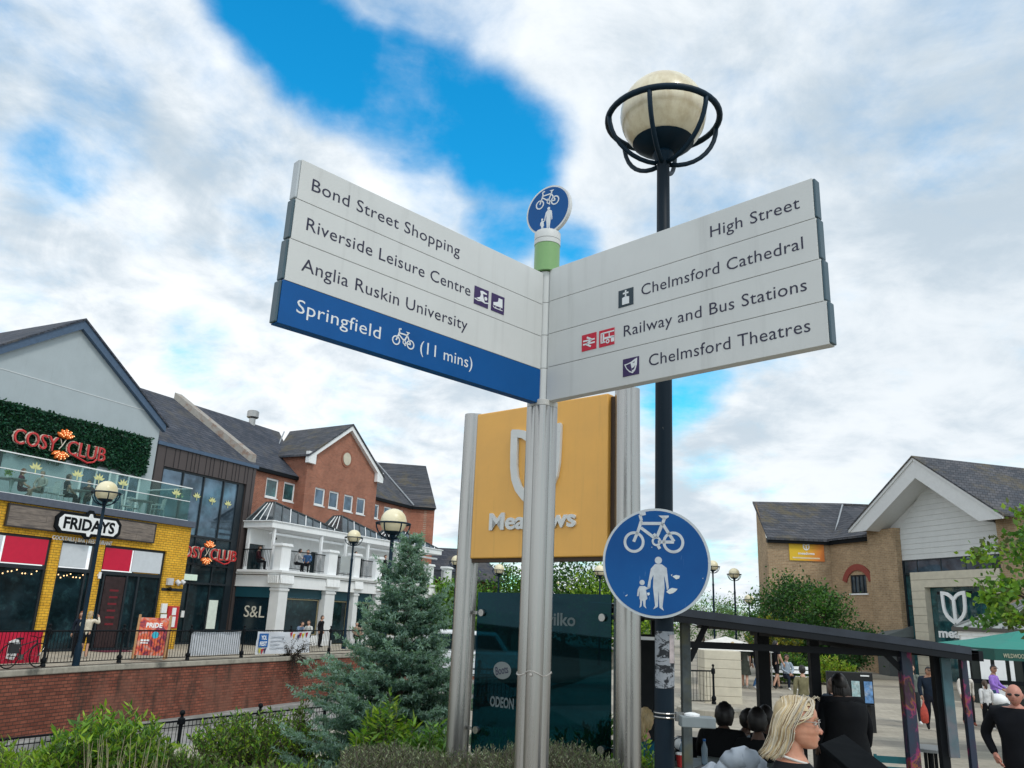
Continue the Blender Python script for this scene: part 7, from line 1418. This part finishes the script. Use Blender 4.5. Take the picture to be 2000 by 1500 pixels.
        mb.tube([P(0, .425, -.272), P(.09 * s_, .385, -.276), P(.15 * s_, .325, -.295)], [.012 * S, .010 * S, .004 * S], 6, 2); mb.tube([P(0, .417, -.300), P(.09 * s_, .375, -.298), P(.14 * s_, .33, -.297)], [.013 * S, .011 * S, .004 * S], 6, 2); mb.ball(P(.055 * s_, .455, -.165), .035 * S, 8, 6, 0, (1, 1, .8))
    def skin_mat():
        m_ = bpy.data.materials.new('weathered_skin'); m_.use_nodes = True; g = NT(m_.node_tree); b = g.n['Principled BSDF']; co = g.add('ShaderNodeTexCoord').outputs['Object']; q = g.add('ShaderNodeVectorMath', operation='DISTANCE'); g.put(q, 0, co); g.put(q, 1, tuple(P(-.16, .36, -.12))); q2 = g.add('ShaderNodeVectorMath', operation='DISTANCE'); g.put(q2, 0, co); g.put(q2, 1, tuple(P(0, .5, -.14)))
        base = g.mix(g.rng(g.noise(co, 22, 4), .3, .7), (.46, .205, .125, 1), (.55, .27, .175, 1)); c1 = g.mix(g.rng(q.outputs['Value'], .05, .012, 0., .6), base, (.50, .17, .12, 1)); c1 = g.mix(g.rng(q2.outputs['Value'], .035, .008, 0., .6), c1, (.52, .18, .14, 1)); g.put(b, 'Base Color', c1); b.inputs['Roughness'].default_value = .45; b.inputs['Subsurface Weight'].default_value = .12; b.inputs['Subsurface Radius'].default_value = (.01, .004, .002)
        bp = g.add('ShaderNodeBump', in_Strength=.25, in_Distance=.004); g.put(bp, 'Height', g.noise(co, 60, 4)); g.put(b, 'Normal', bp.outputs[0]); return m_
    body = mb.build('body', [skin_mat(), cloth((.008, .010, .013)), LIP, M('brow_fair', (.26, .18, .11), .7), M('eye_white', (.6, .58, .55), .3), EYE], root, smooth=True)
    # hair: strands sweeping from the parting back and down over the shoulder
    cols = [M('strand_blonde', (.48, .37, .21), .42, var=.2, scale=20), M('strand_pale', (.60, .53, .40), .42, var=.2, scale=20), M('strand_grey', (.42, .38, .31), .45, var=.2), M('strand_dark', (.20, .135, .07), .5, var=.2)]
    hb = MB(); rn = random.Random(9)
    ct = [q for q in tab if q[0] > -.40]; vs = []
    for (z, fr, bk, w) in ct:
        fr = min(fr, .40); kk = 1.06
        for j in range(n): a = 2 * PI * j / n; ca, sa = math.cos(a), math.sin(a); mid = (fr + bk) / 2; vs.append((w * kk * abs(sa) ** .85 * (1 if sa > 0 else -1), mid + ((fr - mid) * kk + .012) * ca if ca > 0 else mid + ((mid - bk) * kk + .02) * ca, z * 1.05 + .012))
    def hairy(q):
        x, y, z = [sum(vs[i][d] for i in q) / len(q) for d in range(3)]
        return y < (.31 if z > .45 else .24 if z > .38 else .17 if z > .25 else .04 if z > .10 else -.14)
    fc = [(i * n + j, i * n + (j + 1) % n, (i + 1) * n + (j + 1) % n, (i + 1) * n + j) for i in range(len(ct) - 1) for j in range(n)]
    hb.add([P(*v) for v in vs], [q[::-1] for q in fc if hairy(q)], 0)
    for k in range(1250):
        s_ = -1 if rn.random() < .72 else 1; q = rn.random(); y0 = .30 - .62 * q; z0 = .50 - .55 * abs(y0 + .03) ** 2 + rn.uniform(-.01, .015); lay = rn.uniform(1.0, 1.10)
        yb = -.12 - .40 * q ** .8 + rn.uniform(-.05, .05); L = rn.uniform(.55, 1.0) if q > .15 else rn.uniform(.42, .9); xs_ = .36 * (1 - .35 * q ** 3)
        pts = [P(.0, y0, z0 + .055), P(.14 * s_, y0 - .03, z0 + .045), P(.275 * s_ * lay, y0 * .85 - .06, (.46 - .14 * q) * lay), P(xs_ * s_ * lay * .98, (y0 * .55 + yb * .45) - .06, .22 - .06 * q), P(xs_ * s_ * lay * 1.02, yb + .01, -.08), P(xs_ * s_ * lay * .94, yb - .02 + rn.uniform(-.03, .03), -.32)]
        e = P(xs_ * s_ * .80, yb - .10 - .34 * (L - .5) + rn.uniform(-.08, .06), -.36 - .42 * L * rn.uniform(.8, 1.05)); pts += [pts[-1].lerp(e, .55) + Vector((0, 0, -.012)), e]
        if q < .2 and rn.random() < .75: pts = [P(.02 * s_, .25 + rn.uniform(-.05, .06), .50), P(.18 * s_, .33, .42), P(.30 * s_, .27, .24 + rn.uniform(-.05, .05)), P(.35 * s_ * lay, .08, .08), P(.36 * s_ * lay, -.06, .0), P(.365 * s_, -.22, -.10)]
        w = rn.uniform(.005, .0125) * S; hb.tube(pts, [w * .7] + [w] * (len(pts) - 2) + [w * .25], 5, mi=rn.choices([0, 1, 2, 3], [.40, .28, .17, .15])[0] if q > .3 else rn.choices([0, 1, 2, 3], [.25, .45, .2, .1])[0], cap=False)
    for k in range(70): s_ = -1 if rn.random() < .75 else 1; q = rn.random(); hb.tube([P(0, .16 + .14 * q, .535), P(.12 * s_, .20 + .15 * q, .53 - .05 * q), P(.24 * s_, .26 + .06 * q, .40 - .06 * q), P(.325 * s_, .14 + .10 * q, .26 - .10 * q), P(.36 * s_, .02 + .06 * q, .12), P(.375 * s_, -.12, .03 + .04 * q), P(.37 * s_, -.26, -.08)], [.005 * S, .009 * S, .009 * S, .009 * S, .009 * S, .008 * S, .004 * S], 5, mi=rn.choice([0, 1, 1, 2]), cap=False)
    for k in range(12): a = rn.uniform(-.5, .5); hb.tube([P(rn.uniform(-.1, .1), .2 + a * .3, .50), P(rn.uniform(-.12, .12), .27 + a * .35, .56 + rn.uniform(0, .03)), P(rn.uniform(-.15, .15), .36 + a * .3, .50 + rn.uniform(-.03, .05))], [.004 * S, .007 * S, .002 * S], 4, mi=1, cap=False)
    hb.build('hair', cols, root, smooth=True)
    gl = MB(); wr_ = .0017
    for s_ in (-1, 1):
        gl.tube([P((.17 + .115 * math.cos(2 * PI * i / 20)) * s_, .43 - .05 * abs(math.cos(2 * PI * i / 20) + .0) * (1 if math.cos(2 * PI * i / 20) > 0 else .2), .035 + .085 * math.sin(2 * PI * i / 20)) for i in range(20)], wr_, 5, closed=True); gl.tube([P(.285 * s_, .40, .06), P(.355 * s_, .2, .075), P(.365 * s_, -.08, .055)], wr_ * 1.25, 5)
    gl.tube([P(-.055, .435, .05), P(0, .455, .06), P(.055, .435, .05)], wr_, 5); gl.build('glasses', M('glasses_metal', (.45, .42, .38), .3, .8), root)
    er = MB()
    for s_ in (-1, 1): er.ball(P(.335 * s_, -.12, -.18), .022 * S, 8, 6)
    er.build('earring', M('pearl', (.75, .72, .68), .25), root)
    sc = MB(); pts = []
    for j in range(24): a = 2 * PI * j / 24; pts.append(Vector((0, 0, 1.035 - .018 * math.sin(a))) + rt * .066 * math.cos(a) + f * (.074 * math.sin(a) - .02))
    sc.tube(pts, .006, 8, closed=True); sc.build('collar', M('pale_collar', (.60, .58, .55), .7), root, smooth=True)
    return root
fg_woman()
def plain_chair(label, loc, rz_):
    c = thing('cafe_chair', label, 'chair', loc, rz_); mb = MB(); mb.box(-.22, .22, -.22, .22, .41, .445); mb.build('seat', BLACKM, c); mb = MB(); mb.box(-.22, .22, .2, .23, .55, .90); mb.build('backrest', BLACKM, c)
    for x in (-.2, .2):
        for y in (-.2, .2): mb = MB(); mb.tube([(x, y, 0), (x, y, .84 if y > 0 else .42)], .014, 6); mb.build('leg', BLACKM, c)
    return c
plain_chair('black cafe chair beneath the blonde woman in glasses', (1.50, 4.32, .85), R(82)); plain_chair('black cafe chair with a grey jacket hung over its back', (1.22, 4.55, .85), R(60))
jk = thing('jacket', 'pale grey jacket draped over the chair back beside the blonde woman', 'jacket', (1.20, 4.6, 1.62), R(-8)); mb = MB(); nx, nz = 30, 24; vs = []
for j in range(nz + 1):
    v = j / nz
    for i in range(nx + 1):
        u = i / nx; x = -.20 + .50 * u + .03 * math.sin(v * 5); arch = .34 * (1 - (2 * u - .75) ** 2 * .55) ; a = PI * (v * 1.08 - .04)
        y = .13 * math.cos(a) * (1 + .25 * math.sin(u * 9)); z = -.22 + (.22 + arch * .52) * math.sin(a) ** .55 if 0 < a < PI else -.22
        fold = .016 * math.sin(u * 21 + v * 7 + 2 * math.sin(v * 6)) + .012 * math.sin(u * 9 - v * 16) + .008 * math.sin(u * 43 + v * 11)
        vs.append((x, y - fold, z + fold * .9))
mb.add(vs, [(j * (nx + 1) + i, j * (nx + 1) + i + 1, (j + 1) * (nx + 1) + i + 1, (j + 1) * (nx + 1) + i) for j in range(nz) for i in range(nx)]); JK = M('jacket_grey', (.27, .31, .36), .75, var=.12, scale=12); jb = mb.build('jacket_body', JK, jk, smooth=True); q = jb.modifiers.new('u', 'SUBSURF'); q.levels = q.render_levels = 2
mb = MB(); mb.tube([(-.06 + .30 * t + .006 * math.sin(t * 40), -.02 - .05 * math.sin(PI * t) + .008 * math.sin(t * 31), .09 + .135 * math.sin(PI * min(1, t * 1.08)) + .007 * math.sin(t * 47)) for t in [i / 24 for i in range(25)]], [(.03 + .026 * math.sin(PI * i / 24)) * (1 + .09 * math.sin(i * 2.3)) for i in range(25)], 24); mb.build('hood', JK, jk, smooth=True)
